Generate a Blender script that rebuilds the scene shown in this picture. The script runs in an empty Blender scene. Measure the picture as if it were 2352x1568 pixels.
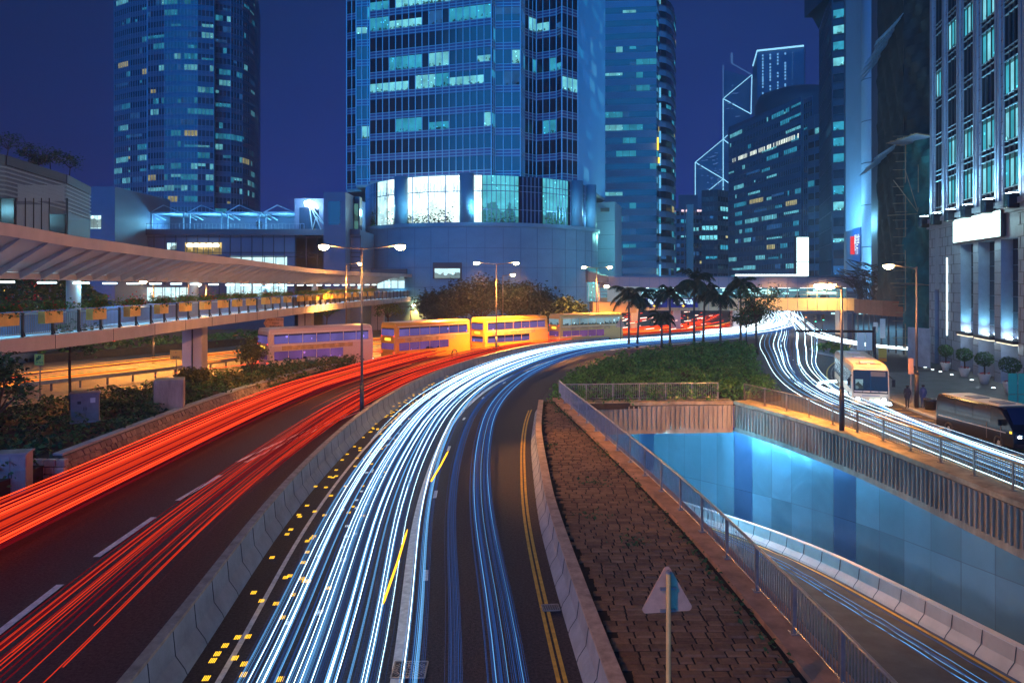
import bpy, bmesh, math, random
from mathutils import Vector, Matrix
from mathutils.geometry import delaunay_2d_cdt
C = bpy.context.scene
COL = C.collection
R = math.radians
rnd = random.Random(7)

# ------------------------------------------------------------------ camera
H = 8.0            # camera height
F = 1700.0         # focal length in units of a 2352 wide picture
cam_d = bpy.data.cameras.new("camera")
cam_d.sensor_width = 36.0
cam_d.lens = 36.0 * F / 2352.0
cam_d.shift_y = -139.0 / 2352.0
cam_d.clip_start = 0.1
cam_d.clip_end = 9000.0
cam = bpy.data.objects.new("camera", cam_d)
COL.objects.link(cam)
cam.location = (0, 0, H)
cam.rotation_euler = (R(90), 0, 0)
C.camera = cam

# ------------------------------------------------------------------ sky, moonlit city glow, exposure
def lin(c):
    c = c / 255.0
    return c / 12.92 if c <= 0.04045 else ((c + 0.055) / 1.055) ** 2.4
def S(r, g, b, k=1.0):
    return (lin(r) * k, lin(g) * k, lin(b) * k, 1.0)

SUN_EL, SUN_AZ = 9.0, 197.0      # glow of the harbour side of the city, behind the camera
W = bpy.data.worlds.new("World")
C.world = W
W.use_nodes = True
nt = W.node_tree
nt.nodes.clear()
w_out = nt.nodes.new("ShaderNodeOutputWorld")
w_bg = nt.nodes.new("ShaderNodeBackground")
w_tc = nt.nodes.new("ShaderNodeTexCoord")
w_sep = nt.nodes.new("ShaderNodeSeparateXYZ")
w_ramp = nt.nodes.new("ShaderNodeValToRGB")
w_rx = nt.nodes.new("ShaderNodeValToRGB")
w_mul = nt.nodes.new("ShaderNodeMix"); w_mul.data_type = 'RGBA'; w_mul.blend_type = 'MULTIPLY'; w_mul.inputs[0].default_value = 1.0
w_add = nt.nodes.new("ShaderNodeMix"); w_add.data_type = 'RGBA'; w_add.blend_type = 'ADD'; w_add.inputs[0].default_value = 0.004
w_sky = nt.nodes.new("ShaderNodeTexSky")
w_sky.sky_type = 'NISHITA'
w_sky.sun_disc = False
w_sky.sun_elevation = R(-6.0)
w_sky.sun_rotation = R(SUN_AZ)
nt.links.new(w_tc.outputs['Generated'], w_sep.inputs[0])
nt.links.new(w_sep.outputs['Z'], w_ramp.inputs[0])
e = w_ramp.color_ramp.elements
e[0].position = 0.0; e[0].color = S(30, 50, 146)
e[1].position = 0.42; e[1].color = S(24, 33, 84)
m_ = e.new(0.16); m_.color = S(29, 44, 124)
m_ = e.new(0.9); m_.color = S(22, 25, 56)
w_mr = nt.nodes.new("ShaderNodeMapRange")
w_mr.inputs[1].default_value = -0.65; w_mr.inputs[2].default_value = 0.35
nt.links.new(w_sep.outputs['X'], w_mr.inputs[0])
nt.links.new(w_mr.outputs[0], w_rx.inputs[0])
e = w_rx.color_ramp.elements
e[0].color = (0.42, 0.42, 0.36, 1); e[1].color = (1, 1.0, 1, 1)
m_ = e.new(0.45); m_.color = (0.85, 0.85, 0.9, 1)
nt.links.new(w_ramp.outputs[0], w_mul.inputs[6])
nt.links.new(w_rx.outputs[0], w_mul.inputs[7])
w_n = nt.nodes.new("ShaderNodeTexNoise"); w_n.inputs["Scale"].default_value = 2.2; w_n.inputs["Detail"].default_value = 4
w_map = nt.nodes.new("ShaderNodeMapping"); w_map.inputs["Scale"].default_value = (1, 1, 2.4)
w_cl = nt.nodes.new("ShaderNodeMapRange"); w_cl.inputs[1].default_value = .3; w_cl.inputs[2].default_value = .75; w_cl.inputs[3].default_value = .86; w_cl.inputs[4].default_value = 1.22
w_m2 = nt.nodes.new("ShaderNodeMix"); w_m2.data_type = 'RGBA'; w_m2.blend_type = 'MULTIPLY'; w_m2.inputs[0].default_value = 1.0
nt.links.new(w_tc.outputs['Generated'], w_map.inputs[0]); nt.links.new(w_map.outputs[0], w_n.inputs["Vector"])
nt.links.new(w_n.outputs[0], w_cl.inputs[0]); nt.links.new(w_mul.outputs[2], w_m2.inputs[6]); nt.links.new(w_cl.outputs[0], w_m2.inputs[7])
nt.links.new(w_m2.outputs[2], w_add.inputs[6])
nt.links.new(w_sky.outputs[0], w_add.inputs[7])
nt.links.new(w_add.outputs[2], w_bg.inputs[0])
w_bg.inputs[1].default_value = 1.0
nt.links.new(w_bg.outputs[0], w_out.inputs[0])

sun_d = bpy.data.lights.new("sun", 'SUN')
sun_d.energy = 2.2
sun_d.angle = R(50)
sun_d.color = (0.01, 0.33, 1.0)
sun = bpy.data.objects.new("sun", sun_d)
COL.objects.link(sun)
_az, _el = R(SUN_AZ), R(SUN_EL)
_d = Vector((math.sin(_az) * math.cos(_el), math.cos(_az) * math.cos(_el), math.sin(_el)))
sun.rotation_euler = _d.to_track_quat('Z', 'Y').to_euler()

C.view_settings.view_transform = 'Standard'
C.view_settings.look = 'None'
C.view_settings.gamma = 1.0
C.view_settings.exposure = 0.0
C.cycles.use_denoising = True
C.cycles.max_bounces = 5
C.cycles.diffuse_bounces = 2
C.cycles.glossy_bounces = 3
C.cycles.transmission_bounces = 3
C.cycles.transparent_max_bounces = 6
C.cycles.volume_bounces = 0
C.cycles.sample_clamp_indirect = 4.0
C.cycles.caustics_reflective = False
C.cycles.caustics_refractive = False
C.cycles.use_light_tree = True

# ------------------------------------------------------------------ helpers
def gp(u, v, z=0.0):
    k = (H - z) / (v - 645.0)
    return Vector(((u - 1176.0) * k, F * k, z))
def at(u, v, Y):
    return Vector(((u - 1176.0) * Y / F, Y, H - (v - 645.0) * Y / F))
def zv(v, Y):
    return H - (v - 645.0) * Y / F
def xu(u, Y):
    return (u - 1176.0) * Y / F

def link(o, parent=None):
    COL.objects.link(o)
    if parent is not None:
        o.parent = parent
    return o
def root_of(o):
    while o.parent is not None:
        o = o.parent
    return o
def tag(o, label=None, cat=None, group=None, kind=None):
    if label: o["label"] = label
    if cat: o["category"] = cat
    if group: o["group"] = group
    if kind: o["kind"] = kind
    return o
def thing(name, label, cat, loc=(0, 0, 0), group=None):
    o = bpy.data.objects.new(name, None)
    o.empty_display_size = 0.3
    o.location = loc
    COL.objects.link(o)
    return tag(o, label, cat, group)
def dup(o, parent=None, loc=None, rz=None, label=None):
    c = o.copy()
    COL.objects.link(c)
    c.parent = parent
    if loc is not None: c.location = loc
    if rz is not None: c.rotation_euler = (0, 0, rz)
    if label: c["label"] = label
    for ch in o.children:
        dup(ch, c)
    return c
ORD = ["first", "second", "third", "fourth", "fifth", "sixth", "seventh", "eighth", "ninth", "tenth", "eleventh", "twelfth", "thirteenth",
       "fourteenth", "fifteenth", "sixteenth", "seventeenth", "eighteenth", "nineteenth", "twentieth"]

class MB:
    def __init__(s):
        s.v = []; s.f = []
    def poly(s, pts):
        n = len(s.v)
        s.v += [tuple(p) for p in pts]
        s.f.append(tuple(range(n, n + len(pts))))
    def box(s, x0, y0, z0, x1, y1, z1):
        n = len(s.v)
        s.v += [(x0, y0, z0), (x1, y0, z0), (x1, y1, z0), (x0, y1, z0), (x0, y0, z1), (x1, y0, z1), (x1, y1, z1), (x0, y1, z1)]
        s.f += [(n, n+3, n+2, n+1), (n+4, n+5, n+6, n+7), (n, n+1, n+5, n+4), (n+1, n+2, n+6, n+5), (n+2, n+3, n+7, n+6), (n+3, n, n+4, n+7)]
        return s
    def obox(s, c, hx, hy, hz, yaw=0.0):
        ca, sa = math.cos(yaw), math.sin(yaw)
        n = len(s.v)
        for dz in (-hz, hz):
            for dx, dy in ((-hx, -hy), (hx, -hy), (hx, hy), (-hx, hy)):
                s.v.append((c[0] + dx*ca - dy*sa, c[1] + dx*sa + dy*ca, c[2] + dz))
        s.f += [(n, n+3, n+2, n+1), (n+4, n+5, n+6, n+7), (n, n+1, n+5, n+4), (n+1, n+2, n+6, n+5), (n+2, n+3, n+7, n+6), (n+3, n, n+4, n+7)]
        return s
    def bar(s, p, q, w, h=None):
        p, q = Vector(p), Vector(q)
        h = w if h is None else h
        d = (q - p)
        if d.length < 1e-6: return s
        d.normalize()
        up = Vector((0, 0, 1)) if abs(d.z) < 0.95 else Vector((0, 1, 0))
        a = d.cross(up).normalized() * (w / 2)
        b = a.cross(d).normalized() * (h / 2)
        n = len(s.v)
        for c in (p, q):
            s.v += [tuple(c - a - b), tuple(c + a - b), tuple(c + a + b), tuple(c - a + b)]
        s.f += [(n, n+1, n+2, n+3), (n+7, n+6, n+5, n+4), (n, n+4, n+5, n+1), (n+1, n+5, n+6, n+2), (n+2, n+6, n+7, n+3), (n+3, n+7, n+4, n)]
        return s
    def tube(s, pts, r, n=6, cap=True):
        pts = [Vector(p) for p in pts]
        rs = r if isinstance(r, (list, tuple)) else [r] * len(pts)
        base = len(s.v)
        for i, p in enumerate(pts):
            d = (pts[min(i+1, len(pts)-1)] - pts[max(i-1, 0)])
            d.normalize()
            up = Vector((0, 0, 1)) if abs(d.z) < 0.9 else Vector((1, 0, 0))
            a = d.cross(up).normalized(); b = a.cross(d).normalized()
            for k in range(n):
                t = 2 * math.pi * k / n
                s.v.append(tuple(p + (a * math.cos(t) + b * math.sin(t)) * rs[i]))
        for i in range(len(pts) - 1):
            for k in range(n):
                k2 = (k + 1) % n
                s.f.append((base + i*n + k, base + i*n + k2, base + (i+1)*n + k2, base + (i+1)*n + k))
        if cap:
            s.f.append(tuple(base + k for k in reversed(range(n))))
            s.f.append(tuple(base + (len(pts)-1)*n + k for k in range(n)))
        return s
    def prism(s, poly, z0, z1):
        """vertical prism over a plan polygon; z1 may be a list"""
        m = len(poly); n = len(s.v)
        zz = z1 if isinstance(z1, (list, tuple)) else [z1] * m
        s.v += [(p[0], p[1], z0) for p in poly] + [(p[0], p[1], z) for p, z in zip(poly, zz)]
        for i in range(m):
            j = (i + 1) % m
            s.f.append((n+i, n+j, n+m+j, n+m+i))
        s.f.append(tuple(n + m + i for i in range(m)))
        s.f.append(tuple(n + i for i in reversed(range(m))))
        return s
    def lathe(s, prof, c=(0, 0, 0), n=16):
        base = len(s.v)
        for r, z in prof:
            for k in range(n):
                t = 2 * math.pi * k / n
                s.v.append((c[0] + r*math.cos(t), c[1] + r*math.sin(t), c[2] + z))
        for i in range(len(prof) - 1):
            for k in range(n):
                k2 = (k+1) % n
                s.f.append((base+i*n+k, base+i*n+k2, base+(i+1)*n+k2, base+(i+1)*n+k))
        s.f.append(tuple(base + k for k in reversed(range(n))))
        s.f.append(tuple(base + (len(prof)-1)*n + k for k in range(n)))
        return s
    def sweep(s, path, prof, closed=True, cap=True):
        """profile of (offset to the right of travel, height) swept along a path"""
        path = [Vector(p) if len(p) == 3 else Vector((p[0], p[1], 0)) for p in path]
        m = len(prof); base = len(s.v)
        for i, p in enumerate(path):
            d = path[min(i+1, len(path)-1)] - path[max(i-1, 0)]
            d.z = 0; d.normalize()
            rt = Vector((d.y, -d.x, 0))
            for o, z in prof:
                s.v.append(tuple(p + rt * o + Vector((0, 0, z))))
        mm = m if closed else m - 1
        for i in range(len(path) - 1):
            for k in range(mm):
                k2 = (k + 1) % m
                s.f.append((base+i*m+k, base+(i+1)*m+k, base+(i+1)*m+k2, base+i*m+k2))
        if closed and cap:
            s.f.append(tuple(base + k for k in range(m)))
            s.f.append(tuple(base + (len(path)-1)*m + k for k in reversed(range(m))))
        return s
    def loft(s, A, B):
        n = len(s.v); m = len(A)
        s.v += [tuple(p) for p in A] + [tuple(p) for p in B]
        for i in range(m - 1):
            s.f.append((n+i, n+i+1, n+m+i+1, n+m+i))
        return s
    def leaf(s, p, size, nrm=None, r=rnd):
        """one folded leaf: two small faces"""
        a = Vector((r.uniform(-1, 1), r.uniform(-1, 1), r.uniform(-.6, .6)))
        if a.length < .05: a = Vector((1, 0, 0))
        a.normalize()
        up = nrm if nrm is not None else Vector((r.uniform(-.6, .6), r.uniform(-.6, .6), 1))
        b = a.cross(up)
        if b.length < .05: b = Vector((0, 1, 0))
        b.normalize()
        l = size * r.uniform(.7, 1.3); w = l * r.uniform(.25, .42)
        c = b.cross(a) * (l * r.uniform(.05, .22))
        p = Vector(p); n = len(s.v)
        s.v += [tuple(p - a*l*.5), tuple(p + b*w + c), tuple(p + a*l*.5), tuple(p - b*w + c)]
        s.f += [(n, n+1, n+2), (n, n+2, n+3)]
    def build(s, name, mat, parent=None, smooth=False):
        me = bpy.data.meshes.new(name)
        off = Vector((0, 0, 0))
        if parent is not None:
            off = root_of(parent).location
        vs = s.v if off.length == 0 else [(x - off.x, y - off.y, z - off.z) for x, y, z in s.v]
        me.from_pydata(vs, [], s.f)
        me.materials.append(mat)
        if smooth:
            me.polygons.foreach_set("use_smooth", [True] * len(me.polygons))
        me.update()
        o = bpy.data.objects.new(name, me)
        return link(o, parent)

def build_multi(name, parts, parent=None):
    """several batches of faces, each with its own material, as one mesh"""
    allm = MB(); idx = []
    for k, (mb, m) in enumerate(parts):
        n = len(allm.v); allm.v += mb.v; allm.f += [tuple(i + n for i in f) for f in mb.f]; idx += [k] * len(mb.f)
    o = allm.build(name, parts[0][1], parent)
    for _, m in parts[1:]: o.data.materials.append(m)
    recalc(o)
    o.data.polygons.foreach_set("material_index", idx)
    return o
def recalc(o):
    bm = bmesh.new(); bm.from_mesh(o.data)
    bmesh.ops.recalc_face_normals(bm, faces=bm.faces)
    bm.to_mesh(o.data); bm.free()
    return o
def bevel(o, w, seg=2):
    m = o.modifiers.new("bevel", 'BEVEL')
    m.width = w; m.segments = seg; m.limit_method = 'ANGLE'
    return o
def spline(pts, step=1.0):
    P = [Vector(p) if len(p) == 3 else Vector((p[0], p[1], 0)) for p in pts]
    P = [P[0] * 2 - P[1]] + P + [P[-1] * 2 - P[-2]]
    out = []
    for i in range(1, len(P) - 2):
        n = max(1, int((P[i+1] - P[i]).length / step))
        for k in range(n):
            t = k / n
            a, b, c, d = P[i-1], P[i], P[i+1], P[i+2]
            out.append(0.5 * ((2*b) + (c - a)*t + (2*a - 5*b + 4*c - d)*t*t + (3*b - a - 3*c + d)*t**3))
    out.append(P[-2])
    return out
def offset(path, d, z=0.0):
    out = []
    for i, p in enumerate(path):
        t = path[min(i+1, len(path)-1)] - path[max(i-1, 0)]
        t.z = 0; t.normalize()
        o = d(i) if callable(d) else d
        out.append(p + Vector((t.y, -t.x, 0)) * o + Vector((0, 0, z)))
    return out
def smooth_xy(path, n=6):
    for _ in range(n):
        path = [path[0]] + [(path[i-1] + path[i]*2 + path[i+1]) / 4 for i in range(1, len(path)-1)] + [path[-1]]
    return path
def inside(poly, x, y):
    c = False; j = len(poly) - 1
    for i in range(len(poly)):
        xi, yi = poly[i][0], poly[i][1]; xj, yj = poly[j][0], poly[j][1]
        if (yi > y) != (yj > y) and x < (xj - xi) * (y - yi) / (yj - yi) + xi: c = not c
        j = i
    return c
def lamp(name, loc, energy, color, parent=None, kind='POINT', size=.2, aim=None, angle=120, blend=.6):
    d = bpy.data.lights.new(name, kind)
    d.energy = energy; d.color = color
    if kind == 'POINT': d.shadow_soft_size = size
    if kind == 'SPOT':
        d.shadow_soft_size = size; d.spot_size = R(angle); d.spot_blend = blend
    if kind == 'AREA':
        d.shape = 'RECTANGLE'; d.size = size[0]; d.size_y = size[1]
    o = bpy.data.objects.new(name, d)
    COL.objects.link(o)
    loc = Vector(loc)
    if aim is not None:
        o.rotation_euler = (loc - Vector(aim)).to_track_quat('Z', 'Y').to_euler()
    if parent is not None:
        loc = loc - root_of(parent).location
        o.parent = parent
    o.location = loc
    return o
def text_mesh(name, body, size, mat, parent, origin, right, up, align='CENTER', depth=.004):
    """flat lettering as a mesh; right and up are unit vectors in the world"""
    cu = bpy.data.curves.new(name, 'FONT')
    cu.body = body; cu.size = size; cu.align_x = align; cu.align_y = 'CENTER'; cu.extrude = depth
    cu.space_line = 0.95
    o = bpy.data.objects.new(name + "_tmp", cu)
    COL.objects.link(o)
    bpy.context.view_layer.update()
    me = bpy.data.meshes.new_from_object(o.evaluated_get(bpy.context.evaluated_depsgraph_get()))
    bpy.data.objects.remove(o); bpy.data.curves.remove(cu)
    right, up = Vector(right), Vector(up)
    nrm = right.cross(up)
    off = root_of(parent).location if parent is not None else Vector((0, 0, 0))
    M = Matrix((( right.x, up.x, nrm.x, origin[0]-off.x), (right.y, up.y, nrm.y, origin[1]-off.y), (right.z, up.z, nrm.z, origin[2]-off.z), (0, 0, 0, 1)))
    me.transform(M)
    me.materials.clear(); me.materials.append(mat)
    t = bpy.data.objects.new(name, me)
    return link(t, parent)
HAZE = 0.0006
# ------------------------------------------------------------------ materials
def mat(name, col, rough=.7, metal=0.0, var=.0, vscale=1.0, bump=0.0, bscale=20.0, spec=.5, island=0.0, col2=None, stretch=None):
    m = bpy.data.materials.new(name); m.use_nodes = True
    n = m.node_tree; b = n.nodes["Principled BSDF"]
    b.inputs["Roughness"].default_value = rough
    b.inputs["Metallic"].default_value = metal
    b.inputs["Specular IOR Level"].default_value = spec
    col = tuple(col[:3]) + (1,)
    b.inputs["Base Color"].default_value = col
    geo = n.nodes.new("ShaderNodeNewGeometry")
    src = geo.outputs["Position"]
    if stretch:
        mp = n.nodes.new("ShaderNodeMapping"); mp.inputs["Scale"].default_value = stretch
        n.links.new(src, mp.inputs[0]); src = mp.outputs[0]
    if var > 0 or island > 0:
        c2 = tuple(col2[:3]) + (1,) if col2 else tuple(max(0, c * (1 - var)) for c in col[:3]) + (1,)
        c1 = col if col2 else tuple(c * (1 + var) for c in col[:3]) + (1,)
        mix = n.nodes.new("ShaderNodeMix"); mix.data_type = 'RGBA'
        mix.inputs[6].default_value = c1; mix.inputs[7].default_value = c2
        nz = n.nodes.new("ShaderNodeTexNoise"); nz.inputs["Scale"].default_value = vscale; nz.inputs["Detail"].default_value = 5
        nz.inputs["Roughness"].default_value = .65
        n.links.new(src, nz.inputs["Vector"])
        rp = n.nodes.new("ShaderNodeMapRange"); rp.inputs[1].default_value = .3; rp.inputs[2].default_value = .7
        n.links.new(nz.outputs[0], rp.inputs[0])
        if island > 0:
            ad = n.nodes.new("ShaderNodeMath"); ad.operation = 'MULTIPLY_ADD'
            n.links.new(geo.outputs["Random Per Island"], ad.inputs[0]); ad.inputs[1].default_value = island
            ml = n.nodes.new("ShaderNodeMath"); ml.operation = 'MULTIPLY'; ml.inputs[1].default_value = 1 - island
            n.links.new(rp.outputs[0], ml.inputs[0]); n.links.new(ml.outputs[0], ad.inputs[2])
            n.links.new(ad.outputs[0], mix.inputs[0])
        else:
            n.links.new(rp.outputs[0], mix.inputs[0])
        n.links.new(mix.outputs[2], b.inputs["Base Color"])
    if bump > 0:
        nb = n.nodes.new("ShaderNodeTexNoise"); nb.inputs["Scale"].default_value = bscale; nb.inputs["Detail"].default_value = 4
        n.links.new(src, nb.inputs["Vector"])
        bp = n.nodes.new("ShaderNodeBump"); bp.inputs["Strength"].default_value = bump; bp.inputs["Distance"].default_value = .05
        n.links.new(nb.outputs[0], bp.inputs["Height"]); n.links.new(bp.outputs[0], b.inputs["Normal"])
    return m
def emit(name, col, k):
    m = bpy.data.materials.new(name); m.use_nodes = True
    n = m.node_tree; n.nodes.clear()
    o = n.nodes.new("ShaderNodeOutputMaterial"); e = n.nodes.new("ShaderNodeEmission")
    e.inputs[0].default_value = tuple(col[:3]) + (1,); e.inputs[1].default_value = k
    n.links.new(e.outputs[0], o.inputs[0])
    return m
def room_light(name, col, k, z0, fl, dark=.12, scale=1.2):
    """a lit office seen through its window: ceiling glow, blinds, and furniture shapes against it"""
    m = bpy.data.materials.new(name); m.use_nodes = True
    n = m.node_tree; n.nodes.clear()
    o = n.nodes.new("ShaderNodeOutputMaterial"); e = n.nodes.new("ShaderNodeEmission")
    g = n.nodes.new("ShaderNodeNewGeometry"); sp = n.nodes.new("ShaderNodeSeparateXYZ")
    n.links.new(g.outputs["Position"], sp.inputs[0])
    def mth(op, a, b=None):
        x = n.nodes.new("ShaderNodeMath"); x.operation = op
        for i, q in enumerate((a, b)):
            if q is None: continue
            if isinstance(q, (int, float)): x.inputs[i].default_value = q
            else: n.links.new(q, x.inputs[i])
        return x.outputs[0]
    fz = mth('FRACT', mth('DIVIDE', mth('SUBTRACT', sp.outputs[2], z0), fl))
    nz = n.nodes.new("ShaderNodeTexNoise"); nz.inputs["Scale"].default_value = scale * 1.6; nz.inputs["Detail"].default_value = 3
    mp = n.nodes.new("ShaderNodeMapping"); mp.inputs["Scale"].default_value = (1, 1, .8)
    n.links.new(g.outputs["Position"], mp.inputs[0]); n.links.new(mp.outputs[0], nz.inputs["Vector"])
    furn = mth('GREATER_THAN', mth('ADD', nz.outputs[0], mth('MULTIPLY', mth('SUBTRACT', .46, fz), .95)), .62)
    n2 = n.nodes.new("ShaderNodeTexNoise"); n2.inputs["Scale"].default_value = .55; n2.inputs["Detail"].default_value = 2
    n.links.new(g.outputs["Position"], n2.inputs["Vector"])
    vary = mth('ADD', mth('MULTIPLY', n2.outputs[0], 1.0), mth('MULTIPLY', g.outputs["Random Per Island"], .55))
    vor = n.nodes.new("ShaderNodeTexVoronoi"); vor.inputs["Scale"].default_value = .9
    n.links.new(g.outputs["Position"], vor.inputs["Vector"])
    tube = mth('MULTIPLY', mth('LESS_THAN', vor.outputs["Distance"], .11), 2.2)
    st = mth('MULTIPLY', mth('ADD', vary, tube), mth('SUBTRACT', 1.0, mth('MULTIPLY', furn, 1 - dark)))
    e.inputs[0].default_value = tuple(col[:3]) + (1,)
    n.links.new(mth('MULTIPLY', st, k), e.inputs[1])
    n.links.new(e.outputs[0], o.inputs[0])
    return m

M = {}
M['asphalt'] = mat("asphalt", (.075, .070, .092), .6, spec=.12, var=.6, vscale=15, col2=(.014, .014, .026), bump=.6, bscale=40)
M['asphalt_old'] = mat("asphalt_old", (.095, .078, .084), .6, spec=.12, var=.45, vscale=14, col2=(.026, .020, .028), bump=.5, bscale=35)
M['ground'] = mat("ground", (.07, .07, .075), .8, var=.3, vscale=.2)
M['asphalt_pale'] = mat("asphalt_pale", (.11, .09, .08), .7, spec=.15, var=.4, vscale=1.5, bump=.4, bscale=30)
M['paint'] = mat("road_paint", (.8, .78, .76), .6, var=.25, vscale=6, bump=.2, bscale=40)
M['paint_yellow'] = mat("road_paint_yellow", (.62, .4, .06), .6, var=.3, vscale=5)
M['concrete'] = mat("concrete", (.31, .36, .43), .75, var=.22, vscale=1.3, bump=.15, bscale=12)
M['concrete_dirty'] = mat("concrete_dirty", (.33, .29, .22), .85, var=.45, vscale=1.1, bump=.3, bscale=14, stretch=(1, 1, .25))
M['concrete_pale'] = mat("concrete_pale", (.5, .47, .44), .7, var=.14, vscale=.9, bump=.08, bscale=9)
M['fascia'] = mat("fascia_concrete", (.55, .47, .46), .65, var=.12, vscale=.8, stretch=(1, 1, .3))
M['coping'] = mat("coping", (.42, .33, .27), .8, var=.35, vscale=3, bump=.2, bscale=20)
M['sett'] = mat("sett_stone", (.33, .215, .13), .8, spec=.2, var=.4, vscale=5, bump=.7, bscale=22, island=.55, col2=(.12, .07, .05))
M['mortar'] = mat("sett_joint", (.018, .015, .013), .95, var=.4, vscale=4)
M['steel'] = mat("galvanised_steel", (.34, .33, .33), .42, .6, var=.2, vscale=4)
M['steel_dark'] = mat("dark_steel", (.06, .055, .06), .5, .4)
M['pole'] = mat("pole_paint", (.20, .16, .13), .5, .3, var=.2, vscale=2)
M['pole_base'] = mat("pole_base", (.035, .03, .035), .5)
M['stone'] = mat("clad_stone", (.25, .31, .42), .6, var=.12, vscale=1.2, bump=.05)
M['stone_joint'] = mat("stone_joint", (.08, .08, .08), .8)
M['rubble'] = mat("rubble_stone", (.36, .27, .24), .85, var=.5, vscale=4, bump=.6, bscale=6, island=.5, col2=(.12, .09, .09))
M['soil'] = mat("soil", (.045, .032, .022), .95, var=.4, vscale=2)
M['leaf'] = mat("leaf_green", (.13, .34, .06), .5, island=.7, var=.4, vscale=.8, col2=(.018, .075, .018))
M['leaf_dark'] = mat("leaf_dark", (.045, .16, .04), .55, island=.7, var=.4, vscale=.8, col2=(.008, .02, .014))
M['leaf_warm'] = mat("leaf_warm", (.13, .125, .02), .5, island=.7, var=.4, vscale=1, col2=(.04, .055, .012))
M['palm_leaf'] = mat("palm_leaf", (.035, .07, .03), .5, island=.6, var=.4, vscale=1, col2=(.014, .03, .016))
M['flower'] = mat("red_flower", (.55, .03, .03), .6, island=.5, var=.3, vscale=3)
M['bark'] = mat("bark", (.07, .05, .04), .9, var=.4, vscale=5, bump=.5, bscale=12)
M['bark_palm'] = mat("palm_bark", (.11, .085, .07), .85, var=.35, vscale=4, bump=.3, bscale=10)
M['glass_dark'] = mat("dark_glass", (.008, .012, .03), .12, 0, spec=.8)
M['glass_blue'] = mat("blue_glass", (.012, .024, .06), .18, 0, spec=.7, var=.25, vscale=.12)
M['frame_blue'] = mat("frame_metal", (.13, .20, .30), .4, .5)
M['frame_pale'] = mat("frame_pale", (.34, .52, .62), .4, .3)
M['spandrel'] = mat("spandrel_glass", (.12, .09, .24), .3, 0, spec=.6, var=.15, vscale=.3)
M['tower_dark'] = mat("tower_dark", (.05, .065, .11), .45, var=.2, vscale=.1)
M['tower_mid'] = mat("tower_mid", (.085, .14, .25), .5, var=.15, vscale=.1)
M['tower_blue'] = mat("tower_blue", (.07, .12, .24), .4, var=.15, vscale=.1)
M['tower_pale'] = mat("tower_pale", (.23, .33, .46), .55, var=.12, vscale=.1)
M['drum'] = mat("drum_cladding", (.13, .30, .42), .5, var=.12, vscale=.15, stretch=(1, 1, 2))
M['panel_joint'] = mat("panel_joint", (.03, .05, .08), .7)
M['soft_joint'] = mat("soft_joint", (.07, .16, .24), .7)
M['white'] = mat("white_paint", (.75, .74, .72), .45, var=.05)
M['cream'] = mat("cream_paint", (.74, .62, .44), .35, var=.06, vscale=1, spec=.6)
M['black'] = mat("black_paint", (.008, .008, .014), .2, spec=.6)
M['rubber'] = mat("rubber", (.015, .015, .015), .85)
M['grey_box'] = mat("cabinet_grey", (.24, .23, .24), .5, var=.2, vscale=2)
M['sign_back'] = mat("sign_back", (.62, .36, .24), .6, .0, var=.2, vscale=3)
M['sign_grey'] = mat("sign_grey", (.22, .18, .19), .5)
M['sign_yellow'] = mat("sign_yellow", (.62, .4, .06), .5)
M['sign_blue'] = mat("sign_blue", (.02, .035, .30), .4)
M['sign_green'] = mat("sign_green", (.05, .42, .28), .5, var=.08)
M['yellow_pole'] = mat("yellow_pole", (.80, .50, .18), .5, var=.15, vscale=4)
M['bus_yellow'] = mat("bus_yellow", (.80, .34, .03), .3, spec=.6, var=.06, vscale=1)
M['bus_white'] = mat("bus_white", (.66, .58, .56), .3, spec=.6)
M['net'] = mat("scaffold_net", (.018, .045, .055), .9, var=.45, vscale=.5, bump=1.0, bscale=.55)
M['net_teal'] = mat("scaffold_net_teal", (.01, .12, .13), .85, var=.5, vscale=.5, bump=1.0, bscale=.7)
M['bamboo'] = mat("bamboo", (.33, .26, .16), .6, var=.3, vscale=2)
M['bamboo_dark'] = mat("bamboo_dark", (.1, .075, .06), .7, var=.3, vscale=2)
M['hoard'] = mat("hoarding_red", (.30, .09, .05), .6, var=.2, vscale=1)
M['planter_gold'] = mat("planter_gold", (.80, .50, .10), .5, var=.12, vscale=2)
M['planter_white'] = mat("planter_white", (.62, .62, .6), .5, var=.1)
M['blue_panel'] = None
M['glow_white'] = emit("glow_white", (.82, .97, 1.0), 6.0)
M['glow_sign'] = emit("glow_sign", (.72, 1.0, .97), 2.6)
M['glow_tube'] = emit("glow_tube", (.7, .93, 1.0), 5.0)
M['lens_warm'] = emit("lens_warm", (1.0, .70, .30), 140.0)
M['lens_white'] = emit("lens_white", (.75, .95, 1.0), 60.0)
M['glow_edge'] = emit("glow_edge", (.30, .72, 1.0), 1.6)
M['glow_edge_dim'] = emit("glow_edge_dim", (.12, .3, .8), .45)
M['glow_yellow'] = emit("glow_yellow", (1.0, .62, .05), 2.2)
M['glow_shop'] = room_light("glow_shop", (.62, .95, 1.0), 1.5, 0, 4, .25, .6)
M['glow_shop_warm'] = room_light("glow_shop_warm", (1.0, .72, .25), 1.1, 0, 4, .3, .6)
M['head'] = emit("headlamp_glow", (.85, .95, 1.0), 14.0)
M['tail'] = emit("taillamp_glow", (1.0, .03, .015), 6.0)
M['bus_lit'] = room_light("bus_lit", (.30, .22, .75), .5, .1, 1.6, .12, 1.6)
M['bus_lit2'] = room_light("bus_lit_low", (.45, .18, .62), .4, .6, 1.6, .10, 1.5)
M['bus_lit_white'] = room_light("bus_lit_white", (.5, .85, 1.0), .5, 0, 1.2, .15, 2.0)
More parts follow.
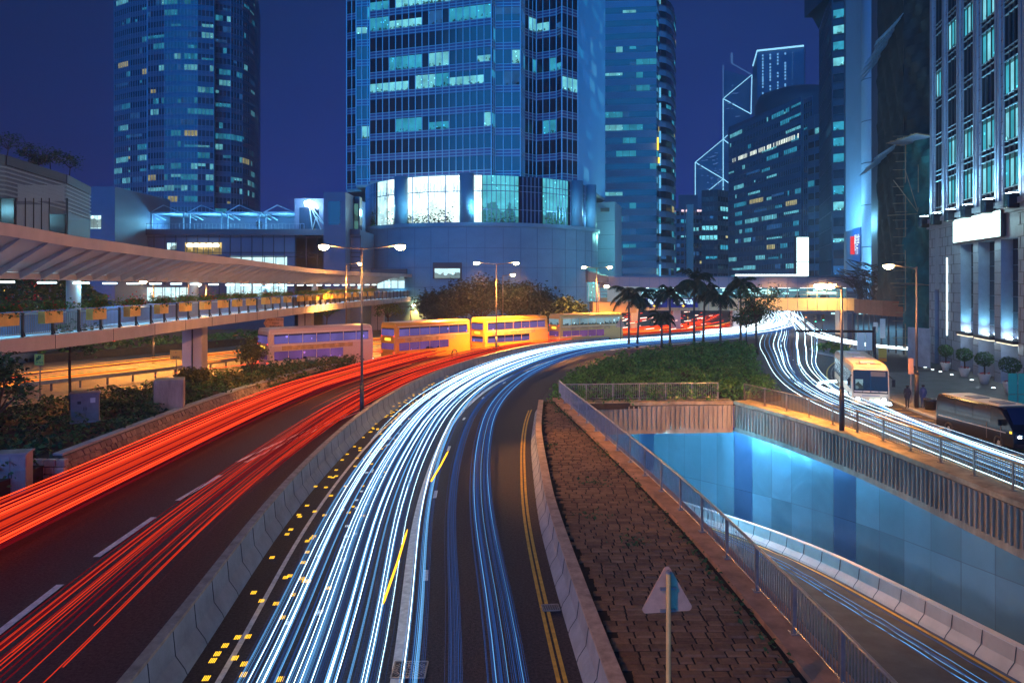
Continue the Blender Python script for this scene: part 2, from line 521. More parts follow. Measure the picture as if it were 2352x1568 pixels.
# smooth metal lining panels of the underpass
def panel_mat(name, col, rough):
    m = mat(name, col, rough, .6, var=.1, vscale=.25, island=.65, col2=tuple(c * .5 for c in col))
    n = m.node_tree; b = n.nodes["Principled BSDF"]
    g = n.nodes.new("ShaderNodeNewGeometry")
    w = n.nodes.new("ShaderNodeTexNoise"); w.inputs["Scale"].default_value = .38; w.inputs["Detail"].default_value = 1.5; w.inputs["Distortion"].default_value = 1.2
    n.links.new(g.outputs["Position"], w.inputs["Vector"])
    bp = n.nodes.new("ShaderNodeBump"); bp.inputs["Strength"].default_value = .45; bp.inputs["Distance"].default_value = .16
    n.links.new(w.outputs[0], bp.inputs["Height"]); n.links.new(bp.outputs[0], b.inputs["Normal"])
    return m
M['blue_panel'] = panel_mat("lining_panel", (.34, .62, .78), .26)
M['blue_panel_dark'] = panel_mat("lining_panel_dark", (.13, .27, .50), .28)
# ------------------------------------------------------------------ plan of the place (metres)
BAR = smooth_xy(spline([(-5.7, 4), (-6.2, 9.5), (-6.54, 14.7), (-6.85, 17.8), (-7.18, 21), (-7.38, 23.3), (-7.58, 27), (-7.72, 31.3), (-7.74, 36), (-7.62, 41.7), (-7.0, 48.6),
                        (-5.73, 56.7), (-4.2, 63), (-1.4, 72), (3.6, 83), (11.6, 92.0), (18.4, 97.5), (28.5, 106), (37, 117), (45, 134), (54, 160), (66, 200), (95, 300)], 1.0), 10)
RBAR = smooth_xy(spline([(2.2, 4), (1.75, 10), (1.41, 14.7), (1.25, 17.3), (1.12, 19.5), (.9, 24.2), (.87, 28), (.87, 32), (.95, 37), (1.37, 44.6)], .6), 4)
RIGHT_EDGE = smooth_xy(spline([(2.2, 4), (1.41, 14.7), (.9, 24.2), (.87, 31), (1.0, 38), (1.5, 45.5), (2.9, 55.5), (5.6, 67), (10.2, 78), (17, 87.5), (26.5, 96.5), (36, 106), (44, 118),
                               (52, 135), (61, 160), (73, 200), (102, 300)], 1.0), 6)
FENCE = smooth_xy(spline([(6.2, -5), (6.0, 8), (5.85, 14.9), (5.4, 23.2), (4.4, 33), (3.2, 43.5), (2.95, 46.2)], .8), 3)
WALL = smooth_xy(spline([(18.4, -5), (18.1, 10), (17.85, 20), (17.5, 28), (16.9, 36), (15.6, 42.5), (14.2, 47)], .8), 4)
WALL_IN = smooth_xy(spline([(14.2, 47), (12.4, 52), (8.6, 60), (3, 68), (-5, 76), (-16, 84)], .8), 3)
PORT_L, PORT_R = Vector((2.95, 46.2, 0)), Vector((14.2, 47.0, 0))
def uz(y):            # level of the underpass carriageway
    return -4.9 - 0.125 * (y - 26.0) if y < 56 else -8.65
ZP = 0.62             # level of the raised stone paving

# ground sheet with the underpass cut out of it
hole = [(p.x + .3, p.y) for p in FENCE[::3]] + [(FENCE[-1].x + .3, FENCE[-1].y)] + [(p.x, p.y) for p in reversed(WALL[::3])] + [(WALL[0].x, WALL[0].y)]
_seen = []
for p in hole:
    if not _seen or (Vector(p) - Vector(_seen[-1])).length > .2: _seen.append(p)
hole = _seen
G = 5000
vs = [Vector((-G, -200)), Vector((G, -200)), Vector((G, G)), Vector((-G, G))] + [Vector(p) for p in hole]
ed = [(0, 1), (1, 2), (2, 3), (3, 0)] + [(4 + i, 4 + (i + 1) % len(hole)) for i in range(len(hole))]
cv, ce, cf, *_ = delaunay_2d_cdt(vs, ed, [], 0, 1e-4)
mb = MB()
mb.v = [(p.x, p.y, 0) for p in cv]
for f in cf:
    cx = sum(cv[i].x for i in f) / len(f); cy = sum(cv[i].y for i in f) / len(f)
    if not inside(hole, cx, cy): mb.f.append(tuple(f))
tag(recalc(mb.build("ground", M['ground'])), kind="structure")

def road(name, A, B, z, m):
    mb = MB()
    mb.loft([Vector((p.x, p.y, z)) for p in A], [Vector((p.x, p.y, z)) for p in B])
    return tag(recalc(mb.build(name, m)), kind="structure")
def even(path, n):
    L = [0]
    for a, b in zip(path, path[1:]): L.append(L[-1] + (b - a).length)
    out = []; j = 0
    for i in range(n):
        t = L[-1] * i / (n - 1)
        while j < len(path) - 2 and L[j+1] < t: j += 1
        w = (t - L[j]) / max(1e-6, L[j+1] - L[j])
        out.append(path[j].lerp(path[j+1], min(1, max(0, w))))
    return out
road("curved_road", even(BAR, 240), even(RIGHT_EDGE, 240), .004, M['asphalt'])
KERB_L = smooth_xy(spline([(-17.6, -5), (-17.5, 12), (-17.3, 22), (-17.1, 28), (-17.05, 34), (-16.9, 42), (-16.2, 51.3), (-14.7, 59), (-12.3, 66)], 1.0), 6)
red_edge = smooth_xy(spline([(-17.6, -5), (-17.5, 12), (-17.3, 22), (-17.1, 28), (-17.05, 34), (-16.9, 42), (-16.2, 51.3), (-14.7, 59), (-13, 68), (-10, 79), (-4, 91),
                   (4, 101), (14, 110), (24, 120), (31, 132), (38, 150), (52, 190), (80, 300)], 1.0), 6)
road("red_road", even(red_edge, 240), even(offset(BAR, -.62), 240), .008, M['asphalt_old'])
LEFT_A = smooth_xy(spline([(-58, 20), (-50, 38), (-44, 52), (-38, 64), (-31, 78), (-22, 92), (-10, 106), (4, 117), (14, 127), (24, 142)], 1.2), 6)
LEFT_B = smooth_xy(spline([(-42, 20), (-35, 36), (-30, 47), (-25, 56), (-20.5, 63), (-16.5, 69), (-11, 76), (-4, 85), (3, 92), (12, 100), (26, 116)], 1.2), 6)
road("bus_road", even(LEFT_A, 120), even(LEFT_B, 120), .012, M['asphalt_pale'])
FAR_A = smooth_xy(spline([(-110, 60), (-80, 74), (-62, 86), (-48, 97), (-38, 110), (-30, 130)], 2), 4)
FAR_B = smooth_xy(spline([(-96, 46), (-68, 60), (-52, 72), (-40, 84), (-30, 98), (-20, 118)], 2), 4)
road("slip_road", even(FAR_A, 60), even(FAR_B, 60), .016, M['asphalt_pale'])
SIDE_L = spline([(18.6, -5), (18.4, 20), (18.3, 38), (18.7, 48), (20.6, 58), (24.5, 72), (29.2, 88), (38, 112), (52, 150), (78, 220), (118, 320)], 2)
SIDE_R = spline([(25.2, -5), (24.8, 20), (24.5, 36), (24.6, 46), (26.3, 54), (31, 66), (40, 82), (50, 104), (62, 140), (86, 205), (130, 320)], 2)
road("side_road", even(SIDE_L, 160), even(SIDE_R, 160), .020, M['asphalt'])

# underpass carriageway, its verge and tunnel
mb = MB()
rows = []
ys = [-4 + 1.5 * i for i in range(60)]
for y in ys:
    if y <= 47:
        xl = min(FENCE, key=lambda p: abs(p.y - y)).x; xr = min(WALL, key=lambda p: abs(p.y - y)).x
        rows.append((Vector((xl + .3, y, uz(y))), Vector((xr, y, uz(y)))))
rows.append((Vector((2.5, 50, uz(50))), Vector((13.2, 50, uz(50)))))
rows.append((Vector((-2, 58, uz(56))), Vector((9.8, 58, uz(56)))))
rows.append((Vector((-12, 66, -8.65)), Vector((2, 69, -8.65))))
rows.append((Vector((-24, 74, -8.65)), Vector((-16, 85, -8.65))))
mb.loft([r[0] for r in rows], [r[1] for r in rows])
tag(recalc(mb.build("underpass_road", mat("underpass_asphalt", (.075, .085, .09), .65, spec=.15, var=.3, vscale=1.1, bump=.3, bscale=30))), kind="structure")

# raised stone paving between the two carriageways: one sett at a time on a dark bed
edgeL = offset(RBAR, .52)
fence_top = [Vector((p.x - .62, p.y, 0)) for p in FENCE]
def x_on(path, y):
    for a, b in zip(path, path[1:]):
        if (a.y <= y <= b.y): return a.x + (b.x - a.x) * (y - a.y) / max(1e-6, b.y - a.y)
    return path[-1].x if y > path[-1].y else path[0].x
mb = MB()
yy = [4 + i * .8 for i in range(53)]
mb.loft([Vector((x_on(edgeL, y) - .1, y, ZP - .035)) for y in yy], [Vector((x_on(FENCE, y) + .25, y, ZP - .035)) for y in yy])
tag(recalc(mb.build("paving_bed", M['mortar'])), kind="structure")
mb = MB(); y = 9.0; row = 0
r2 = random.Random(3)
while y < 45.8:
    d = .255 * r2.uniform(.92, 1.08)
    x = x_on(edgeL, y) + .05 + r2.uniform(0, .3); xe = x_on(fence_top, y) - .02
    while x < xe:
        w = r2.uniform(.30, .50)
        if x + w > xe + .12: w = xe + .12 - x
        if w > .1:
            z1 = ZP + r2.uniform(-.012, .012); g = .016; c = .022
            sk = r2.uniform(-.008, .008)
            x0, x1, y0, y1 = x + g, x + w - g, y + g + sk, y + d - g + sk
            n = len(mb.v)
            j = lambda: r2.uniform(-.008, .008)
            mb.v += [(x0, y0, ZP-.04), (x1, y0, ZP-.04), (x1, y1, ZP-.04), (x0, y1, ZP-.04),
                     (x0+c+j(), y0+c+j(), z1), (x1-c+j(), y0+c+j(), z1+j()*.5), (x1-c+j(), y1-c+j(), z1), (x0+c+j(), y1-c+j(), z1+j()*.5)]
            mb.f += [(n+4, n+5, n+6, n+7), (n, n+1, n+5, n+4), (n+1, n+2, n+6, n+5), (n+2, n+3, n+7, n+6), (n+3, n, n+4, n+7)]
        x += w
    y += d; row += 1
tag(mb.build("brick_pavement", M['sett']), kind="structure")

# planted island soil and the verge on the far side of the red road
ISL = [(2.2, 45.5), (2.6, 49), (3.9, 54.5), (6.2, 63), (9.8, 71), (15, 79), (21.5, 84.2), (27.5, 87.0), (26.2, 80), (22.3, 68), (19.3, 57), (18.0, 49.5), (15.0, 47.6)]
mb = MB(); mb.prism(ISL, 0.0, .35)
tag(recalc(mb.build("island_soil", M['soil'])), kind="structure")
BED = [(-28.5, 24), (-18.6, 25.5), (-18.55, 30), (-18.5, 36), (-18.3, 42), (-17.4, 50), (-15.8, 57), (-13.6, 64), (-14.6, 65.5), (-17.8, 63), (-21.2, 57), (-25.2, 49.5), (-29.5, 42), (-34, 33)]
mb = MB(); mb.prism(BED, 0.0, .7)
tag(recalc(mb.build("verge_soil", M['soil'])), kind="structure")
# pavement on the far right with its kerb
PAV = [(p.x + .16, p.y) for p in SIDE_R if p.y < 66]
mb = MB(); mb.prism(PAV + [(60, 66), (60, -5)], 0.0, .13)
tag(recalc(mb.build("pavement", mat("pavement_slab", (.12, .12, .13), .55, var=.3, vscale=.9, bump=.25, bscale=8))), kind="structure")
mb = MB(); mb.sweep([Vector((p.x, p.y, 0)) for p in SIDE_R if p.y < 66], [(-.02, 0), (-.02, .13), (.0, .15), (.16, .15), (.16, 0)])
tag(recalc(mb.build("kerb", M['concrete'])), kind="structure")
mb = MB(); mb.sweep([Vector((p.x, p.y, 0)) for p in KERB_L], [(-.25, 0), (-.25, .16), (.0, .14), (.02, 0)])
tag(recalc(mb.build("verge_kerb", mat("kerb_pink", (.42, .3, .27), .7, var=.25, vscale=2))), kind="structure")

# painted markings
def stripe(mb, path, w, z, d0=None, d1=None, dash=None):
    L = 0; pieces = []
    cur = []
    for i, p in enumerate(path):
        if i: L += (path[i] - path[i-1]).length
        on = (d0 is None or L >= d0) and (d1 is None or L <= d1)
        if dash and on: on = (L % (dash[0] + dash[1])) < dash[0]
        if on: cur.append(p)
        elif cur: pieces.append(cur); cur = []
    if cur: pieces.append(cur)
    for pc in pieces:
        if len(pc) < 2: continue
        mb.loft([q + Vector((0, 0, z)) for q in offset(pc, -w/2)], [q + Vector((0, 0, z)) for q in offset(pc, w/2)])
def fine(path, step=.25):
    L = sum((b - a).length for a, b in zip(path, path[1:]))
    return even(path, int(L / step))
mw = MB(); my = MB()
BARF = fine(BAR[:110]); REF = fine(RIGHT_EDGE[:95])
stripe(mw, offset(BARF, .72), .12, .026, 4)                       # edge line beside the barrier
stripe(mw, offset(BARF, 4.25), .24, .026, 4)                      # broad lane line
stripe(mw, offset(BARF, 4.72), .13, .026, 2, 90, (1.1, 6.5))      # short lane studs
stripe(my, offset(REF, -.48), .085, .026, 2, 42); stripe(my, offset(REF, -.34), .085, .026, 2, 42)
lane = fine(spline([(-11.6, 14.0), (-11.72, 18), (-11.95, 22), (-12.1, 26), (-12.05, 31.5)], .5), .2)
for a, b in (((-11.55, 15.6), (-11.87, 19.45)), ((-12.02, 21.4), (-12.1, 25.0)), ((-12.15, 26.9), (-11.98, 30.4))):
    pc = fine([Vector((a[0], a[1], 0)), Vector((b[0], b[1], 0))], .3)
    stripe(mw, pc, .20, .030)
dbl = fine(spline([(-11.93, 32.6), (-11.4, 36), (-10.2, 42), (-8.6, 49), (-7.5, 54), (-5.6, 61), (-3, 68)], .5), .3)
stripe(mw, offset(dbl, -.2), .16, .030); stripe(mw, offset(dbl, .2), .16, .030)
stripe(mw, fine(offset(SIDE_L, 3.0)), .1, .030, 30, 130, (1, 3))
sr = fine(offset(SIDE_R, -2.6)); stripe(my, sr, .12, .030, 20, 120)
stripe(mw, offset(sr, .35), .1, .030, 55, 120, (.5, .5))
for i in range(13):                                               # hatched bay beside the kerb
    y = 31 + i * 1.25
    a, b = Vector((x_on(SIDE_R, y) - 2.45, y + .9, 0)), Vector((x_on(SIDE_R, y) - .35, y, 0))
    stripe(my, fine([a, b], .2), .13, .032)
tag(recalc(mw.build("road_markings", M['paint'])), kind="structure")
tag(recalc(my.build("yellow_road_markings", M['paint_yellow'])), kind="structure")
# yellow lines in the underpass
mu = MB()
for dx in (2.05,):
    mu.loft([Vector((p.x - dx - .07, p.y, uz(p.y) + .006)) for p in WALL], [Vector((p.x - dx + .07, p.y, uz(p.y) + .006)) for p in WALL])
mu.loft([Vector((p.x - .28, p.y, uz(p.y) + .006)) for p in WALL], [Vector((p.x - .2, p.y, uz(p.y) + .006)) for p in WALL])
tag(recalc(mu.build("underpass_markings", M['paint_yellow'])), kind="structure")
# ------------------------------------------------------------------ barriers
def barrier(name, label, path, prof, m, joint, mcop=None, cop=None, group=None):
    root = thing(name, label, "barrier", (path[0].x, path[0].y, path[0].z), group)
    mb = MB(); mb.sweep(path, prof)
    body = mb
    if cop:
        mb = MB(); mb.sweep(path, cop); recalc(mb.build("coping", mcop, root))
    jb = MB(); L = 0; last = 0
    for i in range(1, len(path)):
        L += (path[i] - path[i-1]).length
        if L - last >= joint:
            last = L
            d = (path[i] - path[i-1]); d.z = 0; d.normalize(); rt = Vector((d.y, -d.x, 0))
            pts = [path[i] + rt * (o + .004 * (1 if o > 0 else -1)) + Vector((0, 0, z)) for o, z in prof]
            for a, b in zip(pts, pts[1:]): jb.bar(a, b, .035, .012)
    build_multi("barrier_body", [(body, m), (jb, M['panel_joint'])], root)
    return root
pm = [(.0, 0), (-.05, .12), (-.24, .40), (-.29, .92), (-.45, .92), (-.5, .4), (-.62, 0)]
barrier("concrete_barrier", "long curved concrete median barrier between the red taillight road and the white headlight road", fine(BAR[2:118], .42), pm, M['concrete'], 1.25,
        M['coping'], [(-.265, .915), (-.265, .985), (-.485, .985), (-.485, .915)])
pr = [(0, 0), (.04, .12), (.2, .36), (.26, .78), (.5, .78), (.5, 0)]
barrier("concrete_barrier", "low concrete barrier along the edge of the raised stone-block paving", fine(RBAR, .42), pr, M['concrete'], 1.25,
        M['coping'], [(.23, .775), (.23, .85), (.52, .85), (.52, .775)])
up = [Vector((p.x - 1.25, p.y, uz(p.y))) for p in WALL] + [Vector((p.x - 1.25, p.y, uz(p.y))) for p in WALL_IN[2:16]]
barrier("concrete_barrier", "pale concrete barrier down in the underpass before the blue panelled wall", fine(up, .4), [(-.55, 0), (-.5, .12), (-.3, .38), (-.24, .88), (0, .88), (.0, 0)],
        M['concrete_pale'], 1.3, M['white'], [(-.255, .872), (-.255, .92), (.01, .92), (.01, .872)])

# ------------------------------------------------------------------ underpass walls
wl = thing("retaining_wall", "underpass retaining wall below the stone paving, hidden under its railing", "wall", (FENCE[0].x, FENCE[0].y, 0))
mb = MB()
mb.loft([Vector((p.x + .3, p.y, ZP - .06)) for p in FENCE], [Vector((p.x + .3, p.y, uz(p.y) - .2)) for p in FENCE])
recalc(mb.build("wall_face", M['concrete_pale'], wl))
mb = MB()
mb.sweep([Vector((p.x, p.y, ZP)) for p in FENCE if p.y > 4], [(-.42, -.1), (-.42, .10), (.36, .10), (.36, -.35), (.31, -.35), (.31, -.1)])
recalc(mb.build("coping", mat("coping_ledge", (.40, .24, .16), .8, var=.4, vscale=1.5, bump=.3, bscale=10), wl))
wr = thing("lined_wall", "underpass wall of glossy blue metal panels running down into the tunnel", "wall", (WALL[0].x, WALL[0].y, 0))
full = WALL + WALL_IN[1:]
pan = even(full, int(sum((b - a).length for a, b in zip(full, full[1:])) / 1.84))
lightp, darkp, jn = MB(), MB(), MB()
for i in range(len(pan) - 1):
    a, b = pan[i], pan[i+1]
    za, zb = uz(a.y), uz(b.y)
    d = (b - a); d.z = 0; d.normalize(); n_ = Vector((-d.y, d.x, 0)) * .02
    t = [(za - .1, zb - .1), (za + 2.35, zb + 2.35), (-1.5, -1.5)]
    tgt = darkp if i in (14, 22, 27, 33) else lightp
    for (l0, l1), (h0, h1) in zip(t, t[1:]):
        g = d * .012
        p = [a + g, b - g, b - g, a + g]
        zz = [l0 + .012, l1 + .012, h1 - .012, h0 - .012]
        tilt = n_ * rnd.uniform(-.3, .5)
        tgt.poly([q + Vector((0, 0, z)) + (n_ + tilt if k > 1 else n_) for k, (q, z) in enumerate(zip(p, zz))])
    jn.poly([a + Vector((0, 0, za - .2)), b + Vector((0, 0, zb - .2)), b + Vector((0, 0, -1.45)), a + Vector((0, 0, -1.45))])
lightp.build("lining_panels", M['blue_panel'], wr)
darkp.build("dark_panels", M['blue_panel_dark'], wr)
jn.build("panel_backing", M['panel_joint'], wr)
# ribbed concrete edge beam above the lined wall and above the tunnel mouth
def ribbed(name, label, path, side, ztop, zbot, led0, led1):
    root = thing(name, label, "edge beam", (path[0].x, path[0].y, ztop))
    s = side
    mb = MB(); mb.sweep(path, [(s*-.10, zbot), (s*-.10, ztop - .28), (s*.35, ztop - .28), (s*.35, zbot)])
    recalc(mb.build("beam_face", M['concrete_dirty'], root))
    mb = MB(); mb.sweep(path, [(s*-.02, ztop-.28), (s*-.16, ztop - .22), (s*-.16, ztop - .02), (s*led0, ztop), (s*led1, ztop), (s*led1, ztop - .28)])
    recalc(mb.build("ledge", mat(name + "_ledge", (.36, .30, .19), .85, var=.45, vscale=1.4, bump=.3, bscale=9), root))
    rb = MB(); L = 0; last = 0
    pf = fine(path, .05)
    for i in range(1, len(pf)):
        L += (pf[i] - pf[i-1]).length
        if L - last > .27:
            last = L
            d = pf[i] - pf[i-1]; d.z = 0; d.normalize(); rt = Vector((d.y, -d.x, 0))
            c = pf[i] + rt * (s * -.13)
            rb.obox((c.x, c.y, (zbot + .3 + ztop - .28) / 2), .04, .05, (ztop - .28 - zbot - .3) / 2, math.atan2(d.y, d.x))
    rb.build("ribs", M['concrete_dirty'], root)
    return root
ribbed("edge_beam", "dark stained ribbed concrete beam above the blue underpass panels", WALL, 1, .42, -1.55, .1, 1.15)
PORT = fine([Vector((3.1, 46.2, 0)), Vector((14.0, 47.0, 0))], .5)
ribbed("portal_beam", "rust stained ribbed concrete beam over the tunnel mouth", PORT, -1, .42, -1.6, .1, .9)
tb = thing("tunnel_lining", "pale inside of the tunnel beyond the portal", "tunnel", (2.9, 47, -1.6))
mb = MB()
TL = spline([(3.2, 46.3), (1.6, 50), (-2, 57), (-12, 65), (-24, 73)], 1)
mb.loft([Vector((p.x, p.y, -1.6)) for p in TL], [Vector((p.x, p.y, -8.8)) for p in TL])
recalc(mb.build("wall", M['concrete_pale'], tb))
mb = MB()
n_ = 24; ta, tc = even(TL, n_), even(WALL_IN, n_)
mb.loft([Vector((p.x, p.y, -1.52)) for p in ta], [Vector((p.x, p.y, -1.52)) for p in tc])
mb.poly([Vector((-24, 73, -1.5)), Vector((-16, 84, -1.5)), Vector((-16, 84, -8.9)), Vector((-24, 73, -8.9))])
recalc(mb.build("ceiling", M['concrete_pale'], tb))
for (x, y) in ((7.5, 50.5), (4.5, 56), (-1, 62), (-7, 68)):
    mb = MB(); mb.obox((x, y, -1.62), .9, .18, .04, .9); mb.build("ceiling_light", M['glow_tube'], tb)
    lamp("tunnel_bulb", (x, y, -1.9), 600, (.16, .60, 1.0), tb, 'AREA', (1.8, 1.2), aim=(x + 4, y - 4, -9))
lamp("tunnel_bulb", (9.0, 46.4, -2.0), 1500, (.14, .58, 1.0), tb, 'AREA', (3.5, 1.2), aim=(14.5, 36, -5.5))

# ------------------------------------------------------------------ railings
def railing(label, path, z0, h, post_step, bar_step, m, mpost, zpath=None):
    root = thing("railing", label, "railing", (path[0].x, path[0].y, z0))
    L = sum((b - a).length for a, b in zip(path, path[1:]))
    n = max(1, round(L / post_step)); ps = even(path, n + 1)
    pf = fine(path, bar_step); step = len(pf) / n
    mb = MB(); mb.tube([p + Vector((0, 0, z0 + h)) for p in ps], .036, 8); mb.build("top_rail", m, root)
    mb = MB(); mb.tube([p + Vector((0, 0, z0 + .14)) for p in ps], .018, 6); mb.build("bottom_rail", m, root)
    for i, p in enumerate(ps):
        d = ps[min(i+1, n)] - ps[max(i-1, 0)]; a = math.atan2(d.y, d.x)
        mb = MB(); mb.obox((p.x, p.y, z0 + h/2), .035, .03, h/2, a)
        mb.obox((p.x, p.y, z0 + .012), .10, .09, .012, a)
        mb.build("post", mpost, root)
    for i in range(n):
        a, b = ps[i], ps[i+1]; k = max(2, round((b - a).length / bar_step)); mb = MB()
        for j in range(1, k):
            q = a.lerp(b, j / k); mb.bar((q.x, q.y, z0 + .14), (q.x, q.y, z0 + h - .02), .018)
        mb.build("bars", m, root)
    return root
fpath = [p for p in FENCE if p.y > 8.6]
railing("long steel railing on the ledge between the stone paving and the underpass", fpath, ZP + .10, 1.05, 2.05, .125, M['steel'], M['steel'])
railing("short steel railing over the tunnel mouth in front of the planted island", fine([Vector((3.0, 46.7, 0)), Vector((13.2, 47.45, 0))], .5), .42, 1.05, 1.7, .125, M['steel'], M['steel'])
rp = [Vector((p.x + .55, p.y, 0)) for p in WALL if p.y > 6]
railing("long dark railing on top of the ribbed beam beside the straight carriageway", rp, .42, 1.05, 2.1, .125, mat("railing_warm", (.25, .21, .15), .45, .5), M['pole'])

# ------------------------------------------------------------------ triangular warning sign seen from behind
def tri_sign(name, label, loc, h, side, yaw=0, mp=None):
    root = thing(name, label, "road sign", loc)
    x, y, z = loc
    mb = MB(); mb.tube([(x, y, z), (x, y, z + h)], .038, 10); mb.build("pole", mp or M['yellow_pole'], root)
    mb = MB(); mb.lathe([(.0, h), (.045, h), (.045, h + .03), (.02, h + .05)], (x, y, z), 10); mb.build("pole_cap", M['steel'], root)
    ca, sa = math.cos(yaw), math.sin(yaw)
    tri = []
    for k in range(3):
        t = R(90 + 120 * k); cx, cz = side * .5 * math.cos(t), side * .5 * math.sin(t)
        for q in (-50, -25, 0, 25, 50):
            t2 = t + R(q); tri.append((cx + .06 * math.cos(t2), cz + .06 * math.sin(t2)))
    zc = z + h - side * .47
    mb = MB(); n = len(tri)
    for dy in (.05, .075):
        mb.v += [(x + a*ca - dy*sa, y + a*sa + dy*ca, zc + b) for a, b in tri]
    mb.f += [tuple(range(n)), tuple(reversed(range(n, 2*n)))] + [(i, (i+1) % n, n + (i+1) % n, n + i) for i in range(n)]
    recalc(mb.build("sign_plate", M['sign_back'], root))
    for dz in (.12, -.22):
        mb = MB(); mb.obox((x, y + .03, zc + dz), side * .16, .02, .02, yaw); mb.build("bracket", M['steel'], root)
    return root
tri_sign("warning_sign", "grey back of a triangular road sign on a yellow pole, standing on the stone paving", (2.42, 11.45, ZP), 2.86, .78, R(8))
tri_sign("warning_sign", "small triangular warning sign on a thin post beside the palms", (13.1, 89.2, 0), 3.4, 1.3, 0, M['steel_dark'])

# drain grate and manhole cover on the curved road
def plate(name, label, c, hx, hy, yaw, kind):
    root = thing(name, label, "cover", (c[0], c[1], .026))
    mb = MB(); mb.obox((c[0], c[1], .030), hx, hy, .006, yaw); mb.build("plate", M['steel_dark'], root)
    ca, sa = math.cos(yaw), math.sin(yaw)
    def w(a, b, z=.04): return Vector((c[0] + a*ca - b*sa, c[1] + a*sa + b*ca, z))
    mb = MB()
    for a, b in (((-hx, -hy), (hx, -hy)), ((hx, -hy), (hx, hy)), ((hx, hy), (-hx, hy)), ((-hx, hy), (-hx, -hy))):
        mb.bar(w(*a), w(*b), .03, .02)
    mb.build("rim", M['steel'], root)
    mb = MB()
    if kind == 'grate':
        for i in range(9):
            t = -hx + (i + .5) * 2 * hx / 9
            mb.bar(w(t - .04, -hy + .04), w(t + .04, hy - .04), .02, .02)
        mb.build("grate_bars", M['steel'], root)
    else:
        for ring in range(1, 7):
            rr = ring / 6.5
            k = 5 + ring * 4
            for j in range(k):
                t = 2 * math.pi * (j + .5 * (ring % 2)) / k
                p = w(hx * rr * math.cos(t), hy * rr * math.sin(t))
                dd = .035
                tang = Vector((-math.sin(t), math.cos(t), 0)) if ring % 2 else Vector((math.cos(t), math.sin(t), 0))
                mb.bar(p - tang * dd, p + tang * dd, .016, .012)
        mb.build("cast_pattern", M['steel'], root)
    return root
p = gp(1265, 1398); plate("drain_grate", "small dark drain grate in the gutter by the low barrier", (p.x, p.y), .2, .17, .1, 'grate')
p = gp(941, 1541); plate("manhole_cover", "rectangular cast iron manhole cover with a radial pattern on the curved road", (p.x, p.y), .34, .32, 0, 'cover')

# ------------------------------------------------------------------ light streaks of the traffic (the lamps' glow at lamp height along each lane)
TB, TM, TD, TW = emit("streak_white", (.62, .88, 1.0), 6.0), emit("streak_cyan", (.16, .50, 1.0), 1.25), emit("streak_blue", (.05, .17, .62), .42), emit("streak_far_white", (.75, .93, 1.0), 4.0)
RB_, RM, RD, RO = emit("streak_red", (1.0, .055, .014), 2.2), emit("streak_red_mid", (.9, .045, .012), .8), emit("streak_red_dim", (.42, .008, .02), .32), emit("streak_orange", (1.0, .30, .04), 1.5)
YW = emit("streak_amber", (1.0, .55, .03), 2.2)
def streaks(specs):
    """specs: list of (path, material, radius); one object per material is returned by build"""
    out = {}
    for path, m, r in specs:
        rl = list(r) if isinstance(r, (list, tuple)) else [r] * len(path)
        if path and path[0].y > 16:                               # streaks thin out where they begin
            for k in range(min(14, len(rl))): rl[k] *= .12 + .88 * k / 14
        r = rl
        mb = out.setdefault(m.name, (MB(), m))[0]
        mb.tube(path, r, 4, cap=True)
    return out
def wavy(path, d, z, amp=.12, rr=rnd):
    ph, fr = rr.uniform(0, 6.3), rr.uniform(.012, .04)
    return offset(path, lambda i: d + amp * math.sin(ph + fr * i * 2.0), z)
BT = [p for p in even(BAR[3:], 170)]
sp = []
rr = random.Random(11)
def lamp_cluster(base, d, z, core, mid, dim, r0, rr, a=0, b=None, amp=.10, grow=2.4):
    """one car lamp's streak: a bright core with fainter lines hugging it"""
    ph, fr = rr.uniform(0, 6.3), rr.uniform(.012, .04)
    def line(o, dz, m, r):
        p = offset(base, lambda i: d + o + amp * math.sin(ph + fr * i * 2.0), z + dz)[a:b]
        sp.append((p, m, [r * (.8 + grow * min(1, max(0, (q.y - 22) / 45))) for q in p]))
    line(0, 0, core, r0)
    for k in range(rr.randint(2, 4)): line(rr.choice((-1, 1)) * rr.uniform(.018, .055), rr.uniform(-.03, .02), mid, r0 * rr.uniform(.4, .8))
    for k in range(rr.randint(3, 6)): line(rr.choice((-1, 1)) * rr.uniform(.04, .16), rr.uniform(-.12, .0), dim, r0 * rr.uniform(.4, .9))
for c in range(12):
    d = rr.uniform(1.95, 3.45); z = rr.uniform(.55, .8); w = rr.uniform(.58, .7); soft = rr.random() < .4
    a = rr.choice((0, 0, 0, rr.randint(4, 26)))
    for sgn in (-1, 1): lamp_cluster(BT, d + sgn * w, z, TM if soft else TB, TM, TD, rr.uniform(.0035, .0075), rr, a, None, .10, 3.4)
for c in range(4): lamp_cluster(BT, rr.uniform(1.5, 2.2), .6, TB, TM, TD, .009, rr, 22)
for d_, n in ((4.55, 3), (5.35, 2), (6.3, 3), (6.65, 3)):
    for c in range(n): lamp_cluster(BT, d_ + rr.uniform(-.14, .14), rr.uniform(.5, .7), (TM if rr.random() < .4 else TD) if d_ > 5 else (TM if c else TB), TM if d_ < 5 else TD, TD, rr.uniform(.004, .009), rr, 0, None, .04)
for k, (mn, (mb, m)) in enumerate(streaks(sp).items()):
    tag(mb.build("headlight_streaks", m), {"streak_white": "brightest white headlight streaks sweeping along the curved road", "streak_cyan": "pale cyan headlight streaks between the white ones on the curved road",
        "streak_blue": "faint deep blue streaks low on the curved road"}[mn], "light streaks", kind="stuff")
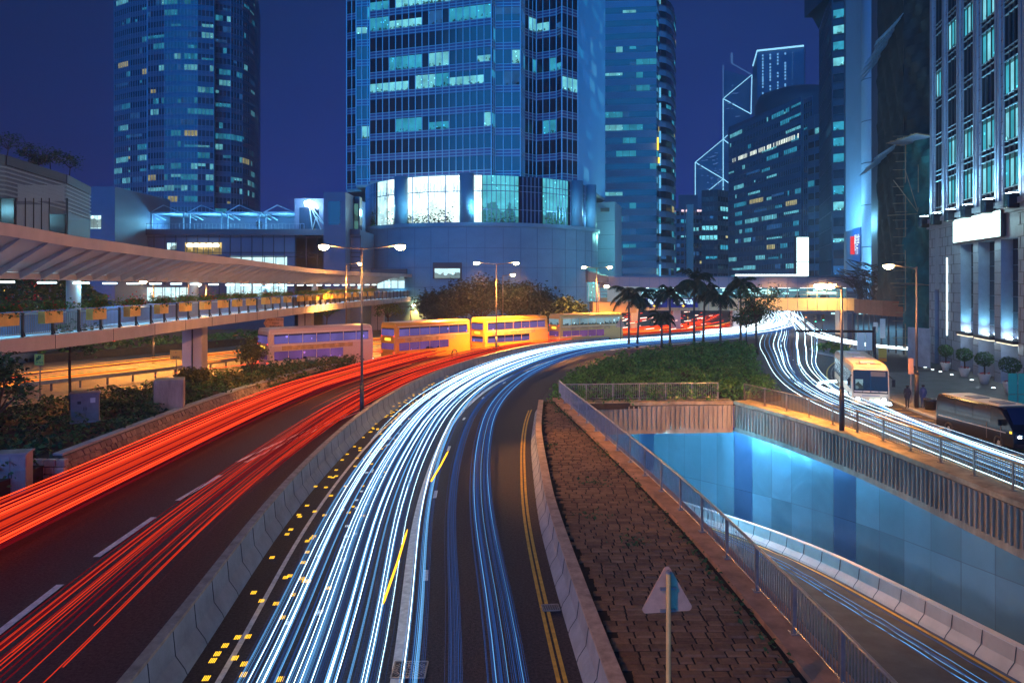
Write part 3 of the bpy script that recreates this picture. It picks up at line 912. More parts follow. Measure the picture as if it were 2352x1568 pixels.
# the far fan where the roads meet, and the right-hand carriageway
sp = []
SC = [a.lerp(b, .5) for a, b in zip(even(SIDE_L, 130), even(SIDE_R, 130))]
for i in range(26):
    f = rr.uniform(.10, .52)
    path = [a.lerp(b, f) + Vector((0, 0, rr.uniform(.5, .8) if j == 0 else 0)) for j, (a, b) in enumerate(zip(even(SIDE_L, 130), even(SIDE_R, 130)))]
    z = rr.uniform(.5, .8); amp = rr.uniform(.0, .2); ph = rr.uniform(0, 6)
    path = [Vector((p.x + amp * math.sin(ph + j * .12), p.y, z)) for j, p in enumerate(path)]
    pp = path[8:]; r0 = rr.uniform(.005, .012); sp.append((pp, rr.choices([TB, TM, TD], [.26, .44, .30])[0], [r0 * (.8 + 2.2 * min(1, max(0, (q.y - 35) / 45))) for q in pp]))
for f in (.02, .06, .10, .14):                                   # thin streaks hugging the parapet
    path = [a.lerp(b, f) + Vector((0, 0, .45 + f * 3)) for a, b in zip(even(SIDE_L, 130), even(SIDE_R, 130))]
    sp.append((path[:46], TM if f > .05 else TB, .014))
for i in range(9):                                               # cars turning into the lay-by
    dx = rr.uniform(-.25, .25); z = rr.uniform(.5, .7)
    pts = spline([(26.2 + dx, 54.5, z), (23.4, 54.4 + dx, z), (21.7 + dx, 53, z), (21.3 + dx, 50.5, z), (22.0 + dx, 47.2, z), (22.6 + dx, 44.5, z)], .4) if i < 5 else \
          spline([(25.4 + dx, 52.6, z), (23.6, 52.3 + dx, z), (22.6 + dx, 50.8, z), (22.5 + dx, 48.5, z), (22.3 + dx, 46, z), (21.6, 42, z), (21.0, 36, z), (20.8, 28, z)], .4)
    sp.append((pts, rr.choice([TB, TB, TM]), rr.uniform(.02, .035)))
for k, (mn, (mb, m)) in enumerate(streaks(sp).items()):
    tag(mb.build("headlight_streaks", m), {"streak_white": "bright white streaks on the straight carriageway and its turning lane", "streak_cyan": "pale cyan streaks on the straight carriageway beside the dark railing",
        "streak_blue": "faint blue streaks on the straight carriageway"}[mn], "light streaks", kind="stuff")
mb = MB()
def blend(A, B, f, n): return [p.lerp(q, f) for p, q in zip(even(A, n), even(B, n))]
for i in range(30):                                              # the crowded far crossing under the footbridge
    j0 = rr.randint(92, 104); z = rr.uniform(.5, 1.3); ph = rr.uniform(0, 6)
    p = [q + Vector((.5 * math.sin(ph + k * .14), 0, z)) for k, q in enumerate(blend(BAR, RIGHT_EDGE, rr.uniform(.02, 1.0), 170))]
    mb.tube(p[58:rr.randint(100, 112)], rr.uniform(.012, .035), 4)
for i in range(12):
    y = 77 + rr.uniform(-2.5, 2.5); x = rr.uniform(-1.5, 1.5)
    mb.tube(spline([(60, y - 4, .6), (46, y + 1, .6), (40.5 + x, y + 10, .7), (42 + x, y + 26, .8), (50 + x, y + 52, .9), (62 + x, y + 90, .9)], 2), rr.uniform(.02, .04), 4)
tag(mb.build("headlight_streaks", TW), "blown out white streaks crowding under the far footbridge", "light streaks", kind="stuff")

# red taillight streaks
sp = []
RT = [a.lerp(b, .0) for a, b in zip(even(red_edge, 170), even(offset(BAR, -.62), 170))]
RA, RB2 = even(red_edge, 170), even(offset(BAR, -.62), 170)
def red_path(f, z, amp=.06):
    ph = rr.uniform(0, 6)
    return [a.lerp(b, f + amp * .1 * math.sin(ph + i * .09)) + Vector((0, 0, z)) for i, (a, b) in enumerate(zip(RA, RB2))]
for i in range(150):
    if i < 84: f = min(.37, max(.03, rr.gauss(.18, .08))); z = rr.uniform(.45, 1.0)
    else: f = min(.92, max(.68, rr.gauss(.80, .055))); z = rr.uniform(.5, .95)
    m = rr.choices([RB_, RM, RD, RO], [.30, .34, .30, .06])[0] if i < 84 else rr.choices([RB_, RM, RD, RO], [.18, .36, .43, .03])[0]
    r = {RB_.name: rr.uniform(.012, .035), RM.name: rr.uniform(.012, .035), RD.name: rr.uniform(.015, .04), RO.name: rr.uniform(.004, .010)}[m.name]
    if i >= 84: r *= .5
    p = red_path(f, z)
    a = rr.randint(0, 6) if i < 84 else rr.randint(2, 14)
    if i >= 84 and m is RB_: a = rr.randint(11, 22)
    sp.append((p[a:(rr.randint(58, 78) if i % 8 else 96)], m, r))
for i in range(44):                                              # broad dull bands under the bright lines
    f = min(.33, max(.05, rr.gauss(.17, .07))) if i < 24 else rr.gauss(.79, .035)
    p = red_path(f, rr.uniform(.15, .5)); a = 0 if i < 24 else rr.randint(9, 18)
    sp.append((p[a:rr.randint(50, 80)], RM if i % 3 == 0 else RD, rr.uniform(.035, .07)))
for i in range(26):                                              # where the curve turns away
    p = red_path(rr.uniform(.05, .95), rr.uniform(.5, 1.4)); a = rr.randint(38, 66)
    sp.append((p[a:a + rr.randint(8, 26)], rr.choices([RB_, RM, RO], [.5, .3, .2])[0], rr.uniform(.03, .07)))
LA, LB = even(LEFT_A, 110), even(LEFT_B, 110)
for i in range(34):                                              # slip road with the buses
    f = rr.uniform(.08, .95); z = rr.uniform(.4, 1.0); ph = rr.uniform(0, 6)
    p = [a.lerp(b, f + .012 * math.sin(ph + j * .1)) + Vector((0, 0, z)) for j, (a, b) in enumerate(zip(LA, LB))]
    a = rr.randint(0, 50); sp.append((p[a:a + rr.randint(12, 60)], rr.choices([RB_, RM, RD, RO], [.20, .28, .16, .36])[0], rr.uniform(.018, .045)))
FA, FB = even(FAR_A, 60), even(FAR_B, 60)
for i in range(18):
    f = rr.uniform(.1, .9); z = rr.uniform(.4, .9)
    p = [a.lerp(b, f) + Vector((0, 0, z)) for a, b in zip(FA, FB)]
    a = rr.randint(0, 25); sp.append((p[a:a + rr.randint(15, 45)], rr.choices([RB_, RM, RO], [.3, .3, .4])[0], rr.uniform(.02, .05)))
ember = emit('streak_ember', (1.0, .11, .02), 1.0)
for i in range(46):                                              # orange-red wash of lines farther round the curve
    p = red_path(rr.uniform(.30, .95), rr.uniform(.35, .9)); a = rr.randint(20, 44)
    sp.append((p[a:a + rr.randint(14, 34)], ember if i % 3 else RM, rr.uniform(.010, .035)))
RL = {"streak_ember": "orange-red streaks farther round the outer carriageway", "streak_red": "brightest red taillight streaks sweeping round the outer carriageway", "streak_red_mid": "mid red taillight streaks filling the outer carriageway",
      "streak_red_dim": "dull crimson taillight streaks low on the outer carriageway", "streak_orange": "thin orange indicator streaks among the red taillights"}
for mn, (mb, m) in streaks(sp).items():
    tag(mb.build("taillight_streaks", m), RL[mn], "light streaks", kind="stuff")
mb = MB()                                                        # red jam under the palms
mb2 = MB()
for i in range(210):
    x = rr.uniform(4, 33); y = 99 + (x - 12) * .9 + rr.uniform(-3, 10); z = rr.choice([.6, .8, 1.0, 2.2, rr.uniform(.6, 3)])
    l = rr.uniform(.2, 1.8); (mb if i % 3 else mb2).tube([(x, y, z), (x + l * .8, y + l * .8, z + .05)], rr.uniform(.02, .06), 5)
tag(mb2.build('taillight_streaks', emit('streak_pink', (1.0, .55, .45), 4.0)), 'pinkish white sparks among the distant red dashes behind the palms', 'light streaks', kind='stuff')
tag(mb.build("taillight_streaks", RB_), "short red dashes of a distant traffic jam behind the palms", "light streaks", kind="stuff")
sp = []
for i in range(9):                                               # thin blue streaks down in the underpass
    d = rr.uniform(2.6, 4.6); p = [Vector((q.x - d, q.y, uz(q.y) + rr.uniform(.55, .6))) for q in WALL if q.y > 3] + [Vector((q.x - d*.8, q.y - d*.4, uz(q.y) + .6)) for q in WALL_IN[2:14]]
    sp.append((p, TM if i % 4 == 0 else TD, rr.uniform(.006, .014)))
for mn, (mb, m) in streaks(sp).items():
    tag(mb.build("headlight_streaks", m), "thin cyan streaks along the underpass carriageway" if mn == "streak_cyan" else "faint blue streaks along the underpass carriageway", "light streaks", kind="stuff")
# two thick amber strokes and the amber blinks beside the barrier
def amber(u0, v0, u1, v1, label, r):
    a, b = gp(u0, v0, .75), gp(u1, v1, .75)
    mb = MB(); mb.tube([a, a.lerp(b, .1), a.lerp(b, .5) + Vector((.02, 0, 0)), a.lerp(b, .97), b], [r*.3, r, r, r, r*.5], 8)
    tag(mb.build("amber_streak", YW, None, True), label, "light streak")
amber(1030, 1035, 990, 1105, "short thick amber indicator stroke farther round the curve, over the broad lane line", .035)
amber(936, 1215, 880, 1385, "long thick amber indicator stroke nearer to the manhole cover", .03)
ya, yw_ = MB(), MB()
for i in range(120):
    s = 4 + i * .56 + rr.uniform(-.2, .2)
    for q in range(2 if i % 3 else 3):
        d = rr.uniform(.35, 2.6) if i < 60 else rr.uniform(.1, 1.5); z = rr.uniform(.22, .5)
        base = offset(BARF, d, z)
        j = min(len(base) - 2, int((s + q * .25) / .25)); p = base[j]; t = (base[j+1] - p).normalized(); rt = Vector((t.y, -t.x, 0))
        tgt = ya if d < 1.7 or rr.random() < .35 else yw_
        for k in range(4):
            c = p + rt * ((k - 1.5) * .034)
            tgt.bar(c, c + t * .18, .014, .008)
tag(ya.build("amber_blinks", YW), "small amber blinks dotted along the foot of the median barrier", "light blinks", kind="stuff")
tag(yw_.build("white_blinks", emit("blink_white", (.7, .85, 1.0), 1.2)), "small pale blinks dotted among the white streaks", "light blinks", kind="stuff")
# ------------------------------------------------------------------ street lamps
LAMPK = 8.0
def lamp_post(label, x, y, h, arms, energy=900, z0=0.0, warm=True, rbase=.085, cone=116, aims=None, glow=.012):
    energy *= LAMPK
    root = thing("street_lamp", label, "street lamp", (x, y, z0))
    mb = MB(); mb.tube([(x, y, z0), (x, y, z0 + 2.1)], [rbase * 1.5, rbase * 1.4], 12)
    mb.tube([(x, y, z0 + 2.1), (x, y, z0 + 2.25)], [rbase * 1.4, rbase * .95], 12); mb.build("pole_base", M['pole_base'], root, True)
    mb = MB(); mb.tube([(x, y, z0 + 2.2), (x, y, z0 + h)], [rbase * .95, rbase * .6], 12); mb.build("pole", M['pole'], root, True)
    for ai, (dx, dy) in enumerate(arms):
        tgt_ = aims[ai] if aims else None
        L = math.hypot(dx, dy); ux, uy = dx / L, dy / L
        mb = MB(); mb.tube([(x, y, z0 + h - .12), (x + dx*.5, y + dy*.5, z0 + h + .0), (x + dx*.86, y + dy*.86, z0 + h + .1)], .038, 8)
        mb.build("arm", M['pole'], root, True)
        hd = MB(); c = (x + dx, y + dy, z0 + h + .12); a = math.atan2(dy, dx)
        prof = [(-.34, .05, .05), (-.26, .10, .07), (0, .15, .10), (.26, .13, .08), (.36, .05, .03)]
        base = len(hd.v)
        for t, w, hh in prof:
            for k in range(10):
                q = 2 * math.pi * k / 10
                hd.v.append((c[0] + ux*t - uy*w*math.cos(q), c[1] + uy*t + ux*w*math.cos(q), c[2] + hh * math.sin(q) * (1 if math.sin(q) > 0 else .4)))
        for i in range(len(prof) - 1):
            for k in range(10):
                hd.f.append((base+i*10+k, base+i*10+(k+1) % 10, base+(i+1)*10+(k+1) % 10, base+(i+1)*10+k))
        hd.f.append(tuple(base + k for k in range(10))); hd.f.append(tuple(base + 40 + k for k in reversed(range(10))))
        ho = recalc(hd.build("lamp_head", M['sign_grey'], root, True))
        lb = MB(); lb.lathe([(.08, -.24), (.23, -.18), (.30, -.05), (.28, .0)], (c[0] + ux*.06, c[1] + uy*.06, c[2] - .03), 12)
        lb.build("lens", M['lens_warm'] if warm else M['lens_white'], ho, True)
        lamp("lamp_bulb", (c[0] + ux*.05, c[1] + uy*.05, c[2] - .34), energy, (1, .37, .06) if warm else (.7, .9, 1), root, 'SPOT', .12, tgt_ or (c[0] + ux*.05, c[1] + uy*.05, z0), cone[ai] if isinstance(cone, tuple) else cone, .7)
        lamp("lamp_glow", (c[0] + ux*.05, c[1] + uy*.05, c[2] - .36), energy * glow, (1, .37, .06) if warm else (.7, .9, 1), root, 'POINT', .12)
    return root
lamp_post("tall twin-armed street lamp rising behind the median barrier, nearest of the twin lamps", -8.52, 42.0, 9.9, [(-2.1, 0), (2.1, .1)], 1500, cone=(70, 44), aims=[(-20, 60, 0), (4.4, 30.5, .6)], glow=.09)
lamp_post("street lamp of the median row standing just outside the picture beside the red road", -7.7, 5.5, 9.9, [(2.1, 0)], 300, cone=56, aims=[(4.4, 15.5, .6)], glow=.01)
lamp_post("twin-armed street lamp beside the dark trees and the yellow buses", -1.67, 79.0, 9.86, [(-2.05, 0), (2.05, .1)], 6000)
lamp_post("twin-armed street lamp in front of the glazed end of the far footbridge", 11.1, 97.0, 9.75, [(-1.6, 0), (1.7, .1)], 2600)
lamp_post("single-armed street lamp standing behind the nearest twin lamp", -19.5, 87.0, 10.0, [(1.6, 0)], 7000, cone=124, glow=.04)
lamp_post("single-armed street lamp on the kerb in front of the pale stone building", 25.15, 46.0, 8.75, [(-1.8, -.2)], 1000, .13, cone=96, aims=[(22.3, 45.5, 0)], glow=.02)
lamp_post("short brown street lamp standing on the parapet of the underpass", 16.75, 37.6, 7.3, [(-.85, .4), (.1, 1.6)], 850, .42, cone=112, aims=[(9.5, 47, -.6), (16.4, 39, 0)], glow=.14)
lamp_post("slim street lamp beside the twin lamp and the dark trees", -1.25, 101.0, 8.8, [(1.3, 0)], 120)
lamp_post("low street lamp in front of the cyan footbridge entrance", 11.0, 94.0, 7.3, [(.95, -.2)], 800)
lamp_post("twin-armed street lamp beyond the far footbridge, behind the tallest palm", 28.2, 118.5, 8.55, [(-2.0, 0), (2.0, 0)], 1100)
lamp_post("distant street lamp under the far footbridge roof line beside the round tree", 38.0, 126.0, 6.9, [(-1.3, 0), (1.6, 0)], 900)
lamp_post("distant street lamp seen through the footbridge windows over the crossing", 52.0, 138.0, 6.6, [(-1.2, 0)], 900)
lamp_post("orange street lamp shining behind the walkway above the nearest flower boxes", xu(352, 72), 72, 7.9, [(-.9, 0)], 4200, cone=150, aims=[(-31, 54, 0)], glow=.0008)
lamp_post("street lamp glimpsed behind the walkway columns, close to a round column", xu(474, 78), 78, 7.6, [(-.8, 0)], 4200, cone=150, aims=[(-30, 60, 0)], glow=.0008)
lamp_post("small orange lamp among the trees under the end of the walkway", -9.6, 131.0, 3.7, [(.5, -.3)], 700)
lamp_post("small lamp beside the wall niches under the walkway", -17.5, 128.0, 3.8, [(.5, -.3)], 600)

# ------------------------------------------------------------------ planting
M['leaf_deep'] = mat('leaf_deep', (.022, .06, .024), .6, island=.7, var=.4, vscale=.8, col2=(.010, .026, .016))
def leafy(poly, n, zf, size, rr, tall=.5):
    """ground shrubs: domed clumps, each a bunch of leaves that catch light on top"""
    mb = MB(); xs = [p[0] for p in poly]; ys = [p[1] for p in poly]; k = 0
    while k < n:
        x, y = rr.uniform(min(xs), max(xs)), rr.uniform(min(ys), max(ys))
        if rr.random() > min(1.0, 52.0 / y) ** 1.2 or not inside(poly, x, y): continue
        z0 = zf(x, y); rad = rr.uniform(.28, .5) * (1 + max(0, y - 50) * .012); hh = rr.uniform(.16, .46)
        s = size * (1 + max(0, y - 50) * .012)
        for i in range(13):
            a, t = rr.uniform(0, 6.283), math.sqrt(rr.random())
            dx, dy = math.cos(a) * t * rad, math.sin(a) * t * rad
            mb.leaf((x + dx, y + dy, z0 - .12 + hh * (1 - t * t) - tall * t ** 4 + rr.uniform(-.04, .04)), s, Vector((dx * 1.6 / rad, dy * 1.6 / rad, .9 + rr.uniform(-.3, .3))), rr); k += 1
    return mb
def bumps(x, y): return .14 * math.sin(x * 1.9 + 1.3 * math.sin(y * .8)) + .12 * math.sin(y * 1.5 + x * .7) + .06 * math.sin(x * 4.1 + y * 3.3)
rr = random.Random(21)
def grow(poly, d):
    cx = sum(p[0] for p in poly) / len(poly); cy = sum(p[1] for p in poly) / len(poly)
    return [(p[0] + d * (p[0]-cx) / math.hypot(p[0]-cx, p[1]-cy), p[1] + d * (p[1]-cy) / math.hypot(p[0]-cx, p[1]-cy)) for p in poly]
mb = leafy(grow(ISL, .1), 22000, lambda x, y: .82 + bumps(x, y), .21, rr, .5)
tag(mb.build("shrubbery", M['leaf']), "low green shrubs covering the planted island", "shrubs", kind="stuff")
mb = leafy(grow(BED, -.1), 17000, lambda x, y: 1.0 + bumps(x, y) * .8 + (.25 if y > 52 else 0), .22, rr, .5)
tag(mb.build("shrubbery", M['leaf_dark']), "dark low shrubs on the verge above the stone wall", "shrubs", kind="stuff")
strip = [(-17.6, 49), (-15.9, 56), (-13.7, 63.5), (-13.2, 66.5), (-14.8, 66.5), (-17.2, 61), (-20.2, 55), (-22.8, 50)]
mb = leafy(strip, 2200, lambda x, y: 1.2 + bumps(x, y) * .6, .24, rr, .6)
tag(mb.build("shrubbery", M['leaf_warm']), "warm lit shrubs at the narrow end of the verge", "shrubs", kind="stuff")
far_bed = [(-52, 80), (-46, 72), (-38, 84), (-31, 97), (-33, 101), (-42, 93)]
mb = leafy(far_bed, 1500, lambda x, y: 1.1 + bumps(x, y), .42, rr, 1.0)
tag(mb.build("shrubbery", M['leaf']), "shrubs on the island of the slip road behind the walkway pier", "shrubs", kind="stuff")
mb = MB(); mb.prism(far_bed, 0, .8); tag(recalc(mb.build("far_island_soil", M['soil'])), kind="structure")
weeds = MB()
for i in range(420):
    y = rr.uniform(14, 45); x = x_on(FENCE, y) - .62 + rr.gauss(0, .12)
    weeds.leaf((x, y, ZP + rr.uniform(0, .12)), .12, None, rr)
for i in range(260):
    cx, cy = rr.choice([(2.2, 44.5), (2.9, 41.5), (1.6, 38), (3.0, 27), (2.6, 23.2), (3.4, 21), (1.7, 33)])
    weeds.leaf((cx + rr.gauss(0, .3), cy + rr.gauss(0, .3), ZP + rr.uniform(0, .12)), .13, None, rr)
tag(weeds.build("weeds", M['leaf_dark']), "weeds growing in the joints of the stone paving", "weeds", kind="stuff")

def palm(label, x, y, h, spread, seed, lean=.0):
    q = random.Random(seed)
    root = thing("palm_tree", label, "palm tree", (x, y, 0), "royal palms on the planted island")
    top = Vector((x + lean, y, h))
    mb = MB(); mb.tube([(x, y, .2), (x + lean*.2, y, h*.3), (x + lean*.6, y, h*.7), top], [.17, .13, .12, .09], 10); mb.build("trunk", M['bark_palm'], root, True)
    mb = MB(); mb.tube([top - Vector((0, 0, .1)), top + Vector((0, 0, .75))], [.10, .06], 8); mb.build("crownshaft", M['palm_leaf'], root, True)
    mb = MB(); c0 = top + Vector((0, 0, .6))
    for k in range(19):
        a = 2 * math.pi * k / 19 + q.uniform(-.2, .2); el = q.uniform(.1, 1.25)
        L = spread * q.uniform(.9, 1.3); p = c0.copy(); d = Vector((math.cos(a) * math.cos(el), math.sin(a) * math.cos(el), math.sin(el)))
        pts = [p.copy()]
        for s in range(9):
            d.z -= .17 + .02 * s; d.normalize(); p = p + d * (L / 9); pts.append(p.copy())
        mb.tube(pts, .022, 4)
        side = Vector((-math.sin(a), math.cos(a), 0))
        for s in range(1, 9):
            for f in (0, .5):
                b = pts[s].lerp(pts[s+1], f); dd = (pts[s+1] - pts[s]).normalized()
                ll = L * .34 * math.sin(math.pi * (.12 + .86 * (s + f) / 9.2))
                for sg in (-1, 1):
                    tip = b + side * sg * ll * .72 + dd * ll * .45 + Vector((0, 0, -ll * q.uniform(.35, .75)))
                    w = dd * .11
                    mb.poly([b - w, b + w, tip])
    mb.build("crown", M['palm_leaf'], root)
    return root
palm("tall palm at the near end of the row, paired with a thinner one", 13.5, 88.5 - 3, 5.7, 2.5, 1)
palm("thinner palm leaning beside the nearest tall palm", 14.6, 86.4, 5.4, 2.3, 2, .35)
palm("short young palm between the two clumps", 17.6, 87.0, 3.1, 1.8, 3)
palm("tall palm in front of the blue direction sign", 18.4, 86.2, 5.9, 2.5, 4)
palm("tallest palm, its crown reaching over the footbridge roof", 21.6, 87.8, 7.4, 2.6, 5)
palm("slim palm standing just behind the tallest palm", 23.4, 90.6, 6.2, 2.2, 6, .2)
palm("palm next to the round-crowned tree", 24.3, 86.3, 5.6, 2.4, 7)
palm("last palm of the row, half hidden by the round-crowned tree", 27.0, 87.4, 6.8, 2.4, 8)

def tree(name, label, x, y, z0, h, cr, seed, m, n=1500, leaf=.3, trunk=.14, group=None, flat=.8, fork=.45, cat="tree"):
    q = random.Random(seed)
    root = thing(name, label, cat, (x, y, z0), group)
    mb = MB(); fk = Vector((x + q.uniform(-.2, .2), y, z0 + h * fork))
    mb.tube([(x, y, z0 - .2), ((x + fk.x)/2 + q.uniform(-.1, .1), y, z0 + h*fork*.5), fk], [trunk, trunk*.8, trunk*.65], 8)
    tips = []
    for k in range(9):
        a = 2 * math.pi * k / 9 + q.uniform(-.3, .3); rad = cr * q.uniform(.35, .9)
        t = Vector((x + math.cos(a)*rad, y + math.sin(a)*rad, z0 + h * q.uniform(.62, 1.0)))
        mid = fk.lerp(t, .5) + Vector((q.uniform(-.2, .2), q.uniform(-.2, .2), q.uniform(0, .3)))
        mb.tube([fk, mid, t], [trunk*.5, trunk*.3, trunk*.1], 6); tips += [t, mid.lerp(t, .5)]
    tips.append(Vector((x, y, z0 + h)))
    mb.build("trunk", M['bark'], root)
    mb = MB()
    for i in range(n):
        c = q.choice(tips); s = cr * .34
        p = c + Vector((q.gauss(0, s*.6), q.gauss(0, s*.6), q.gauss(0, s*.5*flat)))
        mb.leaf(p, leaf, None, q)
    mb.build("crown", m, root)
    return root
tree("tree", "round-crowned dark tree with a bare trunk in front of the far footbridge", 26.4, 79.5, .3, 6.6, 2.2, 31, M['leaf_dark'], 2200, .26, .16, None, .9, .55)
tree("tree", "smaller loose-crowned tree at the corner of the island by the straight road", 26.9, 84.5, .3, 5.2, 1.9, 32, M['leaf_dark'], 1200, .28, .1)
for k, (x, y, h, cr, lb) in enumerate([(-10.5, 112, 6.5, 4.2, "wide dark tree at the end of the curved walkway"), (-4.5, 108, 8.4, 5.4, "largest dark tree before the round podium"),
                                      (2.2, 104, 7.6, 4.9, "dense dark tree under the round podium, beside the largest one"), (7.0, 101, 5.6, 3.4, "lower dark tree by the buses at the end of the clump")]):
    tree("tree", lb, x, y, 0, h * .88, cr * .92, 40 + k, M['leaf_deep'], 6500, .5, .25, "dark trees before the round podium", .8, .3)
for k, (x, y, h, cr, lb) in enumerate([(-29.5, 118, 4.6, 3.0, "orange lit tree under the walkway beside a small lamp"), (-20.0, 120, 4.4, 2.4, "small tree between the walkway piers")]):
    tree("tree", lb, x, y, 0, h, cr, 50 + k, M['leaf'], 1100, .36, .16)
p = gp(578, 868, .9)
tree("bush", "tall yellow bush glowing under the lamps beside the walkway pier", p.x, p.y, .9, 2.6, 1.35, 61, M['leaf_warm'], 1500, .22, .06, None, 1.1, .25, "bush")
p = gp(440, 888, .9)
tree("bush", "spreading leafy bush growing round the concrete block", p.x, p.y, .7, 1.2, 1.2, 62, M['leaf_warm'], 900, .28, .05, None, .8, .2, "bush")
p = gp(162, 933, .9)
tree("tree", "slender street tree with a straight bare trunk by the grey cabinet", p.x, p.y, .9, 4.7, 1.3, 63, M['leaf_dark'], 420, .24, .09, None, .6, .78)
p = gp(-8, 1010, .9)
tree("tree", "leafy dark tree before the near end of the walkway, cut off by the picture edge", p.x, p.y, .9, 3.6, 1.5, 64, M['leaf_dark'], 1000, .26, .1, None, 1.1, .3)

# ------------------------------------------------------------------ stone wall along the verge, cabinets, small signs
vw = thing("stone_wall", "sloping rubble stone wall along the verge beside the red streaks", "wall", (-17.6, 30, 0))
path = [p for p in KERB_L if 29.6 < p.y < 63]
mb = MB(); mb.sweep(path, [(-.75, .1), (-.75, .2), (-1.15, .95), (-1.45, .95), (-1.5, .1)]); recalc(mb.build("wall_core", M['stone_joint'], vw))
mb = MB(); pf = fine(path, .42); q = random.Random(5)
for i in range(len(pf) - 1):
    for rrow in range(3):
        a = pf[i] if rrow % 2 else pf[i].lerp(pf[i+1], .5)
        d = (pf[i+1] - pf[i]).normalized(); rt = Vector((d.y, -d.x, 0))
        o = -.72 - .13 * rrow - .06; z = .3 + .24 * rrow
        c = a + rt * o
        n0 = len(mb.v); mb.obox((c.x, c.y, z), .19 + q.uniform(-.02, .02), .05, .11, math.atan2(d.y, d.x) + q.uniform(-.05, .05))
        for j in range(n0, n0 + 8):
            vx = mb.v[j]; mb.v[j] = (vx[0] + q.uniform(-.02, .02) + rt.x * -(vx[2] - z) * .5, vx[1] + q.uniform(-.02, .02) + rt.y * -(vx[2] - z) * .5, vx[2] + q.uniform(-.02, .02))
mb.build("stones", M['rubble'], vw)
mb = MB(); mb.sweep(path, [(-1.1, .94), (-1.1, 1.03), (-1.5, 1.03), (-1.5, .94)]); recalc(mb.build("coping", M['concrete'], vw))
ew = thing("stone_wall", "short pale stone wall end facing the camera at the foot of the verge", "wall", (-19, 29.4, 0))
mb = MB(); q = random.Random(8)
for r_ in range(3):
    x = -20.6
    while x < -17.9:
        w = q.uniform(.3, .5); mb.box(x, 29.3 + q.uniform(-.02, .02), .05 + r_ * .3, x + w - .03, 29.6, .05 + r_ * .3 + .27); x += w
bevel(mb.build("stones", mat("pale_rubble", (.42, .4, .42), .8, var=.3, vscale=3, bump=.5, bscale=7), ew), .03)
def cabinet(label, x, y, z, w, d, h, yaw, m, plate=True):
    root = thing("utility_cabinet", label, "cabinet", (x, y, z))
    ca, sa = math.cos(yaw), math.sin(yaw)
    def L(a, b, c): return (x + a*ca - b*sa, y + a*sa + b*ca, z + c)
    mb = MB(); mb.obox(L(0, 0, h/2), w/2, d/2, h/2, yaw); bevel(mb.build("cabinet_body", m, root), .02)
    mb = MB(); mb.obox(L(0, 0, h + .03), w/2 + .05, d/2 + .05, .03, yaw); mb.build("cabinet_roof", m, root)
    mb = MB(); mb.obox(L(0, 0, .05), w/2 + .03, d/2 + .03, .05, yaw); mb.build("plinth", M['concrete'], root)
    for s in (-1, 1):
        mb = MB(); mb.obox(L(s*w*.245, -d/2 - .012, h*.52), w*.235, .012, h*.45, yaw); dd = mb.build("door", m, root)
        hb = MB(); hb.obox(L(s*.05, -d/2 - .035, h*.5), .012, .012, .08, yaw); hb.build("handle", M['steel_dark'], dd)
    if plate:
        mb = MB(); mb.obox(L(w*.27, -d/2 - .03, h*.78), .11, .006, .12, yaw); mb.build("notice", M['white'], root)
        mb = MB(); mb.obox(L(-w*.2, -d/2 - .03, h*.72), .08, .006, .07, yaw); mb.build("vent", M['steel_dark'], root)
    return root
p = gp(196, 968, .95); cabinet("grey two-door utility cabinet standing among the dark shrubs", p.x, p.y, .95, 1.25, .75, 1.42, R(28), M['grey_box'])
p = gp(38, 1140, .0); cabinet("blue-grey utility cabinet in shadow at the foot of the stone wall", p.x - .3, p.y + .3, 0, 1.05, .7, 1.55, R(15), M['grey_box'], False)
cb = thing("concrete_block", "square concrete block half overgrown beside the walkway pier", "block", tuple(gp(372, 944, .9)))
p = gp(378, 944, .9); mb = MB(); mb.obox((p.x, p.y + .6, 1.75), .75, .6, .85, R(20)); bevel(mb.build("block", M['concrete_dirty'], cb), .03)
# guard rail along the bus road
gr = thing("guardrail", "low steel crash barrier along the far side of the bus road", "guardrail", (-36, 52, 0))
gpth = [gp(u, v, .75) for u, v in ((48, 882), (200, 866), (330, 852), (430, 839), (520, 826), (620, 812))]
for p in gpth: p.z = 0
gpth = spline(gpth, .6)
mb = MB(); mb.sweep(gpth, [(0, .55), (-.03, .62), (0, .68), (-.03, .76), (0, .83), (.05, .83), (.05, .55)]); recalc(mb.build("rail", M['steel'], gr))
for p in even(gpth, 13):
    mb = MB(); mb.obox((p.x - .08, p.y + .1, .36), .06, .06, .36); mb.build("post", M['steel_dark'], gr)

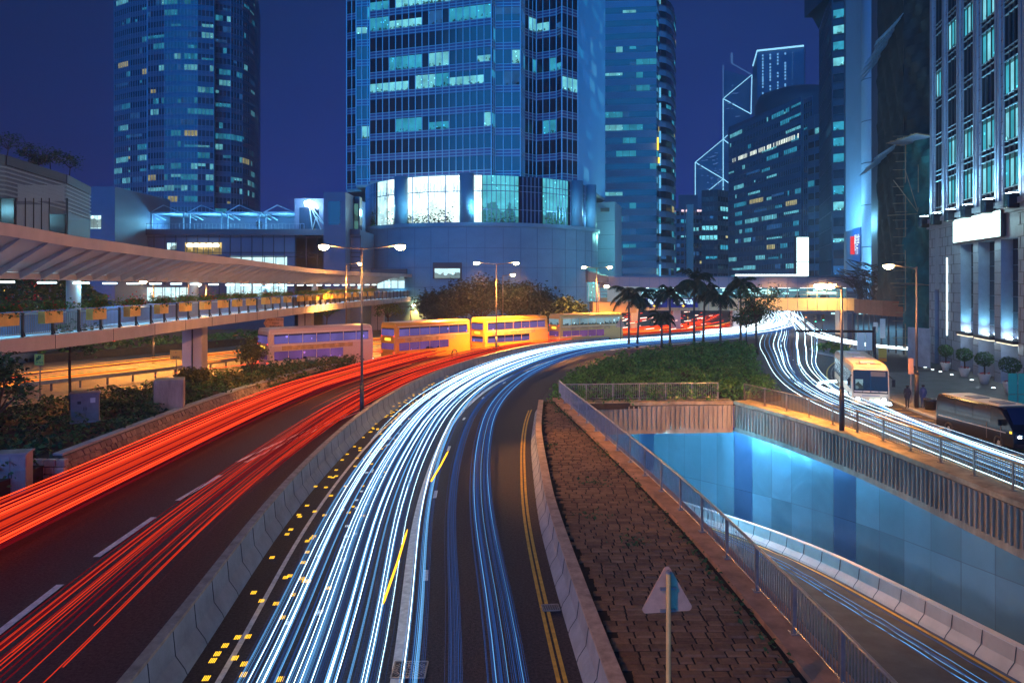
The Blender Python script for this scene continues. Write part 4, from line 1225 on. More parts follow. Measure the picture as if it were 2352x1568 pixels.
def board_sign(name, label, x, y, zc, w, h, m, lines, tm, poles=(-.3, .3), yaw=0, arrow=False, tsize=None, pm=None, z0=0):
    root = thing(name, label, "sign", (x, y, z0))
    ca, sa = math.cos(yaw), math.sin(yaw)
    def L(a, b, c): return Vector((x + a*ca - b*sa, y + a*sa + b*ca, c))
    mb = MB()
    if arrow:
        pts = [(-w/2 - h*.32, 0), (-w/2, -h/2), (w/2, -h/2), (w/2, h/2), (-w/2, h/2)]
        n = len(pts)
        for dy in (0, .05): mb.v += [tuple(L(a, dy, zc + b)) for a, b in pts]
        mb.f += [tuple(range(n)), tuple(reversed(range(n, 2*n)))] + [(i, n + i, n + (i+1) % n, (i+1) % n) for i in range(n)]
    else:
        mb.obox(L(0, .025, zc), w/2, .025, h/2, yaw)
    bd = recalc(mb.build("board", m, root))
    for f in poles:
        mb = MB(); mb.tube([L(f*w, .09, z0), L(f*w, .09, zc + h*.4)], .045, 8); mb.build("pole", pm or M['pole'], root)
    rt, up = Vector((ca, sa, 0)), Vector((0, 0, 1))
    for i, ln in enumerate(lines):
        k = len(lines); zz = zc + h * (.5 - (i + .5) / k)
        s = tsize or h / k * .72
        text_mesh("lettering", ln, s, tm, bd, L(0.02 * w, -.008, zz), rt, up)
    if arrow:
        mb = MB(); a0 = -w/2 - h*.1
        for s in (-1, 1): mb.bar(L(a0 - h*.08, -.008, zc), L(a0 + h*.14, -.008, zc + s*h*.32), .05, .012)
        mb.build("chevron", tm, bd)
    return root
M['ink'] = mat("ink", (.02, .02, .025), .6)
M['ink_white'] = mat("ink_white", (.8, .8, .8), .5)
board_sign("direction_sign", "grey arrow-ended direction sign to the airport express station above the buses", xu(632, 72), 72, zv(742, 72), 1.62, 1.02, M['sign_back'],
           ["Airport Express", "Station", "機場快綫站"], M['ink'], (-.2, .3), 0, True, .24)
board_sign("direction_sign", "pale lilac arrow-ended direction sign just below the airport sign", xu(640, 70), 70, zv(792, 70), 2.5, 2.1, mat("sign_lilac", (.42, .30, .40), .5),
           ["港澳碼頭", "中環碼頭  P"], mat("ink_blue", (.12, .13, .4), .5), (-.25, .3), 0, True, .34)
board_sign("direction_sign", "small yellow arrow sign on one post beside the walkway pier", xu(404, 60), 60, zv(815, 60), .95, .78, M['sign_yellow'], ["←", "機鐵站"], M['ink'], (0,), 0, False, .2)
board_sign("bus_lane_sign", "yellow sign with a white plate below it by the slender street tree", xu(90, 49), 49, zv(826, 49), .62, .72, M['sign_yellow'], ["♿", "24 hrs"], M['ink'], (0,), 0, False, .2)
board_sign("direction_sign", "tiny direction board on two thin posts before the red streaks", xu(715, 63), 63, zv(824, 63), .78, .42, M['sign_grey'], ["← 出口"], M['ink_white'], (-.25, .25), 0, False, .2)
# ------------------------------------------------------------------ curved elevated walkway on the left
ZD = 5.2
M['canopy'] = mat('canopy_paint', (.54, .52, .54), .6, var=.12, vscale=.8)
DECK = smooth_xy(spline([(-27.0, 14), (-25.8, 24), (-25.0, 34), (-23.7, 40.5), (-23.6, 49), (-23.7, 60), (-23.0, 73), (-21.9, 96), (-18.3, 125), (-13, 154)], 1.5), 6)
CANZ = [(14, 12.3, 9.0), (30, 11.1, 8.75), (36, 10.75, 8.62), (40, 10.4, 8.5), (49, 10.12, 8.4), (63, 9.9, 8.3), (73, 9.6, 8.15), (81, 9.4, 8.1), (97, 9.25, 8.0), (125, 9.15, 7.9), (160, 9.05, 7.9)]
def canz(y, k):
    for a, b in zip(CANZ, CANZ[1:]):
        if a[0] <= y <= b[0]: return a[k] + (b[k] - a[k]) * (y - a[0]) / (b[0] - a[0])
    return CANZ[0][k] if y < CANZ[0][0] else CANZ[-1][k]
wk = thing("elevated_walkway", "curved covered walkway with a ribbed canopy, flower boxes and white ceiling lamps", "walkway", (-24, 40, 0))
P0 = [Vector((p.x, p.y, 0)) for p in DECK]
# travel runs away from the camera: "right" is the outer (visible) side
mb = MB(); mb.sweep([p + Vector((0, 0, ZD)) for p in P0], [(0, -.75), (.08, -.75), (.08, -.03), (-.3, .0), (-.3, -.25), (-.02, -.25)])
recalc(mb.build("deck_fascia", M['fascia'], wk))
mb = MB(); mb.sweep([p + Vector((0, 0, ZD)) for p in P0], [(-.02, -.7), (-.02, -.3), (-5.6, -.3), (-5.6, -.95), (-4.0, -1.05), (-2.0, -1.05)])
recalc(mb.build("deck", M['concrete'], wk))
jb = MB()
for p, q in zip(P0[::3], P0[1::3]):
    d = (q - p).normalized(); rt = Vector((d.y, -d.x, 0)); c = p + rt * .085
    jb.bar(c + Vector((0, 0, ZD - .75)), c + Vector((0, 0, ZD - .03)), .03, .012)
jb.build("fascia_joint", M['panel_joint'], wk)
def can(side, k, dz=0.0):
    return [p + Vector((0, 0, canz(p.y, k) + dz)) for p in offset(P0, side)]
OUT, INN = .35, -3.3
edge = MB()
A, B_ = can(OUT, 1), can(OUT, 1)
for i in range(len(P0) - 1):
    pass
fh = lambda y: .62 if y < 60 else .5
lo = [p - Vector((0, 0, fh(p.y))) for p in A]
inn = offset(P0, OUT - .3)
hi2 = [Vector((q.x, q.y, p.z)) for q, p in zip(inn, A)]; lo2 = [Vector((q.x, q.y, p.z + .25)) for q, p in zip(inn, lo)]
edge.loft(A, lo); edge.loft(lo, lo2); edge.loft(hi2, A); edge.loft(lo2, hi2)
recalc(edge.build("canopy_edge", M['fascia'], wk))
roof = MB()
mid = can(INN, 2); cen = can(-4.4, 2, -.02); far_ = can(-7.0, 2, .5)
und = [q + Vector((0, 0, .12)) for q in lo2]
roof.loft(lo2, mid); roof.loft(mid, cen); roof.loft(cen, far_)
top1 = [p + Vector((0, 0, .5)) for p in mid]; roof.loft([p for p in A], top1); roof.loft(top1, far_)
recalc(roof.build("canopy_roof", M['canopy'], wk))
ribs = MB(); L = 0; last = -9
pf = fine(P0, .25)
for i in range(1, len(pf) - 1):
    L += .25
    if L - last < 1.55: continue
    last = L
    d = (pf[i+1] - pf[i-1]).normalized(); rt = Vector((d.y, -d.x, 0)); y = pf[i].y
    a = pf[i] + rt * (OUT - .32) + Vector((0, 0, canz(y, 1) - fh(y) + .22)); b = pf[i] + rt * INN + Vector((0, 0, canz(y, 2) - .02))
    w = d * .06
    dz = Vector((0, 0, -.10)); dz2 = Vector((0, 0, -.42))
    n = len(ribs.v)
    ribs.v += [tuple(x) for x in (a - w, a + w, b + w, b - w, a - w + dz, a + w + dz, b + w + dz2, b - w + dz2)]
    ribs.f += [(n+4, n+5, n+6, n+7), (n, n+4, n+7, n+3), (n+1, n+2, n+6, n+5), (n, n+1, n+5, n+4), (n+3, n+7, n+6, n+2)]
ribs.build("canopy_ribs", M['canopy'], wk)
mb = MB(); mb.sweep([p + Vector((0, 0, canz(p.y, 2) - .40)) for p in offset(P0, INN)], [(-.12, 0), (-.12, .32), (.06, .32), (.10, 0)])
recalc(mb.build("canopy_beam", M['fascia'], wk))
# ceiling lamps: measured spots along the inner beam
lp = offset(P0, INN - .55)
lf = fine(lp, .2); L = 0; k = 0; nxt = 2.0
for i in range(1, len(lf) - 1):
    L += .2
    if L < nxt: continue
    nxt += 3.4; k += 1
    p = lf[i]; d = (lf[i+1] - lf[i-1]).normalized()
    z = canz(p.y, 2) - .56
    mb = MB(); mb.obox((p.x, p.y, z), .62, .17, .05, math.atan2(d.y, d.x)); mb.build("ceiling_light", M['glow_tube'], wk)
    if k % 2 == 0: lamp("ceiling_bulb", (p.x, p.y, z - .15), 300, (.22, .68, 1.0), wk, 'AREA', (3.4, .6), aim=(p.x, p.y, 0))
# railing of the walkway
rl = fine(offset(P0, -.16), .05); L = 0
nb = 0; bays = even(offset(P0, -.16), 74)
mb = MB(); mb.tube([p + Vector((0, 0, ZD + 1.12)) for p in bays], .035, 6); mb.build("handrail", M['frame_pale'], wk)
mb = MB(); mb.tube([p + Vector((0, 0, ZD + .12)) for p in bays], .03, 6); mb.build("bottom_rail", M['steel'], wk)
gl = mat("rail_sheet", (.10, .13, .22), .35, .2)
for i, p in enumerate(bays):
    if p.y < 28: continue
    d = (bays[min(i+1, 73)] - bays[max(i-1, 0)]).normalized(); rt = Vector((d.y, -d.x, 0))
    mb = MB(); q = p + rt * .06
    mb.obox((q.x, q.y, ZD + .6), .05, .06, .62, math.atan2(d.y, d.x))
    mb.bar(q + rt*.16 + Vector((0, 0, ZD + .02)), q + Vector((0, 0, ZD + .4)), .04, .05)
    mb.build("post", M['pole_base'], wk)
    if i < 73 and p.y < 76:
        mb = MB(); b = bays[i+1]; n = 14
        for j in range(1, n):
            c = p.lerp(b, j / n); mb.bar((c.x, c.y, ZD + .12), (c.x, c.y, ZD + 1.1), .022)
        mb.build("bars", M['sign_grey'], wk)
    elif i < 73:
        mb = MB(); b = bays[i+1]
        mb.poly([p + Vector((0, 0, ZD + .15)), b + Vector((0, 0, ZD + .15)), b + Vector((0, 0, ZD + 1.05)), p + Vector((0, 0, ZD + 1.05))])
        mb.build("rail_sheet", gl, wk)
# back parapet, columns and piers
mb = MB(); mb.sweep([p + Vector((0, 0, ZD)) for p in offset(P0, -5.4)], [(-.1, -.3), (-.1, 1.0), (.1, 1.0), (.1, -.3)]); recalc(mb.build("parapet", M['tower_blue'], wk))
for y in (36.5, 47, 64, 81, 98, 116, 134):
    p = min(offset(P0, -4.3), key=lambda v: abs(v.y - y))
    mb = MB(); mb.lathe([(.42, ZD - .3), (.42, canz(p.y, 2) - .3), (.6, canz(p.y, 2) + .1)], (p.x, p.y, 0), 18); mb.build("canopy_column", M['concrete_pale'], wk, True)
for x, y, w in ((-27.2, 63.5, 1.75), (-25.6, 92, 1.7), (-21.9, 121, 2.0), (-17.2, 136, 2.6)):
    mb = MB(); mb.obox((x, y, ZD/2 - .4), w/2, .6, ZD/2 - .4); o = bevel(mb.build("pier", M['fascia'], wk), .12, 3)
    mb = MB(); mb.tube([(x + .05, y - .66, 0), (x + .05, y - .66, ZD - 1)], .05, 6); mb.build("drain_pipe", M['steel_dark'], o)
# flower boxes along the railing: one thing each
BOXU = [14, 117, 221, 304, 370, 427, 472, 513, 545, 576, 611, 634, 660, 690, 708, 726, 742, 757, 771, 784, 800, 818, 836, 852]
proto_leaf = []
ro = offset(P0, .2)
qf = random.Random(77)
protos = []
for k in range(3):
    root = thing("flower_box", "prototype", "flower box", (0, 0, 0), "flower boxes on the walkway railing")
    w, hgt = .62, .62
    mb = MB(); mb.box(-w, -.2, 0, w, -.16, hgt); mb.box(-w, .16, 0, w, .2, hgt); mb.box(-w, -.16, 0, -w + .04, .16, hgt); mb.box(w - .04, -.16, 0, w, .16, hgt); mb.box(-w + .04, -.16, 0, w - .04, .16, .5)
    mb.build("box", M['planter_gold'], root)
    mb = MB(); 
    for i in range(520):
        a, b = qf.gauss(0, .68), qf.gauss(0, .22)
        mb.leaf((a, b - .05, hgt + abs(qf.gauss(0, .20)) + .08), .17, None, qf)
    for i in range(14):
        mb.leaf((qf.uniform(-.7, .7), -.24, hgt - abs(qf.gauss(0, .10))), .15, Vector((0, -1, .3)), qf)
    mb.build("foliage", M['leaf'], root)
    mb = MB()
    for i in range(60):
        mb.leaf((qf.gauss(0, .7), qf.gauss(-.12, .22), hgt + abs(qf.gauss(.15, .3))), .13, None, qf)
    mb.build("flowers", M['flower'], root)
    protos.append(root)
best = []
for u in BOXU:
    p = min(fine(ro, .1), key=lambda v: abs(1176 + v.x * F / v.y - u) if v.y > 25 else 1e9)
    best.append(p)
looks = ["gold front", "gold front with a pale stain", "plain gold front", "gold front under red flowers"]
for i, p in enumerate(best):
    src = protos[i % 3]
    lb = "gold flower box on the walkway railing, %s from its near end" % (ORD[i] if i < 20 else ["twenty-first", "twenty-second", "twenty-third", "last"][i-20])
    rz = math.atan2(-.2, 1) + R(90) if False else None
    j = min(range(len(P0)), key=lambda t: abs(P0[t].y - p.y)); d = (P0[min(j+1, len(P0)-1)] - P0[max(j-1, 0)]).normalized()
    a = math.atan2(d.y, d.x)
    a_face = a                      # box front (-Y local) turned to the outer side
    o = src if i < 3 else dup(src)
    o.location = (p.x, p.y, ZD + .62); o.rotation_euler = (0, 0, a_face)
    o["label"] = lb
# ------------------------------------------------------------------ vehicles (local frame: +X = forward, origin on the ground at the middle)
def wheel(parent, x, y, r, w=.24):
    mb = MB(); n = 20; s = 1 if y > 0 else -1
    def ring(rad, yy): return [(x + rad*math.cos(2*math.pi*k/n), yy, r + rad*math.sin(2*math.pi*k/n)) for k in range(n)]
    rows = [ring(r*.6, y - s*w), ring(r*.97, y - s*w), ring(r, y - s*w*.8), ring(r, y - s*w*.15), ring(r*.97, y), ring(r*.62, y + s*.005)]
    base = 0
    for rr_ in rows: mb.v += rr_
    for i in range(len(rows)-1):
        for k in range(n): mb.f.append((i*n+k, i*n+(k+1) % n, (i+1)*n+(k+1) % n, (i+1)*n+k))
    tyre = recalc(mb.build("wheel", M['rubber'], parent, True))
    mb = MB(); a = ring(r*.6, y - s*.03); b = ring(r*.25, y - s*.01)
    mb.v += a + b
    for k in range(n): mb.f.append((k, (k+1) % n, n+(k+1) % n, n+k))
    mb.f.append(tuple(n + k for k in range(n)))
    recalc(mb.build("rim", M['steel'], tyre))
def shell(name, L, Wd, H0, H1, prof_front, m, parent, rear=.06, crown=.12):
    """bus body: side outline (x,z) extruded across with rounded roof edges"""
    mb = MB(); out = prof_front
    n = len(out); ws = [(-1, .0), (-.93, .07), (.93, .07), (1, 0)]
    half = Wd / 2
    secs = [(-half, 0.0), (-half + .02, .015), (-half + .12, .08), (half - .12, .08), (half - .02, .015), (half, 0.0)]
    zmax = max(z for x, z in out); zmin = min(z for x, z in out)
    for y, inset in secs:
        for x, z in out:
            xx = x * (1 - (0 if abs(y) < half - .05 else .012))
            zz = z - (crown if z > zmax - .3 and abs(y) > half - .05 else 0) * (1 if abs(y) > half - .01 else .75)
            mb.v.append((xx, y, zz))
    for s in range(len(secs) - 1):
        for i in range(n):
            j = (i + 1) % n
            mb.f.append((s*n+i, s*n+j, (s+1)*n+j, (s+1)*n+i))
    mb.f.append(tuple(reversed(range(n)))); mb.f.append(tuple((len(secs)-1)*n + i for i in range(n)))
    return recalc(mb.build(name, m, parent))
def double_decker(label, x, y, yaw, body, lit_up, lit_lo, L=10.6, Hh=3.95, lower_adv=False):
    root = thing("double_decker_bus", label, "bus", (0, 0, 0), "double-decker buses queueing on the curve")
    Wd = 2.3; hl = L / 2
    out = [(-hl, .32), (-hl + .02, Hh - .25), (-hl + .15, Hh), (hl - .35, Hh), (hl - .12, Hh - .2), (hl - .02, Hh - 1.3), (hl, 1.3), (hl - .02, .32)]
    b = shell("body", L, Wd, .3, Hh, out, body, root, crown=.14)
    for s in (-1, 1):
        yy = s * (Wd/2 + .006)
        # each deck's window band is split into separate panes
        n = 7
        for k in range(n):
            x0 = -hl + .5 + k * (L - 1.0) / n; x1 = x0 + (L - 1.0) / n - .07
            mb = MB(); mb.box(x0, yy - .004, 2.62, x1, yy + .004, 3.42); w = mb.build("window", lit_up, root)
            if k in (0, 1, 2, 3, 4, 5) and not (k == 5 and s < 0):
                mb = MB(); mb.box(x0, yy - .004, 1.22, x1, yy + .004, 1.98); mb.build("window", lit_lo, root)
        mb = MB(); mb.box(-hl + .3, yy - .003, 2.46, hl - .3, yy + .006, 2.5); mb.box(-hl + .3, yy - .003, 3.52, hl - .3, yy + .006, 3.56); mb.build("trim", M['white'], root)
        mb = MB(); mb.box(-hl + 1.2, yy - .003, 2.06, hl - 2.2, yy + .007, 2.42); mb.build("advert_panel", mat("advert", (.55, .30, .12), .4, var=.5, vscale=1.4), root)
        for wx in (-hl + 2.0, hl - 2.4): wheel(root, wx, s * (Wd/2 + .01), .46)
    for nm, x_, sg in (("rear", -hl, -1), ("front", hl, 1)):
        mb = MB(); mb.box(x_ + sg*.012 - .006, -Wd/2 + .18, 2.68, x_ + sg*.012 + .006, Wd/2 - .18, 3.4); mb.build("end_window", lit_up, root)
        mb = MB(); mb.box(x_ + sg*.012 - .006, -Wd/2 + .22, 1.35, x_ + sg*.012 + .006, Wd/2 - .22, 1.95); mb.build("end_window", lit_lo, root)
    mb = MB(); mb.box(-hl - .02, -.45, 2.2, -hl - .005, .45, 2.45); mb.build("route_display", M['glow_yellow'], root)
    for s in (-1, 1):
        mb = MB(); mb.lathe([(.075, -.03), (.075, .03)], (-hl - .01, s*.95, 1.05), 10); mb.build("taillight", M['tail'], root)
        mb = MB(); mb.lathe([(.05, -.03), (.05, .03)], (-hl - .01, s*.95, 2.62), 8); mb.build("marker_light", M['tail'], root)
        mb = MB(); mb.lathe([(.10, -.04), (.10, .04)], (hl + .01, s*.85, .75), 10); mb.build("headlight", M['head'], root)
    mb = MB(); mb.box(-hl - .018, -.3, .62, -hl - .004, .3, .76); mb.build("number_plate", M['sign_yellow'], root)
    mb = MB(); mb.box(-hl - .05, -Wd/2 + .05, .34, -hl - .0, Wd/2 - .05, .5); mb.build("bumper", M['sign_grey'], root)
    root.location = (x, y, 0); root.rotation_euler = (0, 0, yaw)
    return root
busW = mat("bus_pale", (.62, .42, .36), .3, spec=.6)
def on_path(A, t):
    i = t * (len(A) - 1); j = min(len(A) - 2, int(i)); p = A[j].lerp(A[j+1], i - j); d = A[j+1] - A[j]
    return p, math.atan2(d.y, d.x)
BUSP = smooth_xy(spline([(-22.5, 62.5), (-18.0, 66.2), (-13.5, 70.5), (-8.5, 76), (-3.4, 81.5), (2.2, 86.8), (8, 91.5), (14, 95.2)], .5), 4)
for t, bm_, up_, lo_, lb in ((.13, busW, M['bus_lit'], M['bus_lit2'], "pale lilac lit double-decker bus at the tail of the queue behind the arrow signs"),
                             (.385, M['bus_yellow'], M['bus_lit'], M['bus_lit2'], "yellow double-decker bus behind the nearest twin lamp"),
                             (.64, M['bus_yellow'], M['bus_lit'], M['bus_lit'], "yellow double-decker bus under the dark trees, middle of the queue"),
                             (.885, mat("bus_gold", (.70, .40, .12), .3, spec=.6), M['bus_lit_white'], M['bus_lit2'], "gold double-decker bus at the head of the queue near the palms")):
    p, a = on_path(BUSP, t); double_decker(lb, p.x, p.y, a, bm_, up_, lo_, 10.2 if t < .5 else 10.0)

# cream coach with its headlamps lit
def coach():
    root = thing("coach", "cream single-deck coach with lit headlamps pulling out beside the kerb", "coach", (0, 0, 0))
    L, Wd, Hh = 10.6, 2.1, 2.72; hl = L/2
    out = [(-hl, .35), (-hl + .03, Hh - .3), (-hl + .2, Hh), (hl - .75, Hh), (hl - .38, Hh - .12), (hl - .22, Hh - .42), (hl - .02, 1.1), (hl, .75), (hl - .03, .28)]
    shell("body", L, Wd, .3, Hh, out, M['cream'], root, crown=.16)
    for s in (-1, 1):
        yy = s * (Wd/2 + .006)
        mb = MB(); mb.box(-hl + .25, yy - .004, 1.15, hl - .6, yy + .003, 2.25); mb.build("window_band", M['glass_dark'], root)
        for k in range(6):
            x0 = -hl + .4 + k * 1.58
            mb = MB(); mb.box(x0, yy - .002, 1.22, x0 + 1.48, yy + s*.006 + .004, 2.18); mb.build("window", M['bus_lit_white'] if k % 2 == 0 else M['glass_blue'], root)
        mb = MB(); mb.box(-hl + .3, yy - .004, .62, hl - .5, yy + .004, .72); mb.build("stripe", M['sign_grey'], root)
        for wx in (-hl + 2.4, hl - 2.0): wheel(root, wx, s * (Wd/2 + .012), .42)
        mb = MB(); mb.tube([(hl - .25, s*(Wd/2), 2.1), (hl + .12, s*(Wd/2 + .18), 1.95)], .025, 6); mb.obox((hl + .14, s*(Wd/2 + .2), 1.7), .05, .09, .22); mb.build("mirror", M['black'], root)
    # front
    def fx(z):  return hl - .02 - max(0, (z - 1.1)) * .145
    def fquad(y0, z0, y1, z1, d=.012):
        return [(fx(z0) + d, y0, z0), (fx(z0) + d, y1, z0), (fx(z1) + d, y1, z1), (fx(z1) + d, y0, z1)]
    mb = MB(); mb.poly(fquad(-.98, 1.0, .98, 2.42)); ws = mb.build("windscreen", mat('windscreen_glass', (.006, .012, .016), .08, spec=.25), root)
    mb = MB(); mb.poly(fquad(-.86, 1.25, -.42, 1.85, .018)); mb.build("lit_cabin", M['bus_lit_white'], ws)
    mb = MB(); mb.poly(fquad(.02, 2.05, .85, 2.34, .018)); mb.build("destination_blind", mat("blind", (.12, .12, .1), .5), ws)
    mb = MB(); mb.bar((fx(1.0) + .02, 0, 1.02), (fx(2.4) + .02, 0, 2.4), .04); mb.build("divider", M['black'], ws)
    for s in (-1, 1):
        mb = MB(); mb.bar((fx(1.08) + .03, s*.5, 1.06), (fx(1.5) + .03, s*.15, 1.5), .02); mb.build("wiper", M['black'], ws)
        mb = MB(); mb.obox((hl + .01, s*.74, .66), .03, .2, .1); h = bevel(mb.build("headlight_unit", M['sign_grey'], root), .02)
        lb = MB(); lb.obox((hl + .045, s*.74, .66), .01, .1, .06); lb.build("headlight", M['lens_white'], h)
        mb = MB(); mb.obox((hl + .012, s*.82, .44), .012, .12, .04); mb.build("fog_light", M['glow_yellow'], root)
    mb = MB(); mb.obox((hl + .01, 0, .37), .035, .98, .1); bevel(mb.build("bumper", M['cream'], root), .02)
    mb = MB(); mb.obox((hl + .05, 0, .43), .006, .24, .055); mb.build("number_plate", M['white'], root)
    mb = MB(); mb.obox((hl + .012, 0, .86), .012, .5, .03); mb.build("badge_bar", M['steel'], root)
    for x0 in (hl - 1.7, -hl + 5.0, -hl + 2):
        mb = MB(); mb.obox((x0, 0, Hh + .03), .38, .42, .04); bevel(mb.build("roof_hatch", M['white'], root), .02)
    for s in (-1, 1):
        mb = MB(); mb.obox((hl - .95, s*.42, Hh + .012), .12, .32, .014); mb.build("roof_vent", M['steel_dark'], root)
    for s in (-1, 1):
        d = bpy.data.lights.new("headlight_beam", 'SPOT'); d.energy = 260; d.color = (.85, .93, 1); d.spot_size = R(75); d.spot_blend = .8; d.shadow_soft_size = .08
        o = bpy.data.objects.new("headlight_beam", d); COL.objects.link(o); o.parent = root; o.location = (hl + .12, s*.74, .66)
        o.rotation_euler = Vector((-1, 0, .12)).to_track_quat('Z', 'Y').to_euler()
    # driver
    return root
ch = coach()
dirv = Vector((-.31, -.95, 0)).normalized()
fc = Vector((22.25, 45.9, 0))
c = fc - dirv * 5.3
ch.location = (c.x, c.y, .02); ch.rotation_euler = (0, 0, math.atan2(dirv.y, dirv.x))

# dark minibus parked at the kerb
def minibus():
    root = thing("minibus", "dark navy minibus parked at the kerb with one headlamp lit, cut by the picture edge", "minibus", (0, 0, 0))
    L, Wd, Hh = 5.4, 1.95, 2.0; hl = L/2
    out = [(-hl, .32), (-hl + .05, Hh - .2), (-hl + .15, Hh), (hl - 1.0, Hh), (hl - .75, Hh - .08), (hl - .25, 1.28), (hl - .04, 1.0), (hl, .5), (hl - .04, .26)]
    shell("body", L, Wd, .3, Hh, out, M['black'], root, crown=.08)
    mb = MB(); mb.box(-hl + .25, -Wd/2 + .18, Hh + .0, hl - 1.15, Wd/2 - .18, Hh + .035); bevel(mb.build("roof_panel", M['cream'], root), .02)
    for x0 in (-1.3, .4):
        mb = MB(); mb.box(x0, -.4, Hh + .036, x0 + .75, .4, Hh + .08); mb.build("roof_hatch", M['grey_box'], root)
    for s in (-1, 1):
        yy = s * (Wd/2 + .006)
        for k in range(3):
            mb = MB(); mb.box(-hl + .3 + k*1.25, yy - .004, 1.2, -hl + 1.45 + k*1.25, yy + .004, 1.85); mb.build("window", M['glass_dark'], root)
        mb = MB(); mb.box(-hl + .2, yy - .004, .86, hl - .5, yy + .004, .91); mb.build("stripe", M['steel'], root)
        mb = MB(); mb.box(hl - 1.75, yy - .003, .4, hl - 1.70, yy + .005, 1.9); mb.box(hl - .85, yy - .003, .4, hl - .80, yy + .005, 1.2); mb.build("door_seam", M['steel_dark'], root)
        for wx in (-hl + 1.0, hl - .95): wheel(root, wx, s * (Wd/2 + .012), .34)
        mb = MB(); mb.obox((hl - .75, s*(Wd/2 + .14), 1.32), .05, .1, .14); mb.build("mirror", M['black'], root)
        mb = MB(); mb.obox((hl + .0, s*.7, .78), .03, .18, .09); h = bevel(mb.build("headlight_unit", M['sign_grey'], root), .02)
        if s > 0 or True:
            lb = MB(); lb.obox((hl + .035, s*.72, .78), .008, .07, .05); lb.build("headlight", M['lens_white'] if s < 0 else M['glow_sign'], h)
        mb = MB(); mb.obox((hl - .2, s*(Wd/2 + .012), .95), .06, .012, .05); mb.build("indicator", M['glow_yellow'], root)
    mb = MB(); x0 = hl - .25
    mb.poly([(x0 + .015, -.82, 1.3), (x0 + .015, .82, 1.3), (x0 - .5 + .02, .78, 2.0), (x0 - .5 + .02, -.78, 2.0)]); mb.build("windscreen", M['glass_blue'], root)
    mb = MB(); mb.obox((hl + .012, 0, .36), .03, .9, .1); bevel(mb.build("bumper", M['black'], root), .02)
    mb = MB(); mb.obox((hl + .02, 0, .62), .01, .4, .07); mb.build("grille", M['steel_dark'], root)
    return root
mbx = minibus()
dv = Vector((.10, -1, 0)).normalized()
mbx.location = (23.85, 36.9, .02); mbx.rotation_euler = (0, 0, math.atan2(dv.y, dv.x))
# ------------------------------------------------------------------ facades
class Tower:
    def __init__(s, name, label, cat, loc, wall, glass, frame, litmats, weights, z0, fl, seed, maxlit=100):
        s.root = thing(name, label, cat, loc); s.wall, s.glass, s.frame = MB(), MB(), MB()
        s.m = (wall, glass, frame); s.lit = []; s.lm, s.w = litmats, weights; s.z0, s.fl = z0, fl; s.r = random.Random(seed); s.maxlit = maxlit
    def face(s, A, B, z1, bay, win=(.3, .92), mull=.1, prob=.2, row=None, trans=(.3, .92), tw=.1, runs=(1, 5), depth=.12, mullions=True, zbase=None, solid=False, sill_d=.08):
        A, B = Vector((A[0], A[1], 0)), Vector((B[0], B[1], 0)); d = (B - A); L = d.length; d.normalize(); n = Vector((d.y, -d.x, 0))
        z0 = s.z0 if zbase is None else zbase
        nf = int((z1 - z0) / s.fl + .001); nb = max(1, round(L / bay)); bw = L / nb
        P = lambda a, z, o=0.0: A + d * a + n * o + Vector((0, 0, z))
        s.wall.poly([P(0, z0, -.05), P(L, z0, -.05), P(L, z1, -.05), P(0, z1, -.05)])
        if solid: return
        for f in range(nf):
            za = z0 + f * s.fl
            s.glass.poly([P(0, za + s.fl*win[0], .0), P(L, za + s.fl*win[0], .0), P(L, za + s.fl*win[1], .0), P(0, za + s.fl*win[1], .0)])
            for t in trans:
                z = za + s.fl * t; a, b = P(0, z, depth/2), P(L, z, depth/2); s.frame.bar(a, b, sill_d if False else depth, tw)
            pr = prob * (row(f) if row else 1.0); k = 0
            while k < nb:
                if s.r.random() < pr / (sum(runs) / 2) * 1.0:
                    q = min(nb - k, s.r.randint(*runs)); m = s.r.choices(s.lm, s.w)[0]
                    lo = win[0] + .02; hi = win[1] - .02
                    if s.r.random() < .3: lo, hi = (lo, lo + (hi - lo) * s.r.uniform(.35, .7)) if s.r.random() < .7 else (hi - (hi-lo)*.5, hi)
                    mb = MB()
                    for j in range(q): mb.poly([P((k+j)*bw + .05, za + s.fl*lo, .03), P((k+j+1)*bw - .05, za + s.fl*lo, .03), P((k+j+1)*bw - .05, za + s.fl*hi, .03), P((k+j)*bw + .05, za + s.fl*hi, .03)])
                    Yc = (A.y + B.y) / 2; top = za < z0 + 700
                    s.lit.append((q * bw / Yc ** 2, mb, m, za, Yc)); k += q
                else: k += 1
        if mullions:
            for k in range(nb + 1): s.frame.bar(P(k*bw, z0, depth*.55), P(k*bw, z1, depth*.55), mull, depth)
    def done(s, ztop_seen=None, wallname="wall"):
        s.wall.build(wallname, s.m[0], s.root)
        if s.glass.v: s.glass.build("dark_windows", s.m[1], s.root)
        if s.frame.v: s.frame.build("window_frames", s.m[2], s.root)
        vis = [x for x in s.lit if (x[3] - H) * F / x[4] < 655]; vis.sort(key=lambda x: -x[0])
        for _, mb, m, za, Y in vis[:s.maxlit]: mb.build("lit_window", m, s.root)
        rest = {}
        for _, mb, m, za, Y in vis[s.maxlit:]:
            t = rest.setdefault(m.name, (MB(), m))[0]; k = len(t.v); t.v += mb.v; t.f += [tuple(i + k for i in f) for f in mb.f]
        for t, m in rest.values(): tag(t.build("lit_windows", m, s.root), kind="stuff")
        return s.root
